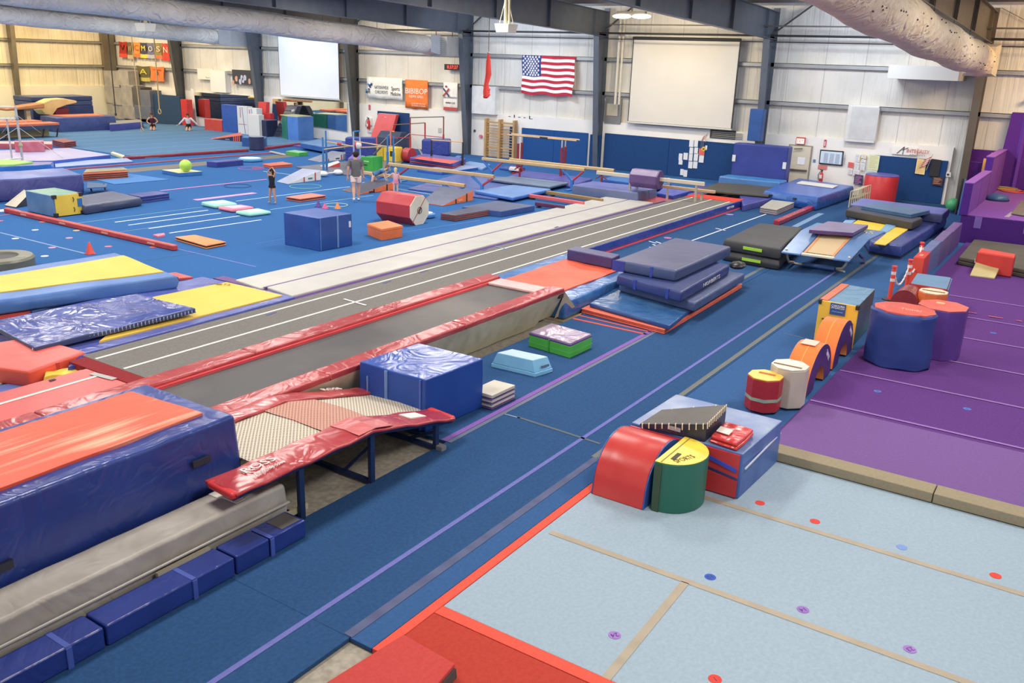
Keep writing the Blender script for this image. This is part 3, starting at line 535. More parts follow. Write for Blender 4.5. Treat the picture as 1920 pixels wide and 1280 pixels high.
tape(cc,(8.8,6.8),(15.4,6.8),.09,car(126,88,170)); tape(ca,(8.8,6.71),(20,6.71),.07,pl(88,100,128)); tape(ca,(16.07,6.89),(24.96,7.00),.11,pl(84,100,112))
tape(cc,(15.17,8.43),(15.14,6.77),.07,car(226,76,60)); tape(cc,(15.45,8.46),(15.33,6.75),.05,car(226,76,60))
# white marks beside the rod floor
WHT=pl(226,230,232)
tape(cc,(24.56,9.87),(31.59,9.80),.05,WHT); tape(cc,(27.29,10.10),(27.14,9.72),.06,WHT)
for a,b_ in (((23.00,10.42),(22.76,10.03)),((23.42,10.52),(23.16,10.13)),((23.86,10.62),(23.60,10.21)),((23.78,10.81),(23.63,10.51))): tape(cc,a,b_,.05,WHT)
dot(cc,(24.65,10.60),.12,car(190,110,170)); dot(cc,(30.32,10.77),.14,car(160,140,200))
tape(cc,(29.50,8.21),(33.08,8.31),.2,pl(110,150,190))
# pale carpet marks (tan tapes follow the roll seams)
for y0,y1,x in ((-6,3.5,9.42),(-6,4.35,7.58)): tape(ce,(x,y0),(x,y1),.085,TAN)
tape(ce,(7.55,2.73),(5.71,2.69),.085,TAN)
for p,c,s_ in (((9.70,2.68),(222,60,46),None),((9.65,2.01),(222,66,50),None),((9.64,0.13),(222,66,50),None),((9.65,1.06),(120,150,210),None),((7.80,2.56),(52,92,190),'10'),((7.80,1.61),(150,110,190),'14'),((7.77,0.63),(160,116,196),'23'),((6.35,2.91),(160,116,196),'24'),((6.32,1.93),(222,60,46),'1')):
    dot(ce,p,.058,car(*c),s_,pl(60,50,110))
ro=carpet('red_carpet_strip','bright red orange edging strip around the pale ice blue carpet',[[(5.64,4.455),(10.9,4.455),(10.9,4.56),(4.9,4.56),(4.9,4.455)],[(5.64,-6),(5.775,-6),(5.775,4.45),(5.64,4.45)]],car(232,80,58),-.045,.006)
ra=carpet('red_carpet','dark red carpet panel at the bottom edge, beside the pale carpet',[[(2,-6),(5.635,-6),(5.635,4.45),(2,4.45)]],car(186,54,38,c2=(194,62,44)),-.045,.003)
PUR=car(92,48,124,c2=(100,56,132))
pu=carpet('purple_carpet','large purple carpet on the right side with pale violet seam tapes',[[(11.3,-9),(31,-9),(31,3.18),(11.3,3.18)]],PUR,-.045,.03)
tape(pu,(12.4,-9),(12.4,3.15),1.9,car(116,82,146,c2=(122,88,152)),.03,'worn_strip')
for x in (13.5,15.3,17.15,18.95,20.7,22.6): tape(pu,(x,-9),(x,3.16),.055,car(146,108,178),.036)
for a,b_ in (((21.15,2.00),(21.16,1.73)),((21.09,1.49),(21.11,1.21)),((21.12,0.96),(21.10,0.85))): tape(pu,a,b_,.05,car(196,96,110),.042)
for p in ((14.62,2.39),(14.70,1.07),(19.74,1.25)): dot(pu,p,.06,car(80,110,190),'8',pl(50,70,140),.03)
# tan foam beam edging the purple carpet
for a,b_,lab in ((.98,3.2,'tan foam floor beam, left piece, along the purple carpet edge'),(-5,.97,'tan foam floor beam, right piece, along the purple carpet edge')):
    SL('foam_floor_beam',lab,'foam beam',rect(11.0,11.3,a,b_),0,.13,car(150,138,112),bev=.012)
# ---------------------------------------------------------------- tumbling tracks
rf=thing('rod_floor','long grey carpeted tumbling rod floor with three white lane lines','tumbling floor',(20,12.3))
GRY=car(116,114,110,c2=(128,126,122))
MB().box(7.42,32.6,11.08,13.05,0,.25).out('runway',GRY,rf,.01)
for y in (12.73,11.99,11.28): tape(rf,(7.45 if y>11.9 else 14.5,y),(31.6,y),.055,pl(232,230,220),.25,'lane_line')
MB().box(18.5,32.6,11.02,11.08,.02,.255).out('side_cover',cri(34,60,150),rf,.01); MB().box(18.5,32.8,10.94,11.02,0,.02).out('hem',vin(206,60,70),rf)
MB().box(31.6,32.6,11.08,13.05,.25,.262).out('end_strip',car(214,60,44),rf)
q=[(12.59,12.31),(12.52,11.65)]; tape(rf,q[0],q[1],.05,pl(230,230,224),.256,'cross_mark'); tape(rf,(19.02,13.05),(18.91,12.57),.05,pl(120,150,200),.256,'cross_mark')
for p in ((10.82,12.59),(14.11,12.59),(15.42,12.62),(16.92,12.87),(18.35,12.98),(19.93,13.12),(21.16,13.03),(22.49,13.30),(24.15,12.85)): 
    tape(rf,(p[0],p[1]),(p[0]+.25,p[1]+.03),.06,pl(70,70,130),.25,'tape_patch')
text('NEXT GEN',.12,(31,11.01,.14),(1,0,0),(0,0,1),pl(220,226,240),rf,width=.7)
MB().box(7.13,7.42,11.1,12.95,0,.25).out('dark_red_section',car(150,44,50,c2=(140,36,44)),rf,.01)
rr=SL('red_runway','glossy coral red runway mat with one white line at the left edge','runway mat',[(0,11.1),(7.12,11.1),(7.12,12.44),(0,12.5)],0.0,.255,vin(206,70,68))
tape(rr,(0,11.99),(7.1,11.99),.06,pl(232,226,216),.256,'lane_line'); tape(rr,(7.02,12.14),(7.08,11.66),.1,pl(176,176,176),.262,'grey_patch')
tape(rr,(6.46,12.32),(6.55,12.32),.06,pl(40,40,48),.262,'strap')
wt=thing('air_track','long white tumbling air track with thin purple centre seam','air track',(21.5,14.7))
for a,b_ in ((13.72,14.68),(14.70,15.7)): MB().prism([(12.5,a+.0),(30.3,a),(30.3,b_),(12.65,b_)],0,.1).out('panel',mat('vinyl',(188,186,180),(196,194,188),.45),wt,.03)
MB().box(12.6,30.2,14.66,14.72,.09,.101).out('seam',pl(110,90,140),wt); MB().box(12.3,31.2,13.1,13.7,0,.06).out('purple_edge',car(92,62,130),wt)
MB().prism([(12.55,16.32),(12.83,16.31),(12.77,13.57),(12.54,13.70)],.0,.05).out('end_flap',vin(96,56,130),wt)
# long tumbling trampoline with padded rails
tr=thing('long_trampoline','long black tumbling trampoline with glossy red padded rails and tan skirt','trampoline',(9,9.4))
RP=cri(172,44,50,c2=(184,64,66)); 
MB().box(2,14.75,9.0,10.0,.56,.6).box(5.95,14.75,8.85,9.0,.56,.6).out('bed',mat('bed',(70,70,72),(104,100,96)),tr)
for i,(a,b_) in enumerate(zip((2,5.2,8.4,11.6),(5.18,8.38,11.58,14.87))):
    MB().soft([(a,10.05),(b_,10.05),(b_,10.38),(a,10.38)],.58,.69,.012,12,3,seed=i,fr=5).out('rail_pad',RP,tr,.03)
    if i==0: continue
    a=max(a,5.95); MB().soft([(a,8.5),(b_,8.5),(b_,8.83),(a,8.83)],.58,.69,.012,12,3,seed=i+9,fr=5).out('rail_pad',RP,tr,.03)
MB().box(2,14.8,10.0,10.04,.6,.64).out('inner_edge',vin(226,60,70),tr); MB().box(5.95,14.8,8.84,8.87,.6,.63).out('inner_edge',vin(200,50,56),tr)
MB().box(14.35,14.8,8.87,10.0,.6,.66).out('end_pad',cri(226,180,176),tr,.02)
vs=[];n=60
for j in range(6):
    for i in range(n+1):
        x=5.95+8.95*i/n; k_=j/5; vs.append((x+.0,8.5+.28*k_+.03*k_*math.sin(x*3.1)*math.sin(x*.9+1),.6-.62*k_*(1 if i<n-3 else .9)))
MB().add(vs,[[j*(n+1)+i,j*(n+1)+i+1,(j+1)*(n+1)+i+1,(j+1)*(n+1)+i] for j in range(5) for i in range(n)]).add([(14.9,8.5,.6),(14.92,10.3,.6),(15.5,9.3,.1),(15.35,8.5,.2),(14.9,8.72,0.0)],[[0,1,2,3],[0,3,4]]).out('skirt',mat('cloth',(206,196,166),(190,180,150)),tr,smooth=True)
MB().box(14.7,14.85,8.5,10.38,.5,.58).box(5.95,14.85,8.56,8.62,.5,.58).box(2,14.85,10.28,10.34,.5,.58).out('frame',met(90,60,56),tr)
for x in (5,8.2,11.4,14.7): MB().box(x,x+.06,10.26,10.32,-.05,.52).box(x,x+.06,9,9.06,-.05,.52).out('leg',met(90,60,56),tr)
tag(MB().prism([(14.9,8.5),(15.7,8.5),(15.7,9.4),(14.9,9.4)],-.05,-.02).out('wood_strip',mat('wood',(176,156,118))),'bare plywood strip on the floor by the trampoline skirt','plywood')
# ---------------------------------------------------------------- front left landing mats
DB=cri(28,58,140,c2=(34,66,152)); DB2=vin(26,52,126,c2=(32,60,140))
t=thing('resi_pit_mat','tall navy landing mat with bright orange top in the front left','landing mat',(3,8.5))
q=[(-.5,7.36),(5.82,7.36),(5.82,8.95),(-.5,8.95)]
MB().soft(q,-.05,1.21,.02,40,12,fr=1.6,bulge=.04,seed=3).out('cover',mat('crinkle',(28,54,134),(34,62,146),.3),t,.05)
MB().soft([(-.4,7.47),(5.6,7.62),(5.5,8.76),(-.4,8.78)],1.19,1.245,.012,30,10,seed=2,fr=1.8,bulge=.0).out('orange_top',mat('scuffed',(240,78,34),(246,176,140)),t,.01)
MB().hexa([(5.2,7.33,.82),(5.42,7.33,.82),(5.42,7.30,.82),(5.2,7.30,.82)],[(5.2,7.33,.89),(5.42,7.33,.89),(5.42,7.30,.89),(5.2,7.30,.89)]).out('handle_strap',pl(36,40,60),t)
MB().box(3.0,3.3,7.29,7.33,.6,.68).out('handle_strap',pl(36,40,60),t)
t=thing('gym_mat','long dirty off white padded mat lying in front of the navy and orange mat','padded mat',(4,7))
MB().soft([(-.5,6.8),(5.98,6.8),(5.98,7.28),(-.5,7.28)],-.05,.49,.01,50,6,seed=5,fr=3,bulge=.03).out('cover',mat('crinkle',(176,170,160),(158,150,138),.5),t,.045)
MB().box(-.4,5.97,6.735,6.755,.28,.295).out('piping',pl(190,184,172),t)
for a,b_ in ((4.3,4.9),(2.2,2.6)): MB().box(a,b_,6.72,6.76,.16,.24).out('handle_strap',pl(170,160,136),t)
mb=MB(); random.seed(11)
for i in range(12): x=5.55+random.uniform(-.3,.35); mb.box(x,x+.12,6.95+random.uniform(-.1,.2),7.2+random.uniform(-.1,.1),.485,.5+random.uniform(0,.02))
mb.out('torn_foam',pl(226,220,208),t)
MB().bar((5.98,6.8,.1),(6.25,6.76,.12),.02,.07).out('strap',pl(196,184,140),t)
t=thing('folding_beam','long royal blue folding foam beam on the carpet edge in the front left','foam beam',(3,6.5))
for a,b_ in ((-.5,2.2),(2.22,3.55),(3.57,4.95),(4.97,5.4),(5.42,5.9)): MB().prism(rect(a,b_,6.42,6.74),0,.21).out('section',cri(26,50,132,c2=(30,56,142)),t,.02)
for x in (3.2,4.45,5.4): MB().box(x,x+.05,6.405,6.42,.0,.2).box(x,x+.05,6.42,6.73,.208,.213).out('strap',vin(60,84,170),t)
MB().box(5.6,5.86,6.46,6.7,.211,.215).out('label_patch',pl(90,86,84),t)
# red mat at the bottom edge with lifted dark underside
t=thing('red_panel_mat','coral red carpeted mat at the bottom edge overlapping the dark red carpet','carpet mat',(4,3.7))
zc=[((5.16,4.42),.06),((5.04,3.75),.13),((3.88,3.61),.1),((3.88,4.58),.04)]
b4=[(p[0],p[1],.006 if i in(0,3) else .01+z*.4) for i,(p,z) in enumerate(zc)]; t4=[(p[0],p[1],z) for p,z in zc]
MB().hexa(b4,t4).out('panel',[car(200,62,56,c2=(206,72,66))],t,.01)
MB().hexa([(p[0]-.01,p[1]-.03,.006) for p,z in zc[1:3]]+[(zc[2][0][0]-.2,zc[2][0][1]+.3,.006),(zc[1][0][0]-.2,zc[1][0][1]+.3,.006)],[(p[0]-.01,p[1]-.02,z*.75) for p,z in zc[1:3]]+[(zc[2][0][0]-.2,zc[2][0][1]+.3,.02),(zc[1][0][0]-.2,zc[1][0][1]+.3,.02)]).out('underside',pl(70,74,74),t)
# ---------------------------------------------------------------- double mini trampoline
dm=thing('double_mini_trampoline','red padded double mini trampoline with cream webbing bed and navy steel legs','trampoline',(6.9,7.3,-.05))
NV=met(26,50,96)
def dmz(x,s_): # height along the length, s_=0 near side, 1 far side
    return .735 if x<7.3 else .735-(x-7.3)*.235
xs=[5.2+i*(8.86-5.2)/18 for i in range(19)]
def strip(y0,y1,th,dz=0,xs=xs,ss=(0,1),wob=.01):
    rings=[]
    for i,x in enumerate(xs):
        za=dmz(x,ss[0])+dz+wob*math.sin(i*2.1); zb=dmz(x,ss[1])+dz+wob*math.sin(i*2.1+1); ym=(y0+y1)/2
        rings.append([(x,y0,za-th),(x,y1,zb-th),(x,y1,zb-.01),(x,ym,(za+zb)/2+.01),(x,y0,za-.01)])
    return MB().loft(rings)
strip(7.12,8.18,.015,-.04,[5.84]+[x for x in xs if x>5.85],wob=0).out('bed',mat('webbing',(206,198,178),(112,92,76)),dm,smooth=False)
xs2=[6.9,7.3,7.75]; strip(7.14,8.16,.004,-.028,xs2,wob=0).out('landing_zone',mat('webbing',(196,150,130),(150,76,66)),dm)
strip(6.64,7.15,.05,0,xs).out('side_pad',cri(172,34,44,c2=(182,54,58)),dm,.02,smooth=True)
strip(8.16,8.47,.05,0,[5.84]+[x for x in xs if x>5.85]).out('side_pad',cri(172,38,46,c2=(186,66,70)),dm,.02,smooth=True)
strip(6.66,7.13,.004,.012,[7.0,7.3,7.5,7.6],wob=0).out('pale_patch',cri(206,104,104),dm)
MB().bar((8.83,6.66,.34),(8.87,7.12,.35),.1,.08).out('corner_pad',vin(206,30,30),dm,.03); MB().bar((5.2,6.66,.7),(5.24,7.1,.7),.1,.08).out('corner_pad',vin(206,30,30),dm,.03)
MB().hexa([(8.1,6.8,dmz(8.1,0)+.0),(8.42,6.8,dmz(8.42,0)),(8.42,7.0,dmz(8.42,0)),(8.1,7.0,dmz(8.1,0))],[(8.1,6.8,dmz(8.1,0)+.018),(8.42,6.8,dmz(8.42,0)+.018),(8.42,7.0,dmz(8.42,0)+.018),(8.1,7.0,dmz(8.1,0)+.018)]).out('label_patch',pl(226,220,214),dm)
text('ROSS',.17,(5.75,6.95,.755),(1,0,0),(0,1,0),pl(238,226,220),dm,width=.42); text('1-800-988-5588',.06,(5.77,6.8,.755),(1,0,0),(0,1,0),pl(238,226,220),dm,width=.42)
text('ROSS',.14,(8.3,8.4,dmz(8.3,1)+.02),(1,0,-.235),(0,1,.0),pl(236,220,214),dm,width=.36)
for x in (6.14,7.29,8.55):
    zt=dmz(x,0)-.06
    for y in (6.74,8.3): MB().bar((x,y,-.05),(x,y,zt),.075,.055,upv=(0,1,0)).out('leg',NV,dm,.006)
    MB().bar((x,6.74,-.0),(x,8.3,-.0),.06,.06).out('cross_bar',NV,dm,.006)
    if x>6.5: MB().bar((x,6.78,.22 if x>8 else .45),(x,7.2,.02),.04,.04).out('brace',NV,dm)
MB().loft([[(x,6.7,dmz(x,0)-.1),(x,6.76,dmz(x,0)-.1),(x,6.76,dmz(x,0)-.05),(x,6.7,dmz(x,0)-.05)] for x in xs]).out('frame_rail',NV,dm)
MB().loft([[(x,8.38,dmz(x,1)-.1),(x,8.44,dmz(x,1)-.1),(x,8.44,dmz(x,1)-.05),(x,8.38,dmz(x,1)-.05)] for x in xs if x>5.85]).out('frame_rail',NV,dm)
MB().box(8.5,8.6,6.6,6.7,-.05,.06).out('foot_bracket',met(150,150,150),dm)
# ---------------------------------------------------------------- blue cube and small blocks by the trampoline
t=thing('foam_cube','large glossy royal blue foam cube standing next to the red padded double trampoline','foam cube',(9.5,7.8))
q=[(8.85,8.42),(8.9,7.1),(10.2,7.06),(10.25,8.38)]
q=[(8.85,8.38),(8.86,7.17),(10.09,7.08)]; q=para(q[0],q[1],q[2])
MB().soft(q,0,.78,.02,12,12,mi=0,ti=1,bulge=.01,seed=4,fr=2).out('block',[vin(6,66,156,c2=(10,72,164)),cri(34,76,168,c2=(60,96,184))],t,.02)
def strapover(t,q,u,z0,z1,m,w=.05,edge=(0,1)):
    a=mixp(q[edge[0]],q[edge[1]],u); d=Vector(q[edge[1]])-Vector(q[edge[0]]); d.normalize(); n=Vector((d.y,-d.x)); c=Vector(cen(q)); 
    if (Vector(a)+n-c).length<(Vector(a)-c).length: n=-n
    a=Vector(a); MB().prism([a-d*w/2+n*.002,a+d*w/2+n*.002,a+d*w/2+n*.022,a-d*w/2+n*.022],z0,z1).out('velcro_strap',m,t)
strapover(t,q,.42,.01,.76,vin(96,130,190)); strapover(t,q,.93,.01,.76,vin(60,90,180),.03); strapover(t,q,.13,.35,.6,vin(120,150,200),.014)
MB().prism(para((9.43,8.27),(9.52,8.28),(9.47,8.17)),.78,.8).out('label_patch',pl(190,200,226),t)
t=thing('trapezoid_block','small light blue trapezoid foam block on the carpet between the cube and the green block','foam block',(12,7.6))
a,b_,c=(11.69,8.02),(11.73,7.18),(12.13,7.09); q=para(a,b_,c); qt=para((12.07,8.24),(12.17,7.47),(12.52,7.36)) 
qt=inset(q,.06)
MB().hexa([(p[0],p[1],.07) for p in q],[(p[0],p[1],.27) for p in qt],0,1).out('upper_block',[vin(120,188,226),vin(170,200,220)],t,.015); MB().prism(inset(q,-.01),0,.07).out('base_block',vin(124,194,230),t,.01)
MB().prism([mixp(b_,c,.35),mixp(b_,c,.75),(mixp(b_,c,.75)[0],mixp(b_,c,.75)[1]-.02),(mixp(b_,c,.35)[0],mixp(b_,c,.35)[1]-.02)],.13,.17).out('handle_strap',pl(90,120,150),t)
t=thing('foam_block','green foam block with a pale lilac folding top near the orange strips','foam block',(13.3,7.7))
q=para((13.05,8.15),(12.93,7.21),(13.68,7.19)); MB().prism(q,0,.22).out('block',vin(70,180,50),t,.012); MB().prism(inset(q,.012),.222,.28).out('top_panel',cri(146,124,156,c2=(170,150,176)),t,.012); MB().prism(inset(q,.0),.222,.245).out('rim',vin(90,50,130),t)
strapover(t,q,.5,.01,.24,vin(60,160,46),.02); MB().prism(inset(q,-.006),.09,.1).out('seam',vin(96,196,76),t)
t=ST('folding_mat','small folded stack of off white and purple panels beside the blue cube','folding mat',para((10.08,7.31),(10.09,6.90),(10.71,6.88)),0,[(vin(84,54,120),.03),(vin(196,190,176),.055),(vin(84,54,120),.018),(vin(196,190,176),.055),(vin(84,54,120),.018),(vin(198,192,176),.06)])
# ---------------------------------------------------------------- orange landing mat behind the trampoline and the navy stack
t=thing('landing_mat','low blue landing mat with wrinkled orange top behind the long trampoline','landing mat',(17,10))
q=[(15.0,8.55),(18.9,8.65),(20.0,10.95),(15.1,10.95)]
MB().soft(q,-.02,.36,.02,24,14,fr=2.5,bulge=.05,seed=8).out('cover',mat('crinkle',(44,104,176),(70,130,196),.25),t,.05)
MB().soft([(15.2,9.0),(19.0,8.98),(19.6,10.55),(15.3,10.5)],.35,.39,.03,24,14,fr=1.7,bulge=0,seed=1).out('orange_top',mat('vinyl',(246,76,36),(250,96,52),.5),t,.01)
NS=vin(58,78,120,c2=(66,82,130)); NS2=vin(76,84,120,c2=(88,92,132)); NSD=vin(40,56,120)
ST('folding_mat','orange folded panel mats under the glossy blue sheet at the stack foot','folding mat',para((15.64,8.51),(15.35,6.50),(20.07,6.63)),0,[(vin(220,84,56),.035),(vin(234,110,80),.035),(vin(236,110,80),.035)])
SO('landing_sheet','glossy teal blue thin mat in front of the tall navy mat stack','landing mat',para((15.81,8.40),(15.37,6.41),(17.21,6.63)),.11,.2,mat('crinkle',(36,92,150),(60,110,164),.22),vin(30,74,140),bev=.012,amp=.01)
qa=[(17.09,8.38),(16.58,6.41),(19.90,6.55)]
SO('crash_mat','lowest grey blue crash mat of the tall navy stack','crash mat',para(*qa),.2,.4,vin(72,86,130),vin(70,88,132),amp=.01)
qb=[(16.87,8.35),(16.38,6.64),(19.52,6.80)]; t=SO('crash_mat','middle navy folded crash mat of the stack with white lettering band','crash mat',para(*qb),.4,.63,vin(46,62,116),NSD,amp=.01)
qc=[(17.14,8.58),(17.06,7.08),(20.43,7.13)]; qc=para(*qc)
text('NORBERTS',.12,mixp((qb[1][0],qb[1][1]-.06,.53),(qb[2][0],qb[2][1]-.06,.53),.55),(qb[2][0]-qb[1][0],qb[2][1]-qb[1][1],0),(0,0,1),pl(190,190,196),t,width=1.1)
t=SO('crash_mat','thick grey blue crash mat on top of the navy stack','crash mat',qc,.63,.88,NS2,NS,bev=.05,amp=.012)
strapover(t,qc,.62,.64,.87,vin(36,62,160),.06); strapover(t,qc,.08,.64,.87,vin(36,56,150),.3)
for q_,u in ((para(*qb),.3),(para(*qb),.8)): strapover(t,q_,u,.41,.62,vin(36,62,160),.07)
SL('crash_mat','narrow dark navy mat end leaning between the orange mat and the stack','crash mat',para((18.31,10.45),(18.15,9.14),(18.66,9.19)),.4,.66,vin(54,50,110),bev=.03)
t=thing('mat_bag','small black bag with zip lying behind the navy mat stack','bag',(19.9,7)); MB().ball((*(20.22,6.85),.49),.2,10,8,sc=(1.3,1,.45)).out('pouch',vin(30,34,40),t,smooth=True); MB().tube([(*(20.08,6.96),.5),(*(20.15,6.81),.6),(*(20.20,6.66),.5)],.012,6).out('zip',pl(150,140,110),t)
# ---------------------------------------------------------------- black crash mats and the blue springboard trampoline
BK=mat('vinyl',(58,58,62),(66,66,70),.6); LG=pl(170,226,30)
qk=para((23.41,8.39),(23.19,6.67),(26.12,7.32)); qk=[(22.74,8.15),(22.54,6.55),(26.16,7.04),(26.03,8.30)]
for z0,z1,lb in ((0,.27,'lower black crash mat with lime handle, right of the navy stack'),(.28,.58,'upper black crash mat with lime handle, right of the navy stack')):
    t=SO('crash_mat',lb,'crash mat',qk,z0,z1,BK,bev=.05,amp=.02,bulge=.05); a=Vector(mixp(qk[0],qk[1],.35));b2=Vector(mixp(qk[0],qk[1],.68)); n=Vector((-.075,-.03))
    MB().prism([a,b2,b2+n,a+n],(z0+z1)/2-.02,(z0+z1)/2+.05).out('handle_strap',LG,t)
t=thing('mini_trampoline','blue padded mini trampoline on curved cream tube legs with tan bed','trampoline',(22.5,5.6))
def pz(px,z): return (px[0],px[1],z)
A1=pz((22.55,6.54),.55);A2=pz((22.89,4.91),.5);A3=pz((25.75,4.70),.85);A4=pz((25.55,6.51),.9)
A1,A2,A3,A4=[Vector(v) for v in (A1,A2,A3,A4)]
def bil(u,v): return A1*(1-u)*(1-v)+A2*u*(1-v)+A3*u*v+A4*(1-u)*v
def bil2(u,v):
    p=bil(u,v); p.z=.50+.34*min(1,v/.5)+.03*v-.05*u; return p
def padq(u0,u1,v0,v1,dz=0,th=.05):
    vv=sorted({v0,v1}|{x for x in (.25,.5,.75) if v0<x<v1}); up_=Vector((0,0,1)); return MB().loft([[bil2(u0,v)+up_*(dz-th),bil2(u1,v)+up_*(dz-th),bil2(u1,v)+up_*dz,bil2(u0,v)+up_*dz] for v in vv])
padq(.0,.29,0,1).out('side_pad',vin(86,126,176),t,.02); padq(.76,1,0,1).out('side_pad',vin(84,124,176),t,.02); padq(.29,.76,.55,1,-.0).out('end_pad',vin(90,130,178),t,.02)
padq(.33,.72,.07,.55,-.01,.02).out('bed',mat('webbing',(206,184,140),(186,150,110)),t)
for a_ in ((.305,.345,.05,.55),(.715,.755,.05,.55),(.31,.75,.48,.56)): padq(*a_,-.0,.02).out('bed_edge',pl(206,140,90),t)
padq(.29,.76,.02,.05,-.01,.04).out('frame_bar',pnt(226,212,184),t)
CR=pnt(216,204,172)
for (u,px0,px1) in ((.05,(23.67,6.48),(23.78,6.35)),(.97,(23.62,5.40),(23.93,5.34))):
    top=bil(u,.05); e=Vector((px0[0],px0[1],.04)); mid=Vector((top.x*.6+e.x*.4,top.y*.6+e.y*.4,.15)); MB().tube([top,(top+mid)/2+Vector((0,0,-.05)),mid,e],.03,8).out('curved_leg',CR,t,smooth=True)
for (u,p1) in ((.28,(24.93,6.17)),(.9,(24.87,5.43))):
    top=bil(u,.6); e=Vector((p1[0],p1[1],.05)); MB().tube([top,(top+e)/2+Vector((0,0,-.18)),e],.028,8).out('curved_leg',CR,t,smooth=True)
MB().tube([pz((23.48,6.20),.06),pz((23.48,5.36),.06)],.06,10).out('foot_pad',vin(58,100,170),t,smooth=True); MB().tube([pz((23.57,6.52),.04),pz((23.52,6.19),.04)],.022,8).tube([pz((23.61,5.44),.04),pz((23.43,5.10),.04)],.022,8).out('foot_bar',CR,t)
MB().tube([pz((24.71,6.11),.08),pz((24.62,5.52),.08)],.04,8).out('foot_pad',vin(40,70,120),t); MB().tube([pz((25.22,5.18),.2),pz((25.22,5.05),.1),pz((24.96,4.98),.03)],.04,8).out('rubber_leg',vin(60,60,120),t,smooth=True)
text('55',.3,bil2(.84,.82)+Vector((0,0,.01)),(0,-1,0),(1,0,.2),pl(206,184,120),t)
t=SL('landing_mat','small mauve folded mat lying on the end of the blue mini trampoline','folding mat',[(23.69,6.21),(24.07,5.17),(25.68,5.15),(25.47,6.19)],.86,.96,vin(120,108,146),vin(90,62,120),bev=.015)
# ---------------------------------------------------------------- large blue and yellow landing mat on the right
q=[(26.48,5.19),(26.29,4.29),(32.89,4.14),(32.78,7.35)]
t=thing('landing_mat','big navy landing mat with yellow stripe behind the blue mini trampoline','landing mat',(27,5.5))
MB().soft(q,.06,.4,.02,14,18,fr=2,bulge=.06,seed=6).out('cover',mat('crinkle',(50,68,140),(62,80,152),.32),t,.05); MB().prism(inset(q,.03),0,.06).out('base_layer',vin(40,42,56),t)
MB().prism([(25.92,4.98),(25.91,4.67),(29.69,4.68),(29.51,5.13)],.4,.43).out('yellow_panel',vin(240,200,20),t,.01); MB().prism([(28.29,6.26),(28.24,5.31),(29.52,5.39),(29.79,6.32)],.4,.43).out('yellow_panel',vin(240,200,20),t,.01)
MB().prism([(28.05,5.27),(28.03,5.05),(29.47,5.07),(29.42,5.39)],.4,.46).out('pale_blue_panel',vin(120,170,210),t,.01); MB().prism([(28.25,6.49),(28.23,6.25),(29.69,6.35),(29.42,6.62)],.4,.44).out('pale_blue_panel',vin(120,170,210),t,.01)
SO('crash_mat','thick violet blue mattress at the wall end of the big navy landing mat','crash mat',[(31.20,6.95),(31.26,4.06),(32.84,4.10),(33.15,7.02)],.4,.7,vin(84,96,176),vin(66,74,120),amp=.01)
t=SO('crash_mat','dark charcoal crash mat lying across the big navy landing mat','crash mat',[(30.14,6.80),(29.07,4.56),(30.19,4.48),(31.19,6.83)],.42,.68,mat('vinyl',(66,68,88),None,.6),mat('vinyl',(64,60,54),None,.6),bev=.05,amp=.01); MB().bar((*(29.98,4.63),.56),(*(30.64,4.63),.6),.02,.08).out('handle_strap',LG,t)
ST('folding_mat','teal folded panel mat on top of the charcoal crash mat','folding mat',[(30.39,6.40),(29.74,4.75),(31.18,4.43),(31.79,6.12)],.68,[(vin(50,96,130),.06),(vin(66,104,146),.06)])
t=thing('drum_block','upright red cylinder with blue top standing against the right blue wall pad','foam cylinder',(36.9,7.1)); c=(36.37,6.77); 
MB().tube([(37.72,7.35,.02),(37.72,7.35,.12),(37.8,7.35,1.0),(37.8,7.35,1.08)],[.62,.64,.64,.62],28).out('body',vin(200,30,36),t,smooth=True); MB().tube([(37.8,7.35,1.08),(37.8,7.35,1.11)],[.64,.6],28).out('top_cover',vin(84,84,170),t)
t=thing('folding_chair_rack','cluster of folded cream metal chairs standing by the blue landing mat','folding chairs',(31.5,7)); x0,y0=(34.25,7.46)
for i in range(6):
    px=[(34.10,7.62),(34.43,7.62),(34.76,7.62),(35.10,7.63),(35.45,7.63),(35.80,7.63)][i]
    fr=MB().tube([(px[0],px[1],.0),(px[0],px[1],.78),(px[0]+.3,px[1]-.25,.84),(px[0]+.35,px[1]-.28,.05)],.022,6).bar((px[0],px[1],.5),(px[0]+.32,px[1]-.27,.55),.02,.04); fr.out('chair_frame',pnt(196,186,150),t,smooth=True)
# blue tall soft mat by the exit and white board on it
q=[(35.43,11.01),(33.29,8.18),(38.03,8.60),(38.71,11.26)]; q=[(33.96,10.80),(33.54,8.63),(38.18,8.46),(39.03,10.97)]
t=SO('crash_mat','large bright blue soft crash mat with creased cover near the exit door','crash mat',q,.0,.5,mat('crinkle',(40,96,190),(60,106,196),.3),mat('crinkle',(24,88,170),(30,96,184),.35),bev=.06,amp=.02,bulge=.08)
for u in (.15,.6): a=mixp(q[0],q[1],u); MB().box(a[0]-.12,a[0]-.06,a[1]-.06,a[1]+.06,.3,.38).out('handle_strap',pl(24,30,60),t)
SL('foam_board','thin white board lying on the bright blue crash mat by the exit door','board',[(36.94,10.43),(36.59,8.88),(37.45,8.91),(37.83,10.49)],.5,.54,pnt(222,220,212),bev=.01)
ST('folding_mat','folded off white panel mat on the carpet below the bright blue crash mat','folding mat',[(31.43,10.07),(31.28,9.40),(33.60,9.47),(33.60,10.36)],0,[(vin(90,80,110),.03),(vin(190,184,168),.05),(vin(110,90,130),.02),(vin(190,184,168),.05),(vin(90,80,110),.02),(vin(176,174,156),.05)])
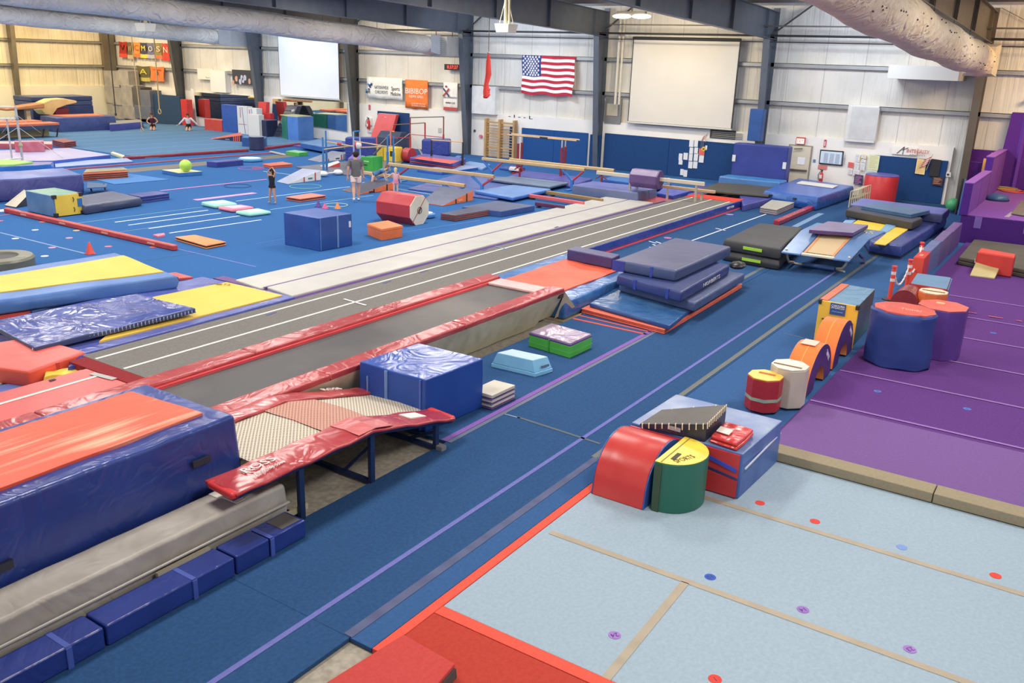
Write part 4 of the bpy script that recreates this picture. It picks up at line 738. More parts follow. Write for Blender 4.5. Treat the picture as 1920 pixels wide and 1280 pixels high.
def beamlow(name,label,a,b_,w,h,m,z=0,cat='foam beam',lt=None):
    a=Vector(a);b2=Vector(b_);d=(b2-a).normalized();n=Vector((-d.y,d.x))*w/2; t=thing(name,label,cat,(*((a+b2)/2),z))
    MB().prism([a-n,b2-n,b2+n,a+n],z,z+h).out('body',m,t,h*.25)
    return t
t=beamlow('floor_beam','dark red low floor beam between the blue carpet and the black crash mats',(29.35,8.79),(33.71,8.84),.22,.17,cri(170,30,44),0)
SL('landing_mat','tall upright royal blue mat leaning on the wall left of the exit door','landing mat',rect(37.3,37.9,11.05,13.4),0,1.9,mat('vinyl',(42,58,140),(48,66,150),.4),bev=.05)
for y,z in ((13.32,1.28),(11.13,1.16)): tag(MB().box(37.26,37.3,y-.07,y+.07,z-.15,z+.12).out('door_pull',pl(220,220,220)),'white plastic handle loop on the %s of the tall upright blue mat'%('left edge' if y>12 else 'right edge'),'handle')
SO('landing_mat','sky blue rolled mat edge in front of the tall upright blue mat','landing mat',[(36.2,10.9),(37.2,10.9),(37.2,13.5),(36.2,13.5)],0,.58,mat('vinyl',(40,130,200),(60,140,206)),mat('vinyl',(64,116,180)),amp=.015,bev=.1)
SL('folding_mat','dark pink red thin mat between the black mat and the sky blue mat','folding mat',[(36.77,13.39),(36.09,10.65),(38.31,10.88),(38.03,13.38)],.1,.24,vin(190,56,76),bev=.02)
q=[(33.10,13.13),(33.64,10.52),(36.77,10.92),(35.77,13.33)]
SO('crash_mat','dark grey rounded mat at the far end of the grey rod floor','crash mat',q,.27,.36,mat('vinyl',(74,72,64),(80,78,70),.6),bev=.03,amp=.01)
SO('landing_mat','dull purple blue mat corner beneath the dark grey end mat','landing mat',[(31.22,10.63),(33.53,10.41),(37.34,11.03),(36.71,12.89)],0,.25,cri(72,76,160),bev=.03)
# ---------------------------------------------------------------- pieces around the pale carpet
rect3=rect
t=thing('wedge_block','big blue foam block with red front on the pale carpet, carrying the laced black wedge','foam block',(10.3,3.6))
q=[(9.62,2.93),(9.68,4.44),(11.0,4.4),(10.98,2.88)]
SB=vin(52,86,160,c2=(74,110,180)); RD=vin(196,36,40,c2=(208,50,52))
MB().prism(q,0,.6,0,1).out('block',[SB,mat('vinyl',(78,112,178),(128,148,186),.3)],t,.02)
mb=MB().wall([(2.96,.02),(3.5,.02),(4.42,.05),(4.42,.3),(3.5,.3),(2.96,.235)],9.60,9.63); mb.out('lower_face',RD,t)
MB().wall([(2.96,.28),(3.5,.36),(4.42,.36),(4.42,.58),(2.96,.58)],9.60,9.63).out('upper_face',RD,t)
MB().wall([(2.98,.4),(2.98,.35),(3.4,.45),(3.4,.5)],9.585,9.6).out('blue_strap',vin(50,70,190),t); MB().wall([(3.62,.02),(3.7,.02),(3.7,.32),(3.62,.32)],9.59,9.6).out('blue_strap',vin(90,120,190),t)
MB().box(9.65,11.0,2.885,2.9,.40,.42).out('piping',pl(206,214,230),t)
t=thing('laced_wedge','black foam wedge laced with cream cord, lying on the blue block','foam wedge',(9.9,3.8,.6))
b4=[(9.62,4.3),(10.2,4.26),(10.3,3.42),(9.66,3.43)]; hh=(.03,.05,.3,.24)
MB().hexa([(p[0],p[1],.605) for p in b4],[(p[0],p[1],.605+h_) for p,h_ in zip(b4,hh)],0,1).out('wedge',[vin(44,46,66),mat('vinyl',(84,80,76),(96,92,86),.5)],t,.012)
mb=MB(); random.seed(4)
T4=[Vector((p[0],p[1],.605+h_)) for p,h_ in zip(b4,hh)]
for e,nn in (((0,3),10),((3,2),12),((1,2),3)):
    for i in range(nn):
        p=T4[e[0]].lerp(T4[e[1]],(i+.5)/nn); mb.tube([p+Vector((0,0,.008)),p+Vector((-.02,-.005,-.0)),p+Vector((-.025,-.012,-.05-random.uniform(0,.02)))],.008,5)
mb.out('lacing',pl(226,214,180),t); MB().wall([(3.75,.66),(3.92,.66),(3.92,.71),(3.75,.71)],9.63,9.64).out('label_patch',pl(170,170,176),t)
t=thing('cover_bag','small folded glossy red vinyl cover with white label on the blue block','folded cover',(10,3.2,.6))
q=[(9.7,3.38),(10.25,3.4),(10.22,3.02),(9.65,3.03)]
MB().soft(q,.605,.65,.012,8,8,bulge=.02,seed=2,fr=6).soft(inset(q,.01),.65,.7,.02,10,10,bulge=.015,seed=5,fr=6).out('fabric',cri(206,34,34),t,.012)
MB().prism([(9.82,3.36),(10.0,3.37),(9.98,3.2),(9.8,3.19)],.715,.722).out('label_patch',pl(230,222,210),t)
# red half cylinder
t=thing('half_cylinder','large red half cylinder foam mat with blue ends on the pale carpet edge','foam half cylinder',(9.2,4.05))
prof=[(8.66,0)]+[(9.28-.6*math.cos(a)*(1 if a<math.pi/2 else .95),.12+.54*math.sin(a)) for a in [i*math.pi/16 for i in range(17)]]+[(9.86,0)]
MB().wally(prof,3.75,4.42).out('body',mat('vinyl',(206,40,38),(214,60,52),.28),t,.015,seg=2); 
for y in (3.735,4.42): MB().wally([(9.26+(p[0]-9.26)*.985,.005+p[1]*.985) for p in prof],y,y+.015).out('end_cover',vin(40,84,160),t)
# green D block with yellow top
t=thing('half_cylinder','upright green half cylinder foam block with yellow top marked SPORTS','foam half cylinder',(9.1,3.5))
y0=3.68; D=[(8.74,y0),(9.62,y0)]+[(9.18+.44*math.cos(a),y0-.06-.40*math.sin(a)) for a in [i*math.pi/18 for i in range(19)]]
MB().prism(D,0,.62).out('body',vin(22,104,84,c2=(26,110,90)),t,.012); MB().prism([(9.18+(p[0]-9.18)*.985,3.5+(p[1]-3.5)*.985) for p in D],.622,.63).out('top_cover',vin(246,208,20),t,.003)
MB().box(8.76,9.6,3.6,3.61,.63,.636).out('seam',pl(150,130,40),t); MB().box(8.9,9.1,3.5,3.55,.63,.637).out('handle_strap',pl(60,56,40),t)
text('SPORTS',.12,(9.0,3.42,.632),(.75,-.3,0),(.3,.75,0),pl(50,46,30),t,width=.3,ext=.001)
MB().box(8.728,8.745,3.58,3.66,.0,.6).out('side_strip',vin(54,76,50),t)
# octagonal pillars
def octa(name,label,cat,c,r,h,mb_,mt,n=8,rot=.39,band=None,bev=.015,ty=1.0):
    t=thing(name,label,cat,c); ring=[(c[0]+r*math.cos(rot+i*2*math.pi/n),c[1]+r*ty*math.sin(rot+i*2*math.pi/n)) for i in range(n)]
    MB().prism(ring,0.03 if cat!='x' else 0,h-.02).out('body',mb_,t,bev); MB().prism([(c[0]+(p[0]-c[0])*.985,c[1]+(p[1]-c[1])*.985) for p in ring],h-.02,h).out('top_cover',mt,t,.006)
    if band: MB().prism([(c[0]+(p[0]-c[0])*1.01,c[1]+(p[1]-c[1])*1.01) for p in ring],band[0],band[1]).out('strap',band[2],t)
    return t
t=octa('octagon_block','small red octagonal foam pillar with yellow top and patterned strap','foam pillar',(12.72,3.68),.27,.56,vin(176,22,36),vin(236,190,30),band=(.2,.25,mat('cloth',(170,190,150),(90,140,170)))); MB().box(12.75,12.8,3.55,3.8,.56,.57).out('slot',pl(200,110,30),t)
t=octa('octagon_block','cream octagonal foam pillar standing behind the small red pillar','foam pillar',(13.15,3.45),.29,.66,vin(196,186,166),vin(216,208,192)); MB().box(13.05,13.09,3.25,3.68,.66,.668).out('slot',pl(130,90,50),t)
def arch(label,x0,x1,y0,y1,h,ri):
    t=thing('foam_arch',label,'foam arch',((x0+x1)/2,(y0+y1)/2)); cx=(x0+x1)/2;R_=(x1-x0)/2; n=20
    o_=[(cx-R_*math.cos(i*math.pi/n),.03+(h-.03)*math.sin(i*math.pi/n)**.9) for i in range(n+1)]; i_=[(cx-ri*math.cos(i*math.pi/n),.03+ri*1.05*math.sin(i*math.pi/n)) for i in range(n+1)]
    vs=[];fs=[];mi=[]
    for y in (y0,y1):
        vs+=[(p[0],y,p[1]) for p in o_]+[(p[0],y,p[1]) for p in i_]
    m=2*(n+1)
    for i in range(n):
        fs+=[[i,i+1,m+i+1,m+i],[n+1+i,m+n+1+i,m+n+2+i,n+2+i],[i,n+1+i,n+2+i,i+1],[m+i,m+i+1,m+n+2+i,m+n+1+i]]; mi+=[0,0,1,1]
    fs+=[[0,m,m+n+1,n+1],[n,2*n+1,m+2*n+1,m+n]]; mi+=[0,0]
    MB().add(vs,fs,mi).out('arch',[vin(244,120,24,c2=(248,132,40)),vin(74,44,112)],t,.012)
    MB().loft([[(p[0],(y0+y1)/2-.006,p[1]+.002),(p[0],(y0+y1)/2+.006,p[1]+.002)] for p in o_],cap=False,closed=False).out('seam',pl(250,170,70),t)
    text('TUMBL',.12,(cx+.35,y0-.004,h*.63),(.6,0,-.5),(.5,0,.6),pl(210,190,220),t,width=.3)
    return t
t=arch('orange foam tunnel arch with purple side, next to the cream pillar',13.6,15.02,3.26,3.66,.72,.3)
MB().loft([[(x,3.36,.722),(x,3.6,.722),(x,3.6,.73),(x,3.36,.73)] for x in (14.15,14.45)]).out('label_patch',pl(240,200,180),t)
arch('orange foam tunnel arch with purple side, next to the yellow and blue box',15.25,16.6,3.28,3.68,.76,.3)
t=thing('vaulting_box','yellow and blue foam box with black corners behind the orange arches','foam box',(17.8,3.7)); q=[(16.75,4.02),(16.75,3.3),(18.45,3.4),(18.45,4.02)]
MB().prism([(16.78,4.0),(16.78,3.32),(18.45,3.38),(18.45,4.0)],0.03,.84,0,1).out('body',[vin(40,84,96,c2=(70,110,100)),cri(90,140,176)],t,.015)
MB().box(16.74,16.78,3.3,4.02,.03,.85).out('front_panel',vin(240,190,20),t,.008); MB().box(16.8,18.4,3.88,4.03,.83,.86).out('orange_flap',vin(216,100,50),t,.006)
for y in (3.29,3.97): MB().box(16.72,16.82,y,y+.06,.78,.86).out('corner_cap',pl(40,38,36),t,.006)
MB().wall(wq(3.52,3.8,.62,.84),16.725,16.738).out('label_panel',pl(30,84,160),t); FX=lambda s_,sz,y,z,m,w: text(s_,sz,(16.72,y,z),(0,-1,0),(0,0,1),m,t,width=w)
FX('CAROLINA',.06,3.66,.79,pl(240,240,240),.24); FX('GYM SUPPLY.COM',.035,3.66,.75,pl(240,240,240),.24); FX('ATHLETIC EQUIPMENT',.03,3.66,.68,pl(150,190,230),.2)
for y in (3.42,3.85): MB().bar((16.72,y-.07,.5),(16.72,y+.07,.51),.02,.025).out('handle_strap',pl(60,50,20),t)
t=thing('cylinder_cover','large dark blue vinyl covered cylinder with orange red top on the purple carpet','foam cylinder',(16.6,2.45)); c=(16.38,2.46)
rings=[]
for z,rr in ((.03,.56),(.06,.6),(.3,.605),(.6,.58),(.9,.595),(.99,.6),(1.02,.57)):
    rings.append([(c[0]+rr*.76*(1+.02*math.sin(5*a+z*6))*math.cos(a),c[1]+rr*.92*(1+.02*math.sin(7*a+z*3))*math.sin(a),z+.012*math.sin(6*a)) for a in [i*2*math.pi/40 for i in range(40)]])
MB().loft(rings).out('cover',mat('vinyl',(32,60,134),(40,70,146),.45),t,smooth=True); octr=[(c[0]+.43*math.cos(.2+i*math.pi/5),c[1]+.52*math.sin(.2+i*math.pi/5)) for i in range(10)]
MB().prism(octr,1.0,1.05).out('top_cover',cri(214,84,66,rough=.35),t,.012); text('Tumbl',.16,(16.33,2.35,1.052),(0,-1,0),(1,0,0),pl(240,190,170),t,width=.34,ext=.001)
t=octa('octagon_block','purple octagonal foam pillar with coral top beside the dark blue cylinder','foam pillar',(17.42,1.98),.44,.97,vin(88,52,140),vin(224,96,80)); MB().box(17.5,17.62,1.98,2.12,.97,.975).out('logo_patch',pl(216,180,110),t)
t=octa('octagon_block','orange octagonal foam pillar with cream top lying low behind the dark blue cylinder','foam pillar',(20.1,2.52),.3,.62,vin(236,110,30),vin(236,206,170)); MB().box(20.05,20.09,2.3,2.74,.62,.628).out('slot',pl(90,50,30),t)
t=thing('barrel_block','dark glossy red barrel end behind the large dark blue cylinder','foam cylinder',(19.6,3.2)); MB().tube([(19.85,3.02,.33),(20.5,3.02,.33)],.27,20).out('body',cri(140,40,44),t,smooth=True)
t=SL('foam_block','grey blue topped red foam block behind the orange pillar','foam block',[(20.55,3.06),(20.5,2.32),(21.8,2.43),(21.75,3.14)],.03,.62,vin(96,140,176),vin(190,56,40),bev=.02); MB().prism([(20.5,2.29),(20.5,2.315),(21.8,2.425),(21.8,2.40)],.1,.6).out('side_panel',vin(80,120,170),t,.005)
# delineator posts and chain
tops=[]
for (x,y),h_,lb in (((21.28,3.56),.80,'nearest'),((22.03,3.36),.86,'middle'),((24.23,3.50),.92,'farthest')):
    t=thing('delineator_post','%s of the three orange delineator posts along the purple carpet edge'%lb,'delineator post',(x,y),'orange posts with chain')
    MB().tube([(x,y,0),(x,y,.03)],.16,20).out('base',vin(60,58,56),t); MB().tube([(x,y,.03),(x,y,h_-.08)],.05,14).out('pole',vin(240,70,40),t,smooth=True); MB().tube([(x,y,h_-.08),(x,y,h_-.05),(x,y,h_-.04),(x,y,h_)],[.03,.03,.06,.06],14).out('cap',vin(240,60,40),t)
    for z in (h_-.2,h_-.36): MB().tube([(x,y,z),(x,y,z+.07)],.053,14).out('reflective_band',pl(240,226,220),t)
    tops.append(Vector((x,y,h_-.07)))
for a,b_,lb in ((0,1,'white and red plastic chain between the nearest and middle orange posts'),(1,2,'white plastic chain between the middle and farthest orange posts')):
    mb=MB(); n=26
    for i in range(n):
        f=lambda u: tops[a].lerp(tops[b_],u)+Vector((0,0,-.5*4*u*(1-u)*.9)); p=f(i/n);r_=f((i+.95)/n); mb.tube([p,r_],.016 if i%2 else .022,6)
    tag(mb.out('plastic_chain',pl(232,226,222)),lb,'chain')
# low wall of foam blocks
pc=(24.39,3.45)
t=thing('foam_block','upright red foam block at the near end of the low mauve foam wall','foam block',(23.9,3.35)); MB().prism([(23.3,3.25),(23.3,3.5),(24.25,3.52),(24.25,3.27)],.0,.7).out('body',vin(206,44,40),t,.02); MB().prism([(23.5,3.34),(23.5,3.42),(23.7,3.42),(23.7,3.34)],.7,.705).out('label_patch',pl(230,150,110),t); MB().wall(wq(3.26,3.5,.02,.68),23.28,23.3).out('front_cover',vin(236,70,40),t)
for i,(a,b_,m) in enumerate(((24.28,26.1,vin(96,110,164)),(26.12,28.0,vin(110,92,146)),(28.02,29.9,vin(112,84,146)))):
    SL('foam_block','%s of the long low foam wall on the purple carpet edge'%('blue grey first block','mauve middle block','mauve far block')[i],'foam block',[(a,3.28),(a,3.52),(b_,3.55),(b_,3.3)],.0,.7,m,bev=.02)
# purple raised area
PU=car(98,40,140,c2=(106,48,150)); PD=car(76,32,124,c2=(84,38,132)); PL_=car(132,74,166,c2=(140,84,172))
t=thing('raised_platform','raised purple carpeted platform at the right with dark purple padded front','platform',(35,-1)); MB().box(30.5,39.0,-9,3.45,.0,.85).out('front_pads',PD,t,.02); MB().box(30.5,39.0,-9,3.45,.852,.875).out('top_carpet',PL_,t)
for y in (2.95,1.6,1.2): MB().box(30.48,30.5,y-.1,y+.1,.5,.85).out('velcro_strap',vin(120,90,176),t)
MB().prism([(30.96,2.31),(30.96,2.18),(32.24,2.13),(32.27,2.24)],.875,.88).out('grey_patch',pl(170,160,160),t)
for x0,x1,z,lb in ((30.45,34.9,1.82,'lower near section of the purple padded parapet on the raised platform'),(34.95,39.0,2.3,'taller far section of the purple padded parapet on the raised platform')):
    t=thing('padded_parapet',lb,'padded wall',(x0,3.4,.875)); MB().box(x0,x1,3.27,3.5,.876,z).out('body',PL_,t,.02); MB().box(x0-.02,x0,3.27,3.5,.876,z).out('end_pad',car(82,36,140),t); MB().box(x0,x1,3.25,3.52,z,z+.04).out('top_cap',car(150,90,180),t,.01)
    MB().box((x0+x1)/2,(x0+x1)/2+.01,3.262,3.27,.88,z).out('seam',pl(110,60,150),t)
t=thing('wall_pad','tall dark purple padded wall panels at the far right behind the raised platform','wall pad',(39.1,0,.88)); MB().wall([(3.5,.88),(3.35,3.7),(-9,3.7),(-9,.88)],39.05,39.3).out('pad',car(84,34,132,c2=(90,40,140)),t,.02); MB().prism([(39.05,2.95),(39.05,2.75),(38.9,2.85)],.88,3.65).out('ridge',car(110,60,170),t); MB().box(39.03,39.06,-9,2.7,2.0,2.02).out('seam',pl(110,60,150),t)
t=thing('wall_pad','dark purple wall pad between the steel column and the parapet, holding small yellow blocks','wall pad',(39.2,4.1)); MB().box(39.15,39.3,3.52,4.5,0,2.24).out('pad',car(80,30,128),t,.015); MB().box(39.14,39.15,3.6,4.45,1.75,1.77).out('seam',pl(110,60,150),t)
for i,(y,z,r_) in enumerate(((4.12,1.16,0),(3.95,1.16,1),(4.15,1.07,.5),(4.13,.98,.2))): tag(MB().bar((39.1,y-.07,z-.02*r_),(39.1,y+.07,z+.02*r_),.06,.06).out('wall_hold',pl(240,220,150)),['topmost left','single upright','middle tilted','lowest'][i]+' pale yellow hold on the dark purple wall pad','climbing hold')
for i,(y,z) in enumerate(((3.92,1.95),(3.8,2.08),(3.7,2.18))): tag(MB().box(38.7,38.95,y-.09,y+.05,.9,z).out('orange_foam_sheet',vin(224,160,66)),['shortest','middle','tallest'][i]+' of the three orange tan foam panels leaning behind the parapet','foam panel')
t=thing('balance_dome','blue half dome balance trainer on the raised purple platform','balance dome',(*(35.15,2.94),.88)); c=(35.00,2.93); MB().ball((c[0],c[1],.93),.36,20,12,sc=(1,1,.5)).out('dome',vin(50,92,140),t,smooth=True); MB().tube([(c[0],c[1],.88),(c[0],c[1],.93)],.38,20).out('base',pl(30,50,90),t)
t=thing('agility_ring','orange and green jumble of thin plastic rings on the raised purple platform','rings',(*(38.10,2.98),.88)); c=(38.15,2.93)
for i,m in enumerate((pl(226,90,70),pl(240,110,50),pl(150,180,60))): MB().tube([(c[0]+.2*i+.4*math.cos(a),c[1]+.15*i-.2+.4*math.sin(a),.9+.02*i) for a in [j*math.pi/10 for j in range(21)]],.02,6).out('ring',m,t)
SO('crash_mat','olive grey thin mat at the right edge on the raised purple platform','mat',[(31.61,2.18),(31.20,1.24),(35.25,1.26),(35.11,2.21)],.88,.95,mat('vinyl',(120,110,88)),bev=.02,amp=.01)
q=[(26.61,2.88),(25.95,1.13),(29.97,1.03),(29.94,2.92)]
ST('crash_mat','two layer dark olive mat on the purple carpet below the platform','mat',q,.03,[(mat('vinyl',(74,70,58),None,.6),.11),(mat('vinyl',(84,80,68),None,.6),.11)],bev=.03,pn='layer')
t=SL('foam_block','red rectangular foam block on the purple carpet at the right','foam block',[(25.91,2.39),(25.77,1.49),(26.27,1.51),(26.56,2.39)],.03,.58,vin(226,62,40),vin(206,50,38),bev=.05)
t=thing('wedge_mat','small tan flat wedge mat leaning before the red block on the right','foam wedge',(26.64,2.15)); a,b_,c,d=(25.23,2.39),(25.28,1.82),(26.20,1.79),(26.03,2.37)
MB().hexa([(*a,.03),(*b_,.03),(*c,.2),(*d,.2)],[(*a,.07),(*b_,.07),(*c,.33),(*d,.33)]).out('panel',vin(186,170,112),t,.01); MB().tube([(*(25.90,2.39),.27),(*(26.25,2.44),.31),(*(26.20,2.31),.31)],.012,6).out('handle',pl(220,200,160),t)
t=thing('ball','small green ball behind the violet mattress near the steel column','ball',(*(36.60,4.45),0)); c=(37.02,4.53); MB().ball((c[0],c[1],.3),.26,16,10).out('sphere',vin(60,160,100),t,smooth=True)
for i,(px,m,lb) in enumerate((((36.64,4.24),pl(50,100,180),'blue plastic pole leaning beside the steel column'),((36.69,4.35),pl(30,30,34),'black pole leaning beside the steel column'))): tag(MB().tube([(px[0],px[1],0),(px[0]+.3,px[1]-.0,1.3)],.04,8).out('plastic_pole',m),lb,'pole')
# ---------------------------------------------------------------- middle floor pieces
def BX(label,q,h,side,top,name='foam_block',cat='foam block',bev=.02,z0=0): return SL(name,label,cat,q,z0,h,top,side,bev)
q=[(16.30,18.09),(16.31,16.79),(17.45,16.69)]; q=para(*q)
t=thing('foam_cube','large matte blue foam cube in the middle of the blue floor with pale velcro seam','foam cube',cen(q)); MB().prism(q,0,.88,0,1).out('block',[vin(22,72,150),vin(68,96,170)],t,.02)
strapover(t,q,.55,.02,.87,vin(100,136,186),.05,(1,2)); strapover(t,q,.04,.02,.87,vin(70,110,180),.03,(1,2)); strapover(t,q,.92,.52,.68,pl(220,224,236),.06,(1,2))
q=para((18.80,17.38),(18.47,16.54),(19.28,16.47)); t=thing('foam_cube','small orange foam cube in front of the red and cream octagon','foam cube',cen(q)); MB().prism(q,0,.26).out('base_block',vin(232,108,34),t,.015); MB().prism(inset(q,-.012),.262,.34).out('lid_block',vin(240,120,44),t,.015)
# red and cream octagon barrel lying on its side
t=thing('octagon_barrel','large red octagonal foam barrel with cream end face and round logo','foam barrel',(20.2,19)); a=(21.02,17.52);b_=(21.19,18.83); R_=.475
x0,ya,yb=a[0]+.1,a[1]-.15,b_[1]-.1
oc=[(x0+R_*1.04*math.cos(math.pi/8+i*math.pi/4),R_*.95+R_*1.03*math.sin(math.pi/8+i*math.pi/4)) for i in range(8)]
MB().wally(oc,ya,yb).out('body',vin(186,32,46,c2=(196,46,56)),t,.015); MB().wally([(x0+(p[0]-x0)*.98,R_*.95+(p[1]-R_*.95)*.98) for p in oc],ya-.02,ya).out('end_face',vin(222,212,188),t,.004)
MB().tube([(x0+.1*math.cos(a_),ya-.024,R_*.95+.1*math.sin(a_)) for a_ in [i*math.pi/10 for i in range(21)]],.012,6).out('logo_ring',pl(60,60,60),t); MB().bar((x0-.35,ya-.025,.1),(x0+.3,ya-.025,.85),.01,.02).out('seam',pl(160,60,60),t); MB().bar((x0-.04,ya-.025,.36),(x0+.06,ya-.025,.54),.01,.04).out('logo_mark',pl(50,50,50),t)
def WEDGE(label,lo_a,lo_b,hi_b,hi_a,h,top,side,th=.03,marks=None,name='wedge_mat'):
    "lo_a,lo_b floor points of the thin edge; hi_b,hi_a floor points below the high edge"
    q=[lo_a,lo_b,hi_b,hi_a]; t=thing(name,label,'foam wedge',cen(q)); hs=(th,th,h,h)
    MB().hexa([(*p,0.004) for p in q],[(*p,z) for p,z in zip(q,hs)],1,0).out('wedge',[top,side],t,.012)
    if marks:
        for u in marks[1]:
            a=Vector(mixp(lo_b,hi_b,u)); d=(Vector(hi_b)-Vector(lo_b)).normalized(); n=Vector((d.y,-d.x)); 
            if n.dot(Vector(cen(q))-a)>0: n=-n
            z=th+(h-th)*u; MB().hexa([(*(a-d*.03),.01),(*(a+d*.03),.01),(*(a+d*.03+n*.012),.01),(*(a-d*.03+n*.012),.01)],[(*(a-d*.03),z),(*(a+d*.03),z),(*(a+d*.03+n*.012),z),(*(a-d*.03+n*.012),z)]).out('strap',marks[0],t)
        u=marks[2]; a=Vector(mixp(lo_b,hi_b,u)); a2=Vector(mixp(lo_b,hi_b,u+.13)); z=(th+(h-th)*u)*.5; MB().prism([a,a2,a2+n*.01,a+n*.01],z-.03,z+.03).out('label_patch',marks[3],t)
    return t
GT=vin(92,98,126,c2=(104,110,136)); 
WEDGE('navy and orange wedge mat with the crawling child on it',(24.66,24.05),(24.36,22.84),(26.18,22.82),(26.46,23.97),.31,vin(72,76,98),vin(238,112,34),marks=(pl(40,40,60),(.4,.8),.25,pl(60,50,60)))
WEDGE('navy and orange wedge mat right of the red octagon barrel',(24.51,20.08),(24.42,19.02),(26.27,19.06),(26.27,20.57),.38,vin(76,84,116),vin(240,116,40),marks=(pl(40,40,60),(.42,.78),.5,pl(246,160,110)))
WEDGE('pale grey wedge mat with white side left of the walking man',(24.46,27.44),(24.32,26.65),(26.14,26.68),(26.05,27.64),.4,vin(150,160,190),vin(222,220,214),marks=(pl(200,70,60),(.48,.82),.6,pl(90,130,120)))
WEDGE('grey wedge mat with white side behind the blue uneven bar posts',(30.81,32.28),(30.54,31.21),(32.39,31.14),(32.37,32.21),.34,vin(120,126,150),vin(222,220,214),marks=(pl(200,70,60),(.3,.75),.55,pl(80,80,90)))
WEDGE('small white and red folded wedge on the grey flat mat',(29.18,29.89),(29.01,29.25),(29.62,28.99),(30.06,29.55),.26,vin(214,206,206),vin(206,60,60),th=.04)
SL('flat_mat','dark grey flat mat spread beneath the blue uneven bars','mat',[(28.17,30.33),(27.89,26.99),(28.51,25.51),(34.07,28.90),(31.61,30.33)],0.004,.05,mat('vinyl',(104,106,122),(118,118,130)),bev=.01)
FM=lambda label,q,h,a,b_,n=2,name='folding_mat': ST(name,label,'folding mat',q,0.004,[(a if i%2==0 else b_,h/(2*n-1)) for i in range(2*n-1)])
OR=vin(226,110,78); ORB=vin(240,130,40); NVY=vin(60,44,50)
FM('pale orange folded mat on the floor, between the standing child and the walking man',[(21.54,23.74),(21.56,23.05),(22.80,23.05),(22.78,23.78)],.12,OR,NVY)
FM('pale orange folded mat on the floor behind the standing child',[(27.35,31.57),(27.16,30.82),(28.37,30.72),(28.59,31.62)],.13,OR,vin(190,70,50))
FM('bright orange folded mat near the end of the long red floor beam',[(14.71,20.62),(14.53,19.10),(15.20,19.13),(15.25,20.48)],.1,ORB,pl(70,40,40))
FM('navy and orange striped folded mat right of the red octagon barrel',[(22.30,17.47),(22.33,16.88),(24.05,16.74),(24.22,17.50)],.2,vin(76,80,104),vin(206,90,60),4)
BX('low navy grey mat touching the striped folded mat near the white track',[(23.90,17.80),(24.04,16.29),(25.90,16.15),(25.80,17.72)],.2,vin(52,84,150),vin(84,94,130),'landing_mat','landing mat')
BX('green foam block on the floor beside the dark red beams',[(31.49,34.57),(31.39,33.53),(32.09,33.62),(32.21,34.67)],.19,vin(64,172,70),vin(120,196,120))
AC=mat('vinyl',(150,212,200))
def airmat(label,q,h,top,side):
    t=thing('air_mat',label,'air mat',cen(q)); c=cen(q); MB().soft(q,.004,h,.004,8,6,bulge=.05).out('side_band',side,t,.05,seg=3); MB().prism(inset(q,.1),h,h+.006).out('top_panel',top,t); return t
airmat('mint green inflatable mat, back one of the three by the white stripes',[(18.78,24.75),(18.68,23.92),(19.43,23.80),(19.58,24.61)],.14,pl(190,222,200),vin(140,210,196))
airmat('pink inflatable mat in the middle of the three by the white stripes',[(18.63,23.70),(18.60,22.99),(19.39,22.95),(19.40,23.54)],.12,pl(232,190,206),vin(226,120,150))
airmat('mint green inflatable mat, front right one of the three by the white stripes',[(18.48,22.67),(18.45,22.00),(19.21,21.94),(19.30,22.59)],.12,pl(206,226,214),vin(140,210,196))
t=thing('air_disc','blue and white inflatable disc behind the octagon barrel','air disc',(22.19,18.09)); c=(22.28,18.14); MB().tube([(c[0],c[1],.01),(c[0],c[1],.04),(c[0],c[1],.12),(c[0],c[1],.15)],[.33,.38,.38,.3],24).out('body',vin(60,130,200),t,smooth=True); MB().tube([(c[0],c[1],.15),(c[0],c[1],.156)],.3,24).out('top_panel',pl(200,214,230),t)
t=thing('air_disc','pale blue inflatable disc beside the low navy block at the back','air disc',(28.37,33.56)); c=(28.36,33.57); MB().tube([(c[0],c[1],.01),(c[0],c[1],.04),(c[0],c[1],.12),(c[0],c[1],.15)],[.5,.56,.56,.48],24).out('body',vin(80,160,210),t,smooth=True); MB().tube([(c[0],c[1],.15),(c[0],c[1],.156)],.48,24).out('top_panel',pl(206,218,234),t)
def cone(label,c,h,m,r=.12):
    t=thing('marker_cone',label,'cone',c,'small training cones'); MB().tube([(c[0],c[1],.005),(c[0],c[1],.02)],r*1.1,4).out('base',m,t); MB().tube([(c[0],c[1],.02),(c[0],c[1],h)],[r*.8,r*.15],14).out('body',m,t,smooth=True)
cone('small purple cone in front of the big matte blue cube area, leftmost of three',(21.32,21.93),.22,vin(90,50,150)); cone('small pink cone between the purple and the orange cone',(21.24,21.54),.18,vin(220,80,150)); cone('small orange cone to the right of the pink cone',(21.50,21.21),.22,vin(244,140,50)); cone('red orange cone at the left behind the yellow striped mattress',(12.30,20.71),.3,vin(240,70,50),.13)
def hoop(label,c,r,m): tag(MB().tube([(c[0]+r*math.cos(a),c[1]+r*math.sin(a),.015) for a in [i*math.pi/16 for i in range(33)]],.012,6).out('hoop',m),label,'hoop')
hoop('cream hoop lying on the floor behind the orange cone',(21.97,21.75),.4,pl(190,220,190)); hoop('pale green hoop on the floor in front of the pale grey wedge',(24.35,25.71),.6,pl(120,200,180)); hoop('pink hoop on the floor near the pale blue disc',(26.53,31.37),.55,pl(190,110,200)); hoop('dark blue hoop on the floor behind the pink strip',(22.58,27.54),.5,pl(40,70,140))
hoop('red hoop on the floor at the far side near the orange folded mat',(26.71,31.22),.2,pl(220,100,110))
WTP=pl(214,232,232); PKT=pl(230,130,190)
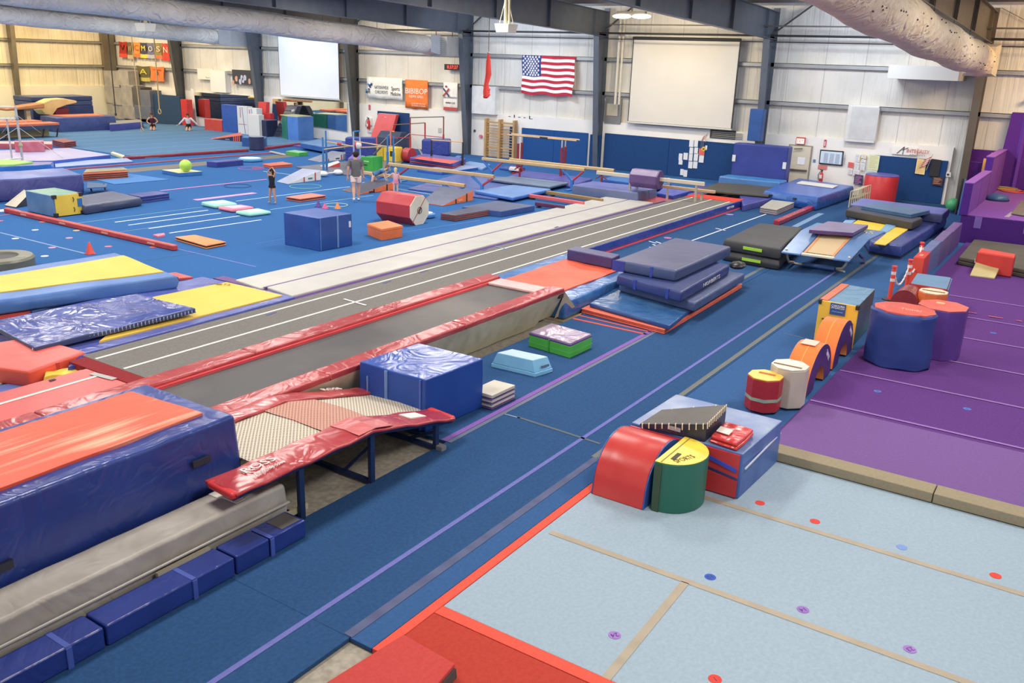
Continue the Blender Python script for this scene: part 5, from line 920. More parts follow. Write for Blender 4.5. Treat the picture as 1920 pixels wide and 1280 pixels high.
for a,b_,w,m in (((14.30,24.70),(18.66,24.55),.03,pl(120,190,180)),((15.19,24.09),(18.38,23.93),.07,WTP),((15.18,23.42),(18.34,23.25),.07,WTP),((15.25,22.56),(18.40,22.41),.07,WTP),((15.23,21.59),(18.39,21.41),.07,WTP),((14.18,22.69),(16.20,22.61),.03,pl(130,150,180)),((19.85,28.47),(24.70,28.30),.1,PKT),((19.39,25.89),(21.92,25.79),.28,pl(226,150,206)),((20.21,24.76),(25.60,24.56),.06,pl(170,220,220)),((19.84,22.63),(24.61,22.43),.04,pl(140,200,210)),((12.23,24.85),(12.24,20.78),.06,pl(120,150,190)),((14.08,19.74),(14.05,16.64),.04,pl(110,120,190)),((12.58,19.14),(14.55,18.84),.02,pl(70,90,130)),((13.55,27.38),(14.41,27.47),.04,pl(230,110,150)),((14.06,28.37),(14.05,27.96),.35,pl(206,216,226)),((26.31,30.33),(26.51,27.12),.05,pl(180,214,230)),((15.86,18.73),(16.94,18.66),.03,pl(70,120,190)),((19.80,16.91),(23.10,16.47),.03,pl(90,130,200)),((26.52,22.91),(26.34,20.78),.08,pl(180,200,230))):
    tape(cd,a,b_,w,m)
for p,c in (((13.05,24.56),(200,210,190)),((12.09,23.80),(200,200,190)),((13.82,25.56),(214,110,90)),((13.75,23.71),(210,190,150)),((13.05,22.89),(210,150,170)),((12.10,22.07),(210,150,180)),((13.10,21.19),(220,120,140)),((11.45,21.27),(220,220,190)),((13.81,20.32),(210,90,80)),((13.11,26.54),(220,100,120))): dot(cd,p,.09,car(*c))
tag(MB().prism([(14.66,21.52),(14.61,21.24),(14.88,21.29),(15.00,21.50),(14.84,21.54)],.004,.05).out('grip_pad',vin(236,110,140)),'small pink foam piece on the floor left of the bright orange folded mat','foam piece')
RB=cri(196,46,34,c2=(210,60,48),rough=.4)
t=beamlow('floor_beam','long bright red low floor beam at the left with small white marks',(13.95,27.78),(13.92,19.52),.16,.15,RB); a=(13.95,27.78);b_=(13.92,19.52)
for u in (.15,.4,.65,.9): c=mixp(a,b_,u); MB().prism([(c[0]-.09,c[1]-.06),(c[0]-.083,c[1]-.06),(c[0]-.083,c[1]+.25),(c[0]-.09,c[1]+.25)],.06,.1).out('white_mark',pl(236,170,150),t)
beamlow('floor_beam','dark red low floor beam across the back floor, left of the navy pillar',(24.46,37.59),(31.06,36.89),.2,.13,cri(140,26,44)); beamlow('floor_beam','dark red low floor beam across the back floor, right of the navy pillar',(32.17,37.04),(35.46,37.78),.2,.13,cri(150,34,54))
tag(MB().prism([(25.14,39.64),(24.46,37.59),(24.98,38.30),(25.48,39.98)],.01,.1).out('beam_end',pnt(216,206,170)),'cream board end at the left tip of the dark red floor beam','board')
t=beamlow('floor_beam','thin coral beam with grey strip crossing the back floor before the dark red beam',(20.53,35.79),(31.53,35.55),.12,.05,vin(176,80,84))
tape(cd,(22.04,34.03),(31.54,34.27),1.15,pl(112,108,100)); tag(MB().bar((*(31.43,35.63),.08),(*(31.15,34.27),.05),.12,.06).out('beam_end',pnt(200,190,180)),'pale grey bent end of the thin coral beam by the green block','board')
SL('flat_mat','pale blue flat mat at the left of the dark grey strip','mat',[(19.90,33.24),(19.61,30.86),(21.85,30.66),(21.71,33.18)],.004,.02,car(76,130,190),bev=.004)
# navy pillar, blue box and orange wedge at the back
octa('octagon_block','upright navy cylinder pillar standing across the dark red floor beams','foam pillar',(31.94,37.22),.39,.7,vin(40,48,86),vin(150,160,186),n=16)
BX('low blue box behind the upright navy cylinder pillar',[(32.30,38.81),(32.99,37.76),(33.81,38.56),(33.04,39.47)],.5,vin(26,80,150),vin(60,110,176))
WEDGE('navy and orange striped wedge at the back, left of the low blue box',(33.75,43.29),(33.62,42.98),(33.98,40.76),(35.15,42.30),.4,vin(206,90,70),vin(40,42,84),marks=(vin(236,90,40),(.72,.78,.84,.9),.45,pl(120,130,160)))
BX('low navy block on the floor by the pale blue disc at the back',[(25.54,33.12),(25.63,32.52),(27.08,32.52),(27.06,33.08)],.24,vin(44,60,140),vin(60,76,160))
t=thing('pit_pad','yellow and blue square pad with blue rim holding the lime ball','foam pad',(23.05,31.54)); q=[(22.75,32.40),(22.63,31.13),(23.63,30.95),(23.68,32.20)]; MB().prism(q,0,.16,0,1).out('pad',[vin(36,110,180),vin(226,210,130)],t,.02)
t=thing('exercise_ball','bright lime green exercise ball on the yellow and blue pad','exercise ball',(23.80,32.27)); c=(23.10,31.29); MB().ball((c[0],c[1],.16+.24),.25,20,14,sc=(1,1,.97)).out('sphere',vin(176,222,60),t,smooth=True)
# ---------------------------------------------------------------- left middle group
t=thing('vaulting_box','worn teal and blue foam box with yellow end and black corners at the left','foam box',(14.79,26.67)); q=[(14.42,27.42),(14.41,25.94),(15.35,25.94)]; q=para(*q)
MB().prism(q,0.02,.66,0,1).out('body',[vin(80,130,180,c2=(100,146,190)),vin(96,150,146,c2=(120,170,130))],t,.02)
a=Vector(q[1]);b2=Vector(q[2]);d=(b2-a).normalized();n=Vector((d.y,-d.x)); n=n if n.dot(a-Vector(cen(q)))>0 else -n; w=(b2-a).length
MB().prism([a+d*.06+n*.03,b2-d*.0+n*.03,b2+n*.0,a+d*.06],.03,.65).out('end_panel',vin(236,196,30),t,.006)
for u in (0,w-.12):
    for z in (.02,.56): MB().prism([a+d*u+n*.045,a+d*(u+.12)+n*.045,a+d*(u+.12)-n*.05,a+d*u-n*.05],z,z+.11).out('corner_cap',pl(44,40,36),t,.006)
MB().prism([a+d*(w*.8)+n*.04,a+d*(w*.97)+n*.04,a+d*(w*.97)+n*.03,a+d*(w*.8)+n*.03],.25,.5).out('label_patch',pl(30,110,180),t)
for z in (.42,.12): MB().tube([(*(a+d*w*.66+n*.04),z),(*(a+d*w*.67+n*.07),z+.07),(*(a+d*w*.66+n*.04),z+.14)],.012,6).out('handle_strap',pl(50,44,20),t)
SO('crash_mat','dark slate grey soft mattress right of the yellow ended box','crash mat',[(15.58,27.35),(15.27,25.74),(17.42,26.04),(17.58,27.86)],.0,.3,vin(88,96,124),vin(62,70,98),bev=.06,amp=.02,bulge=.05)
FM('royal blue folded mat behind the slate grey mattress',[(17.76,27.26),(17.73,26.47),(18.87,26.55),(18.84,27.26)],.22,vin(50,70,150),vin(40,56,130),3)
t=SO('landing_mat','tall long navy landing mat at the left edge with slack top cover','landing mat',[(12.46,29.95),(17.48,29.37),(17.90,31.18),(13.46,32.25)],0,.72,mat('vinyl',(76,104,184),(84,116,190)),mat('crinkle',(62,66,136),(76,78,146),.45),bev=.07,amp=.04,bulge=.06,nu=30)
SO('landing_mat','bright blue landing mat with purple edge behind the tall navy mat','landing mat',[(14.60,34.95),(19.16,34.27),(19.59,34.84),(15.82,37.73)],0,.5,vin(110,108,170),cri(16,104,190),bev=.03,amp=.02)
SL('folding_mat','lime green thin panel lying on the bright blue landing mat','panel mat',[(15.12,36.12),(17.83,34.49),(18.78,34.83),(18.52,35.98),(15.97,38.06)],.5,.56,vin(150,214,90),bev=.01)
SL('landing_mat','pale lavender landing mat field under the left chalky bars','landing mat',[(17.65,39.28),(20.88,37.12),(23.87,37.67),(24.12,41.35),(19.25,42.70)],0,.25,mat('vinyl',(166,164,206),(180,178,214)),vin(50,84,180),bev=.02)
SL('landing_mat','pale blue long flat mat in front of the lavender mat','landing mat',[(20.34,36.07),(23.83,35.92),(24.33,37.14),(21.28,37.76)],0,.12,vin(146,170,214),vin(60,110,190),bev=.02)
FM('red brown folded mat stack with olive top at the left, behind the tall navy mat',[(19.32,32.44),(20.99,32.06),(21.44,33.02),(20.00,33.36)],.26,vin(196,82,50),vin(90,50,40),4)
SL('mat_cover','olive grey flat top panel resting on the red brown folded mats','panel mat',[(19.48,32.62),(21.19,32.35),(21.46,33.04),(20.08,33.41)],.27,.3,vin(160,150,120),bev=.006)
FM('maroon folded mat stack with tan top in the left back area',[(25.26,44.79),(24.99,43.28),(25.86,43.66),(26.13,45.22)],.3,vin(150,70,80),vin(96,40,50),4)
t=thing('chalk_box','dusty red square chalk block under the left high bar post','chalk stand',(21.7,39)); q=[(21.34,40.95),(22.39,40.43),(22.74,41.04),(21.67,41.57)]; MB().prism(q,.26,.7).out('block',vin(190,80,104,c2=(206,120,140)),t,.01)
BX('long dusty pink red beam pad behind the left bar post',[(19.93,44.11),(23.16,41.11),(23.80,42.22),(20.36,45.04)],.5,vin(186,84,96),vin(220,160,164),'beam_pad','beam pad',z0=.26)
t=thing('springboard','curved grey springboard under the blue tall mat, left middle','springboard',(18.89,30.76)); a,b_,c,d=(17.73,29.61),(19.07,30.56),(19.43,31.02),(18.59,31.00)
MB().hexa([(*(17.19,28.70),.3),(*(18.33,29.35),.16),(*(18.79,30.03),.16),(*(17.98,29.97),.3)],[(*(17.19,28.70),.34),(*(18.33,29.35),.2),(*(18.79,30.03),.2),(*(17.98,29.97),.34)]).out('deck',pl(70,100,140),t,.01)
for p0,p1 in (((18.13,29.99),(17.74,29.41)),((18.54,29.79),(18.52,29.83))): MB().tube([(*p0,.02),(*p1,.24 if p0[1]>25 else .15)],.03,8).out('leg',pl(60,80,110),t)
WEDGE('cream topped ramp wedge between the navy mat and the yellow ended box',(14.50,28.94),(14.54,28.32),(15.18,28.57),(15.38,29.30),.4,pnt(206,196,176),vin(60,56,60))
# high bar rig at the left
t=thing('parallel_bars','chalky white parallel bar rig with steel posts and guy wires at the left edge','gymnastic bars',(21.12,40.04)); a=(20.07,38.04); ST_=mat('metal',(186,186,190))
MB().tube([(a[0],a[1],.25),(a[0],a[1],2.45)],.05,12).tube([(a[0]-.35,a[1]+.15,.25),(a[0]-.35,a[1]+.15,2.0)],.035,10).out('post',ST_,t,smooth=True); MB().tube([(a[0],a[1],2.42),(a[0]-9,a[1]+1.6,2.62)],.03,8).out('bar',pl(232,226,220),t); MB().tube([(a[0],a[1],1.95),(a[0]-9,a[1]+1.3,2.1)],.03,8).out('bar',pl(226,222,216),t)
MB().ball((a[0],a[1],.85),.09,8,6).out('clamp',pl(180,170,110),t); MB().ball((a[0],a[1],1.95),.08,8,6).out('clamp',pl(140,140,150),t)
for e in ((27.64,49.92),(21.79,37.57),(25.45,50.24),(21.47,44.01),(25.81,53.19)): MB().tube([(a[0],a[1],2.1 if e[0]>22 else 1.6),(e[0],e[1],.1)],.012,5).out('guy_wire',pl(200,200,200),t)
MB().tube([(a[0],a[1],.35),(a[0]-6,a[1]-2,.3)],.03,8).out('floor_rail',pl(226,222,216),t)
# vault tables, pit mats and trampolines at the far left
t=thing('vault_table','tan and brown vaulting table standing far left before the dark blue mats','vault table',(28.3,53.2)); c=(28.3,53.2)
MB().hexa([(c[0]-1.0,c[1]-.4,1.2),(c[0]+1.3,c[1]-.4,1.3),(c[0]+1.3,c[1]+.5,1.3),(c[0]-1.0,c[1]+.5,1.2)],[(c[0]-1.0,c[1]-.4,1.35),(c[0]+1.3,c[1]-.4,1.6),(c[0]+1.3,c[1]+.5,1.6),(c[0]-1.0,c[1]+.5,1.35)]).out('top_pad',vin(190,120,60),t,.08); MB().box(c[0]-.1,c[0]+.15,c[1]-.15,c[1]+.15,0,1.3).out('pedestal',pl(50,46,44),t); MB().box(c[0]+.3,c[0]+.55,c[1]-.1,c[1]+.1,0,1.2).out('foam_guard',vin(206,176,130),t)
t=thing('vault_table','curved cream vaulting table with dark red base in front of the dark blue mats','vault table',(31.0,54.2)); c=(31.0,54.2); pr=[(-1.15,1.15),(-.9,.85),(-.45,.8),(-.1,1.2),(.5,1.38),(1.2,1.5),(1.2,1.62),(.4,1.78),(-.4,1.75),(-.95,1.55)]
MB().wally([(c[0]+p[0],p[1]) for p in pr],c[1]-.45,c[1]+.45).out('top_pad',vin(226,200,130,c2=(216,186,112)),t,.09,seg=3); MB().box(c[0]-.2,c[0]+.7,c[1]-.3,c[1]+.3,0,1.2).out('base_pad',vin(120,30,44),t,.04)
ST('crash_mat','tall dark blue stack of mats against the tan wall at the far left','crash mat',[(30.2,55.3),(34.2,55.3),(34.2,57.4),(30.2,57.4)],0,[(vin(44,60,110),1.25),(vin(60,78,120),.28),(vin(52,68,110),.28)],bev=.05,pn='layer')
t=thing('resi_pit_mat','navy landing mat with orange top before the far left vault tables','landing mat',(31.5,52.2)); MB().soft([(29.3,51.2),(33.0,51.2),(33.2,53.3),(29.5,53.3)],0,.85,.02,20,8,bulge=.06).out('cover',mat('crinkle',(54,70,130),(62,80,142),.45),t,.05); MB().prism([(30.2,51.6),(32.6,51.6),(32.9,53.2),(30.0,53.2)],.85,.88).out('orange_top',vin(226,120,80),t)
SO('crash_mat','long low purple and blue mat along the far left corner','landing mat',[(31.98,50.25),(34.81,51.07),(35.82,52.86),(33.48,52.57)],0,.45,vin(150,152,150),vin(66,76,160),amp=.01)
for u,yy,lb in ((0,49.2,'nearer orange edged long trampoline at the far left edge'),(1,50.9,'farther orange edged long trampoline at the far left edge')):
    t=thing('long_trampoline',lb,'trampoline',(24,yy)); 
    MB().hexa([(17,yy-.5,.2),(22.5,yy-.5,.55),(22.5,yy+.5,.55),(17,yy+.5,.2)],[(17,yy-.5,.35),(22.5,yy-.5,.7),(22.5,yy+.5,.7),(17,yy+.5,.35)]).out('side_pad',vin(220,190,160),t,.03)
    MB().box(22.5,28.0,yy-.5,yy+.5,.66,.8).out('bed_pad',vin(226,110,70),t,.03); MB().box(22.5,27.9,yy-.56,yy-.5,.5,.68).out('frame',pl(50,70,110),t)
    for x in (23,25,27,27.8): MB().bar((x,yy-.4,0),(x+.2,yy-.4,.66),.06,.06).out('leg',pl(46,44,46),t)
    MB().box(22.8,27.8,yy+.3,yy+.4,.05,.5).out('stored_board',pl(190,170,120),t)
# dark stacks of foam in the corner
random.seed(9)
DG=mat('vinyl',(172,164,152),(146,142,138),.7); DN=mat('vinyl',(96,104,124),(112,112,118),.6)
specs=[((61.07,-0.09),(59.55,1.54),DG,0),((59.83,-0.05),(57.98,1.59),DG,0),((60.65,1.49),(59.18,3.29),DG,0),((59.38,2.17),(58.31,3.28),DG,1),((58.41,2.32),(57.14,3.36),DG,1),((60.60,1.05),(59.17,2.25),DG,1),((59.34,0.97),(58.00,2.19),DG,1),((58.13,1.04),(56.62,2.43),DG,0),((58.17,0.09),(56.47,1.09),DG,0),((56.86,0.96),(55.80,2.33),mat('vinyl',(84,80,78),None,.6),0),((56.74,0.18),(55.75,1.13),DN,1),((55.94,1.01),(54.77,2.16),DN,0),((55.89,0.20),(54.80,1.15),DN,0)]
names=['bottom left','bottom second from left','top left','top middle','top right','middle row left','middle row second','middle row third','bottom third from left','upper dark','lower dark','upper right navy','lower right navy']
for i,(c0,c1,m,k_) in enumerate(specs):
    X0=38.2-.013*i
    o=MB().box(X0,39.0,c1[0]+.03,min(c0[0]-.03,60.1),max(c0[1],0.0),c1[1]-.03).out('foam_panel_stack',m,None,.03); tag(o,'grey foam bale, %s one in the corner pile of the tan wall'%names[i],'foam bale','dark foam bales piled in the far corner')
# ropes and rings
def rope(label,px,r_,m,ring=None,x0=None):
    a,b_=px; X=33.5; t=thing('climbing_rope',label,'rope',(X,b_[0],b_[1])); MB().tube([(X,a[0],7.74),(X,a[0],a[1]),(X,b_[0],b_[1])],r_,8).out('rope',m,t)
    if ring: MB().tube([(X,b_[0]+.13*math.cos(a_),b_[1]-.12+.14*math.sin(a_)) for a_ in [i*math.pi/8 for i in range(17)]],.025,6).out('ring',pl(200,170,100),t)
    else: MB().tube([(X,b_[0],b_[1]+.02),(X,b_[0],b_[1]-.12)],r_*1.8,8).out('knot',m,t)
rope('black climbing rope hanging before the tan corner',((51.82,5.48),(51.85,0.93)),.035,pl(56,50,46)); rope('thin tan rope hanging down to the low purple mat',((49.50,4.40),(49.31,0.23)),.03,pl(196,164,110),True); rope('tan rope with ring hanging before the dark blue wall pad',((47.36,5.34),(47.42,1.44)),.035,pl(196,160,90),True)
t=thing('wall_pad','dark slate blue wall pad in the far corner next to the red pad','wall pad',(38.9,53.5)); a=(38.0,)
MB().box(38.3,38.6,51.95,54.95,0,1.9).out('pad',car(48,72,100),t,.02)
t=thing('column_pad','red pad strapped to the leaning steel column in the corner bay','column pad',(38.6,52.8)); MB().box(38.3,38.75,51.25,51.9,0,1.72).out('pad',vin(206,36,30),t,.03)
# back wall bay with mirrors
BX('dusty red box at the foot of the left wall mirror',[(37.3,48.3),(37.3,46.6),(38.0,46.6),(38.0,48.3)],.72,vin(196,60,50),vin(206,90,80))
t=thing('panel_mat','tall royal blue upright panel mat beside the white ones at the left mirror','panel mat',(37.6,46)); MB().box(37.3,37.7,45.2,46.55,0,1.7).out('panel',vin(36,84,170),t,.02)
for i,(a,b_,h_,lb) in enumerate(((44.25,45.18,1.68,'white upright folded panel mat with red and blue lines, next to the tall blue panel'),(43.4,44.2,1.62,'white upright folded panel mat with pale blue edge, second from the tall blue panel'))):
    t=thing('panel_mat',lb,'panel mat',(37.7,(a+b_)/2)); MB().box(37.35,37.8,a,b_,0,h_).out('panel',pl(214,216,220),t,.015); MB().bar((37.34,a+.25,.05),(37.34,a+.45,h_-.05),.01,.025).out('blue_line',pl(60,90,150),t); MB().box(37.33,37.35,a+.6,a+.63,h_*.6,h_*.95).out('red_line',pl(190,70,80),t); MB().box(37.33,37.35,a+.1,b_-.1,h_*.36,h_*.37).out('red_line',pl(190,90,90),t)
t=thing('panel_mat','low white folded stack in front of the white upright panels','panel mat',(37.2,43.3)); MB().box(36.9,37.3,42.7,43.7,0,1.3).out('panel',pl(216,216,214),t,.015)
BX('small navy box standing next to the black leaning mat at the column foot',[(37.1,43.4),(37.1,42.3),(38.0,42.3),(38.0,43.4)],1.0,vin(36,42,78),vin(90,96,130))
t=thing('panel_mat','bright red upright mat leaning on the column left of the wide mirror','panel mat',(38.4,43.9)); MB().hexa([(38.05,43.55,0),(38.35,43.55,0),(38.35,44.3,0),(38.05,44.3,0)],[(38.4,43.7,1.95),(38.7,43.7,1.95),(38.7,44.4,1.95),(38.4,44.4,1.95)]).out('panel',vin(206,40,44),t,.02); MB().box(38.15,38.45,43.1,43.52,0,1.32).out('side_pad',vin(196,30,40),t,.02)
t=thing('panel_mat','black ribbed mat leaning against the left end of the wide mirror','panel mat',(38.3,42)); q=[(37.6,42.3),(37.6,41.4),(38.9,41.4),(38.9,42.3)]; MB().hexa([(37.6,42.35,0),(38.0,42.35,0),(38.0,41.25,0),(37.6,41.25,0)],[(38.7,42.2,1.85),(39.1,42.2,1.85),(39.1,41.3,1.85),(38.7,41.3,1.85)]).out('panel',vin(48,54,74),t,.03); MB().bar((38.5,41.6,1.55),(38.5,41.35,1.62),.02,.12).out('logo_patch',pl(190,190,196),t)
for i in range(8): z=.15+i*.2; MB().box(37.58+z*.595,37.6+z*.595,41.28,42.28,z,z+.015).out('rib',pl(30,34,50),t)
t=thing('octagon_block','green and blue octagonal foam block in front of the wide mirror','foam pillar',(37.9,40.6)); ring=[(37.4,41.15),(37.05,40.6),(37.05,40.4),(37.15,39.7),(37.4,39.2),(38.6,39.2),(38.6,41.15)]
MB().prism([(37.45,41.35),(36.95,40.35),(38.3,40.3),(38.6,41.3)],0,1.36).out('green_face',vin(22,118,104,c2=(30,130,112)),t,.03); MB().prism([(36.95,40.33),(37.05,39.55),(38.3,39.55),(38.3,40.28)],0,1.36).out('blue_face',vin(60,118,200,c2=(70,130,210)),t,.03); MB().prism([(37.3,41.3),(37.0,40.35),(37.1,39.6),(38.2,39.6),(38.4,41.2)],1.36,1.4).out('top_cover',vin(190,190,130),t,.01)
SL('landing_mat','blue mat slab stack on the back floor left of the blue uneven bars','landing mat',[(33.80,35.96),(33.19,33.61),(34.83,33.77),(36.68,35.76),(36.40,37.13)],0.1,.36,vin(72,126,190),vin(40,96,170),bev=.03)
SL('folding_mat','thin purple mat peeking out under the blue mat slabs','folding mat',[(34.50,37.21),(33.96,34.44),(35.39,34.04),(38.19,36.81)],0,.1,vin(84,80,170),bev=.01)
t=SO('landing_mat','tall dark blue crumpled mat standing behind the blue uneven bars','landing mat',[(31.96,30.90),(33.07,30.00),(33.56,30.34),(32.46,31.24)],0,1.08,mat('crinkle',(44,76,160),None,.4),mat('crinkle',(34,58,150),(42,66,160),.4),amp=.04,bev=.06)
t=thing('panel_mat','tall red mat leaning on the blue wall pad under the cream wall','panel mat',(38.5,34)); MB().hexa([(38.0,35.0,0),(38.25,35.0,0),(38.25,33.55,0),(38.0,33.55,0)],[(38.85,34.95,1.8),(39.1,34.95,1.8),(39.1,33.6,1.8),(38.85,33.6,1.8)],0,1).out('panel',[vin(206,52,52),vin(220,190,180)],t,.02); MB().bar((38.75,34.4,1.62),(38.75,34.2,1.62),.02,.05).out('logo_patch',pl(240,160,160),t)
t=thing('octagon_barrel','dark navy octagonal foam barrel right of the leaning red mat','foam barrel',(37.50,32.26)); c=(37.33,32.04); oc=[(c[0]+.55*math.cos(math.pi/8+i*math.pi/4),.52+.55*math.sin(math.pi/8+i*math.pi/4)) for i in range(8)]; MB().wally(oc,c[1]-.3,c[1]+1.2).out('body',vin(54,64,92),t,.02)
t=thing('foam_piece','bright orange curved foam piece leaning behind the blue uneven bars','foam piece',(37.05,32.26)); c=(37.29,32.43); MB().wally([(c[0]-.3,.15),(c[0]+.25,.1),(c[0]+.4,.4),(c[0]+.1,.75),(c[0]-.05,1.1),(c[0]-.3,.6)],c[1]-.1,c[1]+.2).out('body',vin(236,100,40),t,.04)
t=thing('barrel_block','yellow and red barrel of foam pads right behind the blue uneven bars','foam barrel',(33.62,29.55)); c=(33.28,29.53); c2=(34.16,29.40); MB().tube([(c[0]+.45,c[1]-.95,.36),(c[0]+.45,c[1]-1.35,.36)],.35,16).out('red_drum',vin(176,40,50),t,smooth=True)
MB().box(c[0]-.25,c[0]+.3,c[1]-.05,c[1]+.35,.02,.72).out('yellow_pad',vin(226,190,30),t,.06); MB().box(c[0]-.25,c[0]+.3,c[1]-.9,c[1]-.1,.02,.74).out('yellow_pad',vin(228,196,30),t,.06); MB().box(c[0]-.26,c[0]-.25,c[1]-.75,c[1]-.55,.3,.55).out('handle_strap',pl(60,50,20),t)
t=thing('foam_disc','white round foam disc standing by the red mats under the high bars','foam disc',(33.90,28.72)); c=(33.90,28.72); MB().tube([(c[0],c[1],.3),(c[0]+.12,c[1],.3)],.29,24).out('disc',pnt(226,224,216),t)
t=thing('ball','red and white ball resting between the blue uneven bars','ball',(30.2,26.9,.9)); c=(29.53,27.79); MB().ball((c[0],c[1],1.12),.17,16,10).out('sphere',vin(236,226,226),t,smooth=True); MB().ball((c[0]-.012,c[1]+.03,1.12),.172,16,10,sc=(1,.85,1)).out('red_panel',vin(206,40,60),t,smooth=True)
t=thing('foam_wedge','green foam step wedge right behind the walking man','foam wedge',(29.85,27.51)); c=(29.85,27.51); MB().wall([(c[1]-.45,.02),(c[1]+.5,.02),(c[1]+.45,.35),(c[1]+.2,.62),(c[1]-.45,.66)],c[0]-.2,c[0]+.5).out('body',vin(50,176,64),t,.03); MB().box(c[0]-.21,c[0]-.2,c[1]-.25,c[1]+.05,.42,.46).out('label_patch',pl(200,240,200),t); MB().box(c[0]-.21,c[0]-.2,c[1]-.15,c[1]+.05,.25,.3).out('handle_strap',pl(20,60,60),t)
BX('violet foam block hidden behind the walking man',[(29.47,28.35),(29.67,27.66),(30.92,28.68),(30.62,29.21)],.5,vin(120,80,190),vin(136,104,200))
t=thing('dumbbell','white bar with two white discs on the floor left of the walking man','floor bar',(27.32,27.31)); a=(26.97,27.39);b_=(27.81,27.35); MB().tube([(*a,.12),(*b_,.12)],.035,8).out('bar',pl(230,232,232),t)
for p in (a,b_): MB().ball((p[0],p[1],.12),.2,14,8,sc=(1,1,.6)).out('disc',pl(234,236,238),t,smooth=True)
BX('royal blue draped mat lump between the red high bar posts',[(36.59,29.94),(37.55,28.85),(38.38,29.35),(37.42,30.44)],.85,mat('crinkle',(44,62,150),None,.4),mat('crinkle',(60,78,160),None,.4),'landing_mat','landing mat',bev=.1)
for i,(z0,z1,m,lb) in enumerate(((0,.12,vin(60,64,150),'lowest navy mat of the flat stack under the red high bars'),(.13,.2,vin(190,60,70),'red mat in the middle of the flat stack under the red high bars'),(.21,.36,vin(70,80,170),'topmost blue mat with red band on the stack under the red high bars'))):
    q=[(33.03,27.75),(32.58,24.78),(34.82,25.72),(34.88,28.38)]; o=SL('landing_mat',lb,'landing mat',q,z0,z1,m,bev=.03)
    if i==2: MB().prism([(32.75,27.39),(32.37,24.78),(33.65,25.23),(33.66,27.55)],.36,.365).out('red_panel',vin(226,76,66),o)
tag(BX('short blue foam block right of the draped blue mat lump',[(35.31,26.77),(35.21,26.40),(35.97,26.84),(35.97,27.14)],.3,vin(40,110,190),vin(60,120,196)),None,None)
# ---------------------------------------------------------------- bars
def barframe(name,label,posts,bars,pm,bm_,r_=.035,feet=True,base=None):
    t=thing(name,label,'gymnastic bars',posts[0][0])
    for (p,h_) in posts:
        MB().tube([(p[0],p[1],0),(p[0],p[1],h_*.55)],r_*1.25,10).out('post_sleeve',pm,t,smooth=True); MB().tube([(p[0],p[1],h_*.55),(p[0],p[1],h_)],r_*.85,10).out('post',base or pm,t,smooth=True)
        if feet: MB().box(p[0]-.25,p[0]+.25,p[1]-.06,p[1]+.06,0,.04).out('foot',pm,t)
    for a,b_ in bars: MB().tube([a,b_],.025,8).out('bar',bm_,t,smooth=True)
    return t
BLP=pl(40,120,190); WD=mat('wood',(220,186,140))
a,b_=(27.99,28.39),(28.35,28.56); c,d=(30.24,26.68),(30.43,26.50); e=(32.45,30.80)
t=barframe('uneven_bars','blue posted junior uneven bars behind the walking man',[(a,1.5),(b_,1.75),(c,1.6),(d,1.55)],[],BLP,WD,.045)
m1=(29.25,27.78);m2=(29.74,27.86)
for p in (m1,m2): MB().tube([(p[0],p[1],0),(p[0],p[1],1.72)],.035,8).out('post',pl(150,180,210),t)
MB().tube([(m1[0],m1[1],1.72),(m2[0],m2[1],1.72)],.035,8).out('cross_bar',BLP,t)
for p,q_,z,zz in ((b_,m1,1.28,1.08),(a,m2,.98,1.12),(m1,c,1.32,1.1),(m2,d,1.0,1.12)): MB().tube([(p[0],p[1],z),(q_[0],q_[1],zz)],.028,8).out('bar',WD,t,smooth=True)
MB().tube([mixp((*b_,1.28),(*m1,1.08),.4),mixp((*b_,1.28),(*m1,1.08),.55)],.06,8).out('red_grip',vin(206,40,50),t)
RP2=pl(196,44,48); 
t=barframe('uneven_bars','tall red posted uneven bars against the cream wall',[((34.79,29.19),2.05),((37.51,29.21),2.0)],[],RP2,pl(120,110,100),.04,base=pl(150,50,50)); a=(34.79,29.19);b_=(37.51,29.21)
MB().tube([(*a,2.05),(*b_,2.0)],.025,8).out('bar',pl(130,120,110),t)
c=(38.21,31.02);d=(33.63,29.84); MB().tube([(*c,.6),(*c,1.55)],.04,8).out('post',RP2,t,smooth=True); MB().tube([(*c,1.55),(d[0]+2.2,d[1]+1.4,1.52)],.025,8).out('bar',pl(150,120,100),t); MB().tube([(*(33.85,29.65),0),(*(33.85,29.65),1.6)],.04,8).out('post',pl(206,120,110),t)
for z in (.95,): MB().tube([(*a,z+.12),(*(33.85,29.65),z+.15)],.02,6).out('spreader',RP2,t); MB().tube([(*b_,.95),(b_[0]-.5,b_[1]+2.0,1.0)],.02,6).out('spreader',RP2,t)
for f_,g in ((a,(33.00,30.05)),((33.85,29.65),(33.45,30.88)),(a,(34.17,27.63))): MB().tube([(f_[0],f_[1],1.3 if g[1]>26 else .9),(*g,.0)],.015,6).out('guy_wire',pl(180,170,170),t)
MB().tube([(*(32.53,29.61),.35),(*(32.89,29.39),.75)],.05,8).out('wire_pad',pl(70,74,90),t); MB().tube([(*(35.08,28.85),.5),(*(34.01,27.50),.1)],.05,8).out('wire_pad',pl(120,120,130),t)
t=barframe('low_bar','black posted low horizontal bar in front of the flat mat stack',[((34.35,27.48),1.12),((33.96,25.30),1.2)],[((*(34.35,27.48),1.12),(*(33.96,25.30),1.2))],pl(30,30,34),WD,.04,base=pl(40,40,44))
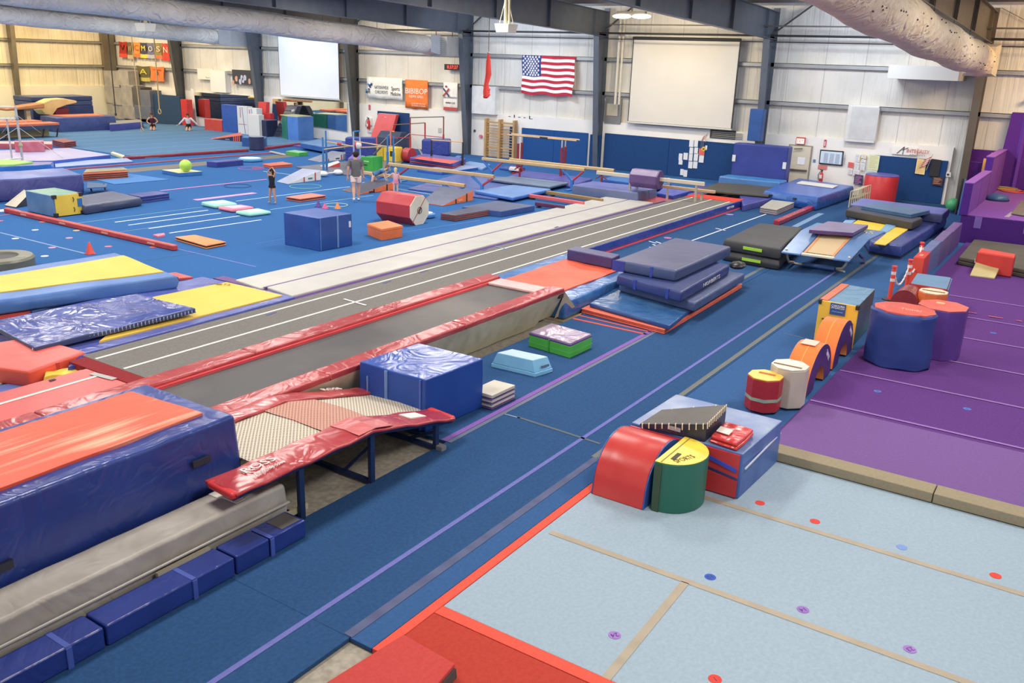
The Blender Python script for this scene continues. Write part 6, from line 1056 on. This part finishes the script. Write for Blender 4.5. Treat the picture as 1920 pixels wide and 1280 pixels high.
# parallel bars by the blue pads
t=thing('parallel_bars','wooden parallel bars on dark red posts in front of the royal blue wall pads','gymnastic bars',(34.5,21)); DR=pl(140,30,50)
for x,dy in ((34.2,0),(34.75,.15)):
    for y in (22.35,20.05): MB().tube([(x,y+dy,0),(x,y+dy,1.35)],.06,10).out('post',DR,t,smooth=True); MB().tube([(x,y+dy,1.35),(x,y+dy,1.66)],.035,8).out('post_top',ST_,t,smooth=True)
    MB().tube([(x,22.95+dy,1.7),(x,19.35+dy,1.7)],.032,10).out('rail',WD,t,smooth=True)
    MB().box(x-.3,x+.3,19.9+dy,22.5+dy,0,.05).out('base_frame',DR,t)
MB().tube([(34.2,21.2,1.7),(34.2,20.8,1.7)],.045,10).out('rail_pad',pl(40,60,60),t)
# wooden wall bars
t=thing('wall_bars','wooden stall bars on the white wall left of the royal blue pads','wall bars',(39.1,26.6)); WO=mat('wood',(196,156,98),(184,142,84))
for y in (27.5,26.62,25.72): MB().box(38.85,39.15,y-.06,y+.06,0,1.98).out('upright',WO,t,.01)
for i in range(13):
    z=.1+i*.142
    for a,b_ in ((25.78,26.56),(26.68,27.44)): (MB().box(38.95,38.98,a,b_,z-.045,z+.045) if i in (3,8,12) else MB().tube([(38.97,a,z),(38.97,b_,z)],.02,6)).out('rung',WO,t)
# ---------------------------------------------------------------- balance beams
BW=mat('wood',(208,178,128),(200,168,118))
def beam(label,X,y0,y1,z,kind='v',m=BW,w=.11,h=.14,cols=None,ends=True):
    t=thing('balance_beam',label,'balance beam',(X,(y0+y1)/2)); MB().box(X-w/2,X+w/2,y0,y1,z-h,z).out('beam',m,t,.035,seg=3)
    if ends: MB().box(X-w/2+.01,X+w/2-.01,y0-.012,y0,z-h+.01,z-.01).out('end_cap',pl(150,120,80),t)
    c1,c2=cols or (vin(40,120,200),vin(196,50,56))
    for y in (y0+.55,y1-.55):
        if kind=='v':
            MB().bar((X,y,z*.4),(X,y+.5,z-h),.1,.09,upv=(0,1,0)).out('leg_pad',c1,t,.02); MB().bar((X,y,z*.4),(X,y-.5,z-h),.1,.07,upv=(0,1,0)).out('leg_pad',c2,t,.02); MB().bar((X,y,.0),(X,y,z*.45),.12,.12,upv=(0,1,0)).out('leg',c1,t,.02); MB().box(X-.45,X+.45,y-.08,y+.08,0,.06).out('foot',c1,t,.01)
        else:
            MB().bar((X-.02,y+.3,z-h),(X-.02,y-.25,z-h-.32),.04,.04).bar((X-.02,y-.3,z-h),(X-.02,y+.25,z-h-.32),.04,.04).out('strut',pl(150,36,50),t); MB().bar((X,y,0),(X,y,z-h-.25),.06,.06,upv=(0,1,0)).out('leg',pl(150,36,50),t)
    return t
beam('long tan balance beam with blue and red V legs nearest the walking man, upper of two',28.0,19.35,24.65,.76)
beam('lower tan balance beam passing behind the crawling child',26.7,19.75,24.85,.5,cols=(vin(40,110,200),vin(40,110,200)))
beam('long tan balance beam in front of the royal blue wall pads',31.4,17.3,22.35,.94,cols=(vin(30,110,190),vin(206,50,54)))
beam('tan balance beam on thin red struts behind the long tan beam',32.4,16.5,21.6,.9,'x')
t=thing('balance_beam','cream balance beam carrying the purple octagon roll by the long blue pad','balance beam',(29.8,13.7)); MB().box(30.5,30.6,11.9,16.3,.86,1.0).out('beam',pnt(216,204,180),t,.02); MB().box(31.1,31.22,11.7,15.0,.55,.66).out('lower_beam',pnt(206,170,130),t,.02)
for p,h_ in (((31.14,14.89),.9),((31.44,13.69),.9)): MB().tube([(*p,0),(*p,h_)],.045,10).out('post',pnt(190,184,176),t,smooth=True); MB().ball((*p,.55),.06,8,6).out('clamp',pl(40,40,44),t)
MB().tube([(*(31.14,14.89),.85),(30.55,14.9,.88)],.03,8).tube([(*(31.44,13.69),.85),(30.55,13.3,.88)],.03,8).out('arm',pnt(206,180,110),t)
for y in (12.2,14.85): MB().box(30.35,31.3,y-.06,y+.06,0,.06).box(30.52,30.58,y-.04,y+.04,.0,.86).box(31.13,31.19,y-.04,y+.04,0,.56).out('leg',pnt(180,170,150),t)
t=thing('octagon_roll','purple octagonal foam roll wrapped around the cream balance beam','foam roll',(30.2,14.2,.7)); oc=[(30.55+.36*math.cos(math.pi/8+i*math.pi/4),.9+.36*math.sin(math.pi/8+i*math.pi/4)) for i in range(8)]; MB().wally(oc,13.65,14.75).out('body',vin(98,72,128),t,.02); MB().wally([(30.55+(p[0]-30.55)*.97,.9+(p[1]-.9)*.97) for p in oc],13.63,13.65).out('end_face',vin(84,60,116),t)
# floor beams
def fb(label,a,b_,m,w=.12,h=.14,z=.05):
    t=thing('floor_beam',label,'floor beam',a); A=Vector((*a,z+h/2));B_=Vector((*b_,z+h/2)); MB().bar(A,B_,w,h).out('beam',m,t,.03)
    for u in (.12,.88): c=A.lerp(B_,u); MB().box(c.x-.12,c.x+.12,c.y-.04,c.y+.04,0,z).out('foot',pl(40,40,44),t)
fb('tan low floor beam nearest the blue mats, behind the coral one',(29.42,17.85),(29.14,15.22),mat('wood',(168,134,80))); fb('coral red low floor beam in front of the tan low beam',(28.16,17.95),(27.97,15.36),vin(222,96,100)); fb('dark maroon low floor beam at the end of the navy mat',(26.69,16.62),(26.64,15.40),vin(90,40,80))
# ---------------------------------------------------------------- mats under and around the beams
VM=lambda *c: mat('crinkle',c,None,.4)
SL('landing_mat','wide violet blue mat field below the two near balance beams','landing mat',[(26.61,22.45),(26.88,18.46),(30.48,18.86),(33.33,19.29),(31.70,23.82)],.004,.07,mat('crinkle',(84,96,170),(70,110,186),.35),bev=.02)
SO('landing_mat','light blue rounded mat left of the tan low floor beam','landing mat',[(27.27,19.72),(26.89,17.72),(29.84,17.90),(29.74,19.62)],.07,.2,vin(98,144,206),vin(50,110,190),bev=.05,amp=.005)
SO('landing_mat','thin grey blue mat sheet behind the light blue rounded mat','landing mat',[(30.45,21.37),(30.32,18.27),(32.04,18.39),(31.97,21.16)],.1,.2,vin(104,128,160),vin(80,100,130),bev=.03,amp=.01)
SO('landing_mat','violet blue crumpled mats under the long tan beam by the wall','landing mat',[(32.11,21.53),(31.85,18.17),(34.55,18.65),(34.71,22.24)],.004,.12,VM(74,78,168),bev=.03,amp=.02)
SO('crash_mat','thick grey violet mattress in front of the cream balance beam posts','crash mat',[(30.26,17.19),(30.21,14.34),(32.00,14.39),(31.86,17.19)],0,.4,vin(96,108,180),vin(100,112,150),bev=.05,amp=.01)
SO('landing_mat','bright blue mat behind the purple octagon roll','landing mat',[(33.52,17.59),(33.25,15.43),(34.39,14.81),(34.86,17.78)],.05,.3,vin(40,110,190),vin(30,90,170),bev=.04,amp=.01)
SO('landing_mat','royal blue crumpled mat right of the grey violet mattress','landing mat',[(32.10,14.42),(31.77,13.59),(34.18,13.66),(33.91,14.94)],0,.2,VM(66,80,180),VM(30,64,170),bev=.04,amp=.02)
SO('landing_mat','low violet blue mat near the corner of the dark grey end mat','landing mat',[(32.99,13.53),(33.66,13.09),(36.96,13.09),(36.27,14.39)],0,.12,VM(70,74,150),bev=.03,amp=.02)
SL('flat_mat','coral red flat mat at the far end of the white track','mat',[(30.48,14.44),(30.51,13.36),(32.71,13.59),(32.39,14.46)],.004,.05,vin(196,72,84),bev=.01)
SL('landing_mat','low blue edged mat right of the black posted low bar','landing mat',[(31.20,25.78),(31.14,24.34),(32.30,24.33),(34.09,24.37),(34.34,25.80)],0,.12,vin(150,166,206),vin(40,96,190),bev=.02)
SL('landing_mat','pale blue thin mats in front of the wooden wall bars','landing mat',[(34.16,25.67),(33.85,24.04),(35.55,24.79),(35.85,26.28)],.0,.1,vin(120,160,210),bev=.02)
t=thing('springboard','pale springboard lying by the black posted low bar','springboard',(34.63,26.67)); MB().hexa([(*(33.92,26.70),.02),(*(33.96,25.84),.02),(*(35.38,26.33),.02),(*(35.31,27.27),.02)],[(*(33.92,26.70),.06),(*(33.96,25.84),.06),(*(35.38,26.33),.26),(*(35.31,27.27),.26)]).out('deck',vin(196,196,216),t,.02)
t=thing('foam_block','dark blue round edged pad under the long tan wall beam','landing mat',(35.08,23.53)); q=[(34.80,23.76),(34.61,22.86),(35.78,22.93),(36.00,23.85)]; MB().prism(q,0,.12).out('pad',vin(44,80,160),t,.04)
SL('panel_mat','red and white small padded roll under the long tan wall beam','foam piece',[(34.07,22.73),(34.09,22.19),(34.65,22.51),(34.65,23.04)],.12,.24,pnt(222,216,210),bev=.02)
# ---------------------------------------------------------------- hanging red rope and speaker pieces
t=thing('aerial_silk','knotted red aerial silk hanging from the roof beam before the white wall','aerial silk',(33,24,3.3)); X=30.0; a=(21.15,5.17);b_=(21.21,3.50)
pts=[(X,a[0],a[1]),(X,a[0],a[1]-.3),(X,a[0]-.02,a[1]-.8),(X,b_[0]+.02,b_[1]+.5),(X,b_[0],b_[1]+.2),(X,b_[0],b_[1])]
MB().tube(pts,[.04,.09,.12,.09,.14,.12],10).out('silk',mat('cloth',(226,60,48)),t,smooth=True)
for i in range(5): z=b_[1]+.1*i; MB().ball((X+.02,b_[0]+.05*(-1)**i,z),.1,10,7,sc=(1,1.2,.6)).out('knot',mat('cloth',(230,80,64)),t,smooth=True)
MB().tube([(X,a[0],7.87),(X,a[0],a[1])],.015,6).out('hanging_cord',pl(120,110,90),t); MB().ball((X,a[0],a[1]+.02),.06,8,6).out('carabiner',met(170,170,170),t)
# yellow cloth, coral block and left foreground mats
t=thing('landing_mat','long yellow topped blue mattress with bent middle in the left foreground','landing mat',(9,18)); q=[(6.25,17.07),(11.28,15.86),(11.75,18.75),(7.01,18.90)]
MB().soft(q,.12,.42,.05,30,10,fr=.7,bulge=.05,seed=3).out('cover',mat('vinyl',(66,116,190),(84,132,200),.4),t,.06)
y_=[(6.47,17.60),(11.26,16.25),(11.59,18.18),(6.86,18.53)]; MB().soft(y_,.40,.445,.05,30,10,fr=.7,bulge=0,seed=3).out('yellow_top',mat('vinyl',(238,190,34),(242,198,48),.5),t,.01)
for a,b_ in (((9.19,16.77),(9.63,16.72)),((10.73,16.48),(11.12,16.40))): MB().bar((*a,.28),(*b_,.28),.03,.05).out('handle_strap',pl(40,80,160),t)
SL('folding_mat','dark slate thin mat edge showing beneath the yellow topped mattress','folding mat',[(8.49,16.48),(11.96,16.75),(12.02,18.93),(9.03,18.66)],.02,.12,vin(56,84,140),bev=.02)
SL('flat_mat','small red mat corner right of the yellow topped mattress','mat',[(11.92,16.89),(12.30,16.70),(12.33,17.36),(11.90,17.54)],.004,.06,vin(214,70,60),bev=.01)
SL('flat_mat','small red mat strip left of the crinkled royal blue mat','mat',[(6.39,17.12),(8.55,16.59),(8.67,16.91),(6.67,17.81)],.0,.1,vin(214,66,62),bev=.01)
t=thing('landing_mat','flat blue and yellow mat along the near end of the white track','landing mat',(9.5,14.8)); q=[(7.51,13.26),(12.48,13.61),(12.31,16.38),(7.15,16.10)]
b4=[(p[0],p[1],.0) for p in q]; t4=[(p[0],p[1],z) for p,z in zip(q,(.2,.1,.12,.2))]; MB().hexa(b4,t4).out('base',mat('crinkle',(74,88,176),(90,104,184),.3),t,.02)
yq=[(8.04,13.58),(12.33,13.82),(12.27,15.51),(10.38,15.41)]; MB().hexa([(p[0],p[1],z-.06) for p,z in zip(yq,(.22,.12,.14,.2))],[(p[0],p[1],z) for p,z in zip(yq,(.225,.13,.145,.21))]).out('yellow_top',mat('vinyl',(238,192,34),(242,200,52),.5),t,.008)
text('NMRT5',.2,(*(11.98,15.41),.165),(.5,-.8,0),(.8,.5,0),pl(110,84,20),t,width=.5,ext=.001)
t=thing('landing_mat','crinkled glossy royal blue mat with laced edge overlapping the yellow mat','landing mat',(8.3,15)); q=[(7.04,13.72),(10.11,13.73),(10.02,15.44),(7.28,15.67)]
MB().soft(q,.24,.34,.03,34,12,fr=1.6,bulge=.012,seed=6,ti=0,mi=1).out('cover',[mat('crinkle',(54,74,156),(80,98,178),.16),vin(56,70,110)],t,.02)
mb=MB(); A=Vector((*(7.02,13.76),.3));B_=Vector((*(10.06,13.67),.3))
for i in range(42): p=A.lerp(B_,i/41); mb.tube([p+Vector((0,0,.03)),p+Vector((-.012,-.012,.0)),p+Vector((0,0,-.04))],.008,5)
mb.out('lacing',pl(176,184,206),t)
t=SO('landing_mat','coral red padded mat at the left edge beneath the crinkled blue mat','landing mat',[(6.46,12.89),(7.53,13.12),(7.42,14.50),(5.80,14.93)],.0,.28,mat('vinyl',(222,74,64),(228,90,80),.4),vin(220,72,44),bev=.05,amp=.01)
strapover(t,[(6.46,12.89),(7.53,13.12),(7.42,14.50),(5.80,14.93)],.48,.02,.26,vin(190,50,40),.05)
t=thing('vinyl_cover','crumpled yellow vinyl flap between the coral mat and the red runway','vinyl flap',(7,13.8)); MB().soft([(6.63,12.78),(7.19,12.54),(7.27,12.88),(6.78,12.98)],.02,.17,.06,10,6,fr=5,bulge=.02,seed=2).out('flap',mat('crinkle',(240,206,30),None,.3),t,.012)
t=thing('vinyl_cover','crumpled navy vinyl flap beside the yellow flap at the runway end','vinyl flap',(7.5,13.8)); MB().soft([(7.02,12.79),(7.30,12.77),(7.63,12.94),(7.53,13.31)],.02,.22,.06,8,6,fr=5,bulge=.02,seed=4).out('flap',cri(40,54,150),t,.012)
SL('flat_mat','grey blue flat mat strip beside the left end of the red runway','mat',[(5.28,12.91),(6.81,12.72),(6.88,13.13),(5.56,13.50)],.004,.03,vin(84,110,180),bev=.006)
tag(MB().prism([(5.49,13.35),(6.53,13.42),(6.55,13.93),(5.78,13.97)],.0,.024).out('board',pnt(206,204,196)),'pale grey board on the floor at the left edge under the coral mat','board')
# round mini trampoline at the left edge
t=thing('round_trampoline','round mini trampoline with olive grey padded rim at the left edge','trampoline',(12.3,24)); c=(10.04,20.62)
rr=.72; mb=MB(); n=32
prof=[(rr,.02),(rr+.02,.28),(rr-.02,.33),(rr-.3,.34),(rr-.32,.3)]
rings=[[(c[0]+p[0]*math.cos(a),c[1]+p[0]*math.sin(a),p[1]) for p in prof] for a in [i*2*math.pi/n for i in range(n+1)]]
MB().loft(rings,cap=False,closed=False).out('rim_pad',vin(108,108,92),t,smooth=True); MB().tube([(c[0],c[1],.29),(c[0],c[1],.3)],rr-.3,32).out('bed',pl(70,70,72),t)
for i in range(6): a=i*math.pi/3+.2; MB().tube([(c[0]+.68*math.cos(a),c[1]+.68*math.sin(a),0),(c[0]+.68*math.cos(a),c[1]+.68*math.sin(a),.28)],.02,8).out('leg',pl(40,40,40),t)
text('JUMP',.1,(c[0]+.3,c[1]-.5,.345),(.6,-.6,0),(.6,.6,0),pl(190,190,176),t,width=.3,ext=.001)
# ---------------------------------------------------------------- people
SK=mat('skin',(214,160,130)); SK2=mat('skin',(206,150,116)); SK3=mat('skin',(226,184,160))
for m in (SK,SK2,SK3): m.node_tree.nodes['Principled BSDF'].inputs['Roughness'].default_value=.55
def skin(name,chains,m,parent,sub=2):
    "chains: list of lists of (point,radius); first point of later chains may repeat an earlier point to branch from it"
    vs=[];rs=[];es=[];idx={}
    for ch in chains:
        last=None
        for p,r_ in ch:
            k_=tuple(round(v,4) for v in p)
            if k_ not in idx: idx[k_]=len(vs); vs.append(p); rs.append(r_)
            i=idx[k_]
            if last is not None and i!=last: es.append((last,i))
            last=i
    off=Vector(parent['_o']); me=bpy.data.meshes.new(name); me.from_pydata([tuple(Vector(v)-off) for v in vs],es,[]); me.materials.append(m)
    o=bpy.data.objects.new(name,me); COL.objects.link(o); o.parent=parent; o['_o']=tuple(off)
    md=o.modifiers.new('skin','SKIN'); md.use_smooth_shade=True; sv=me.skin_vertices[0].data if me.skin_vertices else None
    if sv is None: me.attributes; 
    for i,r_ in enumerate(rs): sv[i].radius=(r_,r_)
    sv[0].use_root=True
    s_=o.modifiers.new('sub','SUBSURF'); s_.levels=sub; s_.render_levels=sub
    return o
def person(label,base,yaw,H_,J,skinm,parts,hair,hl=.0):
    """J: joints in units of height, local frame x forward, y left, z up."""
    t=thing('person',label,'person',base); c,s_=math.cos(yaw),math.sin(yaw)
    w=lambda p:(base[0]+(p[0]*c-p[1]*s_)*H_,base[1]+(p[0]*s_+p[1]*c)*H_,base[2]+p[2]*H_)
    r_=lambda v:v*H_
    ch=[]
    sp=[(w(J['pelvis']),r_(.062)),(w(J['waist']),r_(.055)),(w(J['chest']),r_(.062)),(w(J['neck']),r_(.032)),(w(J['chin']),r_(.034)),(w(J['head']),r_(.056)),(w(J['crown']),r_(.042))]
    ch.append(sp)
    for sd in ('l','r'):
        ch.append([(w(J['pelvis']),r_(.062)),(w(J['hip'+sd]),r_(.052)),(w(J['knee'+sd]),r_(.036)),(w(mixp(J['knee'+sd],J['ankle'+sd],.35)),r_(.035)),(w(J['ankle'+sd]),r_(.02)),(w(J['toe'+sd]),r_(.018))])
        hd=J['hand'+sd]; wr=J['wrist'+sd]
        ch.append([(w(J['chest']),r_(.062)),(w(J['sh'+sd]),r_(.034)),(w(J['elbow'+sd]),r_(.024)),(w(wr),r_(.015)),(w(mixp(wr,hd,.5)),r_(.02))])
        d=Vector(hd)-Vector(wr); e=d.cross(Vector((1,.2,.1)));  e=e.normalized()*d.length*.5 if e.length>1e-5 else Vector((0,.02,0))
        palm=Vector(mixp(wr,hd,.5))
        for k_,off_ in enumerate((-.5,-.18,.15,.45)): tip=Vector(hd)+e*off_*.9+d*(.35 if k_ in(1,2) else .2); ch.append([(w(tuple(palm)),r_(.02)),(w(tuple(palm.lerp(tip,.55)+e*off_*.2)),r_(.0055)),(w(tuple(tip)),r_(.005))])
        tip=palm+e*1.0+d*.2; ch.append([(w(tuple(palm)),r_(.02)),(w(tuple(tip)),r_(.006))])
    skin('body',ch,skinm,t)
    h=Vector(w(J['head'])); f=Vector((c,s_,0)); fx=Vector(J.get('face',(1,0,0))); f=Vector((fx.x*c-fx.y*s_,fx.x*s_+fx.y*c,fx.z)).normalized(); sd=Vector((-f.y,f.x,0)).normalized(); R_=.056*H_
    mb=MB()
    for k_ in (-1,1): mb.ball(h+f*R_*.93+sd*R_*.36*k_+Vector((0,0,R_*.12)),R_*.12,8,6)
    mb.out('eyes',pl(40,30,26),t); MB().ball(h+f*R_*1.05-Vector((0,0,R_*.15)),R_*.17,8,6,sc=(1,1,1.3)).out('nose',skinm,t,smooth=True); MB().ball(h+f*R_*.92-Vector((0,0,R_*.55)),R_*.2,8,6,sc=(1,1,.35)).out('mouth',pl(170,80,76),t)
    mb=MB(); 
    for k_ in (-1,1): mb.ball(h+sd*R_*.98*k_,R_*.2,8,6,sc=(1,1,1.4))
    mb.out('ears',skinm,t,smooth=True)
    mb=MB(); mb.ball(h-f*R_*.3+Vector((0,0,R_*.35)),R_*1.12,16,12,sc=(1,1,1.0))
    if hl: 
        b=h-f*R_*.7; mb.tube([b+Vector((0,0,R_*.3)),b-f*R_*.3-Vector((0,0,R_*.8)),b-f*R_*.2-Vector((0,0,R_*(1+hl)))],[R_*.8,R_*.85,R_*.4],12)
    mb.out('hair',mat('cloth',hair),t,smooth=True)
    yl=Vector((-s_,c,0))
    for g in parts:
        nm,m,kind=g[:3]; mb=MB()
        if kind=='feet':
            for sd in ('l','r'):
                a=Vector(w(J['ankle'+sd])); b=Vector(w(J['toe'+sd])); b.z=max(b.z,a.z-.06*H_); MB().tube([a+(a-b)*.35+Vector((0,0,-.01*H_)),a,a.lerp(b,.6),b+(b-a)*.1],[r_(.014),r_(.026),r_(.024),r_(.014)],10).out(nm,m,t,smooth=True)
            continue
        lo,hi,wid,leg,arm=g[3:8]      # spine span, width scale, thigh fraction, arm fraction
        sp=[J['pelvis'],J['waist'],J['chest'],mixp(J['chest'],J['neck'],.62),mixp(J['chest'],J['neck'],.9)]; prof=[(.088,.07),(.078,.064),(.098,.07),(.095,.055),(.05,.042)]
        d0=Vector(w(sp[0]))-Vector(w(sp[1])); d0.normalize(); rings=[]
        for k_ in range(lo,hi+1):
            p=Vector(w(sp[k_])); q=Vector(w(sp[min(k_+1,4)]))-Vector(w(sp[max(k_-1,0)])); q.normalize(); nx=yl.cross(q).normalized(); a,b=prof[k_]; a*=H_*wid; b*=H_*wid
            if k_==lo and k_==0: rings.append([p+d0*.05*H_*(1 if leg else .6)+yl*a*.97*math.cos(u)+nx*b*math.sin(u) for u in [x*math.pi/10 for x in range(20)]])
            rings.append([p+yl*a*math.cos(u)+nx*b*math.sin(u) for u in [x*math.pi/10 for x in range(20)]])
        mb.loft(rings)
        for sd in ('l','r'):
            if leg: mb.tube([Vector(w(J['pelvis'])).lerp(Vector(w(J['hip'+sd])),.8),w(J['hip'+sd]),w(mixp(J['hip'+sd],J['knee'+sd],leg))],[r_(.055),r_(.064),r_(.058)],14)
            if arm:
                A_=[mixp(J['chest'],J['sh'+sd],.55),J['sh'+sd],J['elbow'+sd]]; pts=[w(A_[0]),w(A_[1])]; rs=[r_(.05),r_(.044)]
                if arm<=1: pts.append(w(mixp(A_[1],A_[2],arm))); rs.append(r_(.04))
                else: pts+=[w(A_[2]),w(mixp(A_[2],J['wrist'+sd],arm-1))]; rs+=[r_(.032),r_(.026)]
                mb.tube(pts,rs,12)
        mb.out(nm,m,t,smooth=True)
    return t
def mx(J,a,b_,u): return mixp(J[a],J[b_],u)
# walking man seen from behind
J=dict(pelvis=(0,0,.53),waist=(0,0,.62),chest=(.0,0,.745),neck=(.005,0,.85),chin=(.012,0,.885),head=(.012,0,.925),crown=(.008,0,.965),
 hipl=(0,.05,.5),hipr=(0,-.05,.5),kneel=(-.03,.05,.28),kneer=(.07,-.05,.28),anklel=(-.15,.045,.065),ankler=(.09,-.045,.035),toel=(-.08,.05,.03),toer=(.17,-.05,.015),
 shl=(0,.115,.815),shr=(0,-.115,.815),elbowl=(-.03,.15,.64),elbowr=(.02,-.14,.64),wristl=(.0,.165,.5),wristr=(.05,-.15,.51),handl=(.01,.17,.43),handr=(.07,-.15,.44),face=(.9,.5,0))
x,y=(23.15,21.91); yaw=.75
t=person('man in grey t-shirt and pale shorts walking with his back to the camera',(x,y,0),yaw,1.74,J,SK,[('t_shirt',mat('cloth',(104,102,100)),'torso',0,4,1.12,0,.6),('shorts',mat('cloth',(236,206,190)),'torso',0,1,1.06,.5,0),('shoes',pl(232,232,236),'feet')],(50,36,30))
# standing child with raised arms
J=dict(pelvis=(0,0,.5),waist=(0,0,.6),chest=(0,0,.72),neck=(0,0,.83),chin=(.01,0,.865),head=(.01,0,.91),crown=(.005,0,.955),hipl=(0,.045,.48),hipr=(0,-.045,.48),kneel=(.01,.07,.26),kneer=(.01,-.08,.26),anklel=(-.01,.09,.04),ankler=(-.01,-.1,.04),toel=(.06,.1,.015),toer=(.06,-.12,.015),
 shl=(0,.095,.79),shr=(0,-.095,.79),elbowl=(.03,.14,.9),elbowr=(.02,-.12,.86),wristl=(.02,.07,.99),wristr=(.03,-.03,.96),handl=(.02,.03,1.02),handr=(.03,.0,1.0),face=(.8,-.6,.1))
x,y=(20.78,23.56)
person('child in black leotard standing with both hands on the head',(x,y,0),3.4,1.2,J,SK2,[('leotard',mat('cloth',(36,34,40)),'torso',0,3,1.0,.18,0)],(44,30,24),2.2)
# child crawling up the wedge
J=dict(pelvis=(-.16,0,.27),waist=(-.06,0,.31),chest=(.08,0,.38),neck=(.19,0,.43),chin=(.23,0,.45),head=(.26,0,.49),crown=(.29,0,.53),hipl=(-.17,.05,.25),hipr=(-.17,-.05,.25),kneel=(-.1,.07,.05),kneer=(-.22,-.07,.03),anklel=(-.33,.07,.03),ankler=(-.45,-.07,.02),toel=(-.4,.08,.01),toer=(-.52,-.08,.01),
 shl=(.11,.1,.38),shr=(.11,-.1,.38),elbowl=(.18,.12,.24),elbowr=(.16,-.12,.24),wristl=(.22,.12,.12),wristr=(.2,-.12,.12),handl=(.27,.12,.1),handr=(.25,-.12,.1),face=(1,-.5,-.1))
x,y=(26.23,23.57)
person('small child in blue patterned swimsuit crawling up the navy and orange wedge',(x+.05,y+.05,.16),-.9,1.3,J,SK3,[('swimsuit',mat('cloth',(50,90,150),(130,180,210)),'torso',0,3,1.05,0,.35)],(120,84,56),1.0)
tag(MB().ball((x+.6,y-.35,.42),.12,12,8,sc=(1,1,.8)).out('ball',vin(206,40,50),smooth=True),'small red ball beside the crawling child on the wedge','ball')
# blond toddler
J=dict(pelvis=(0,0,.45),waist=(0,0,.55),chest=(0,0,.68),neck=(0,0,.78),chin=(.01,0,.815),head=(.01,0,.88),crown=(.005,0,.94),hipl=(0,.05,.42),hipr=(0,-.05,.42),kneel=(.0,.06,.22),kneer=(.0,-.06,.22),anklel=(0,.06,.03),ankler=(0,-.06,.03),toel=(.07,.07,.015),toer=(.07,-.07,.015),
 shl=(0,.1,.75),shr=(0,-.1,.75),elbowl=(.02,.2,.66),elbowr=(.0,-.15,.6),wristl=(.03,.3,.6),wristr=(.02,-.17,.48),handl=(.03,.36,.58),handr=(.03,-.18,.42),face=(1,0,0))
x,y=(25.41,22.03)
person('blond toddler in pink swimsuit standing by the wedge with its back turned',(x,y,0),.6,1.04,J,SK3,[('swimsuit',mat('cloth',(232,130,160),(246,200,210)),'torso',0,3,1.1,.3,0)],(222,190,130),2.0)
# two kneeling gymnasts
def kneel(label,base,yaw,arms,shirt,sc=1.6):
    J=dict(pelvis=(-.06,0,.2),waist=(-.03,0,.3),chest=(0,0,.42),neck=(.0,0,.53),chin=(.01,0,.56),head=(.015,0,.6),crown=(.01,0,.64),hipl=(-.04,.05,.17),hipr=(-.04,-.05,.17),kneel=(.16,.06,.04),kneer=(.16,-.06,.04),anklel=(-.1,.06,.03),ankler=(-.1,-.06,.03),toel=(-.16,.06,.02),toer=(-.16,-.06,.02),shl=(0,.11,.49),shr=(0,-.11,.49),face=(1,0,0))
    J.update(arms); return person(label,base,yaw,sc,J,SK2,[(shirt[0],mat('cloth',shirt[1]),'torso',0,3,1.04,0,shirt[2]),('shorts',mat('cloth',(30,28,34)),'torso',0,0+1,1.06,.25,0)],(70,46,34),.6)
x,y=(34.52,49.69)
kneel('kneeling gymnast in dark red and black leotard with hands at the waist',(x,y,0),-2.3,dict(elbowl=(.0,.2,.35),elbowr=(.0,-.2,.35),wristl=(.1,.1,.27),wristr=(.1,-.1,.27),handl=(.13,.04,.27),handr=(.13,-.04,.28)),('leotard',(80,28,44),0))
x,y=(36.05,48.25)
kneel('kneeling gymnast in pale grey long sleeved top with arms spread low',(x,y,0),-2.35,dict(elbowl=(.0,.24,.36),elbowr=(.0,-.24,.36),wristl=(.02,.36,.24),wristr=(.02,-.36,.24),handl=(.03,.42,.22),handr=(.03,-.42,.22)),('top',(206,196,206),1.8))
# drop the helper property
for o in list(bpy.data.objects):
    if '_o' in o.keys(): del o['_o']
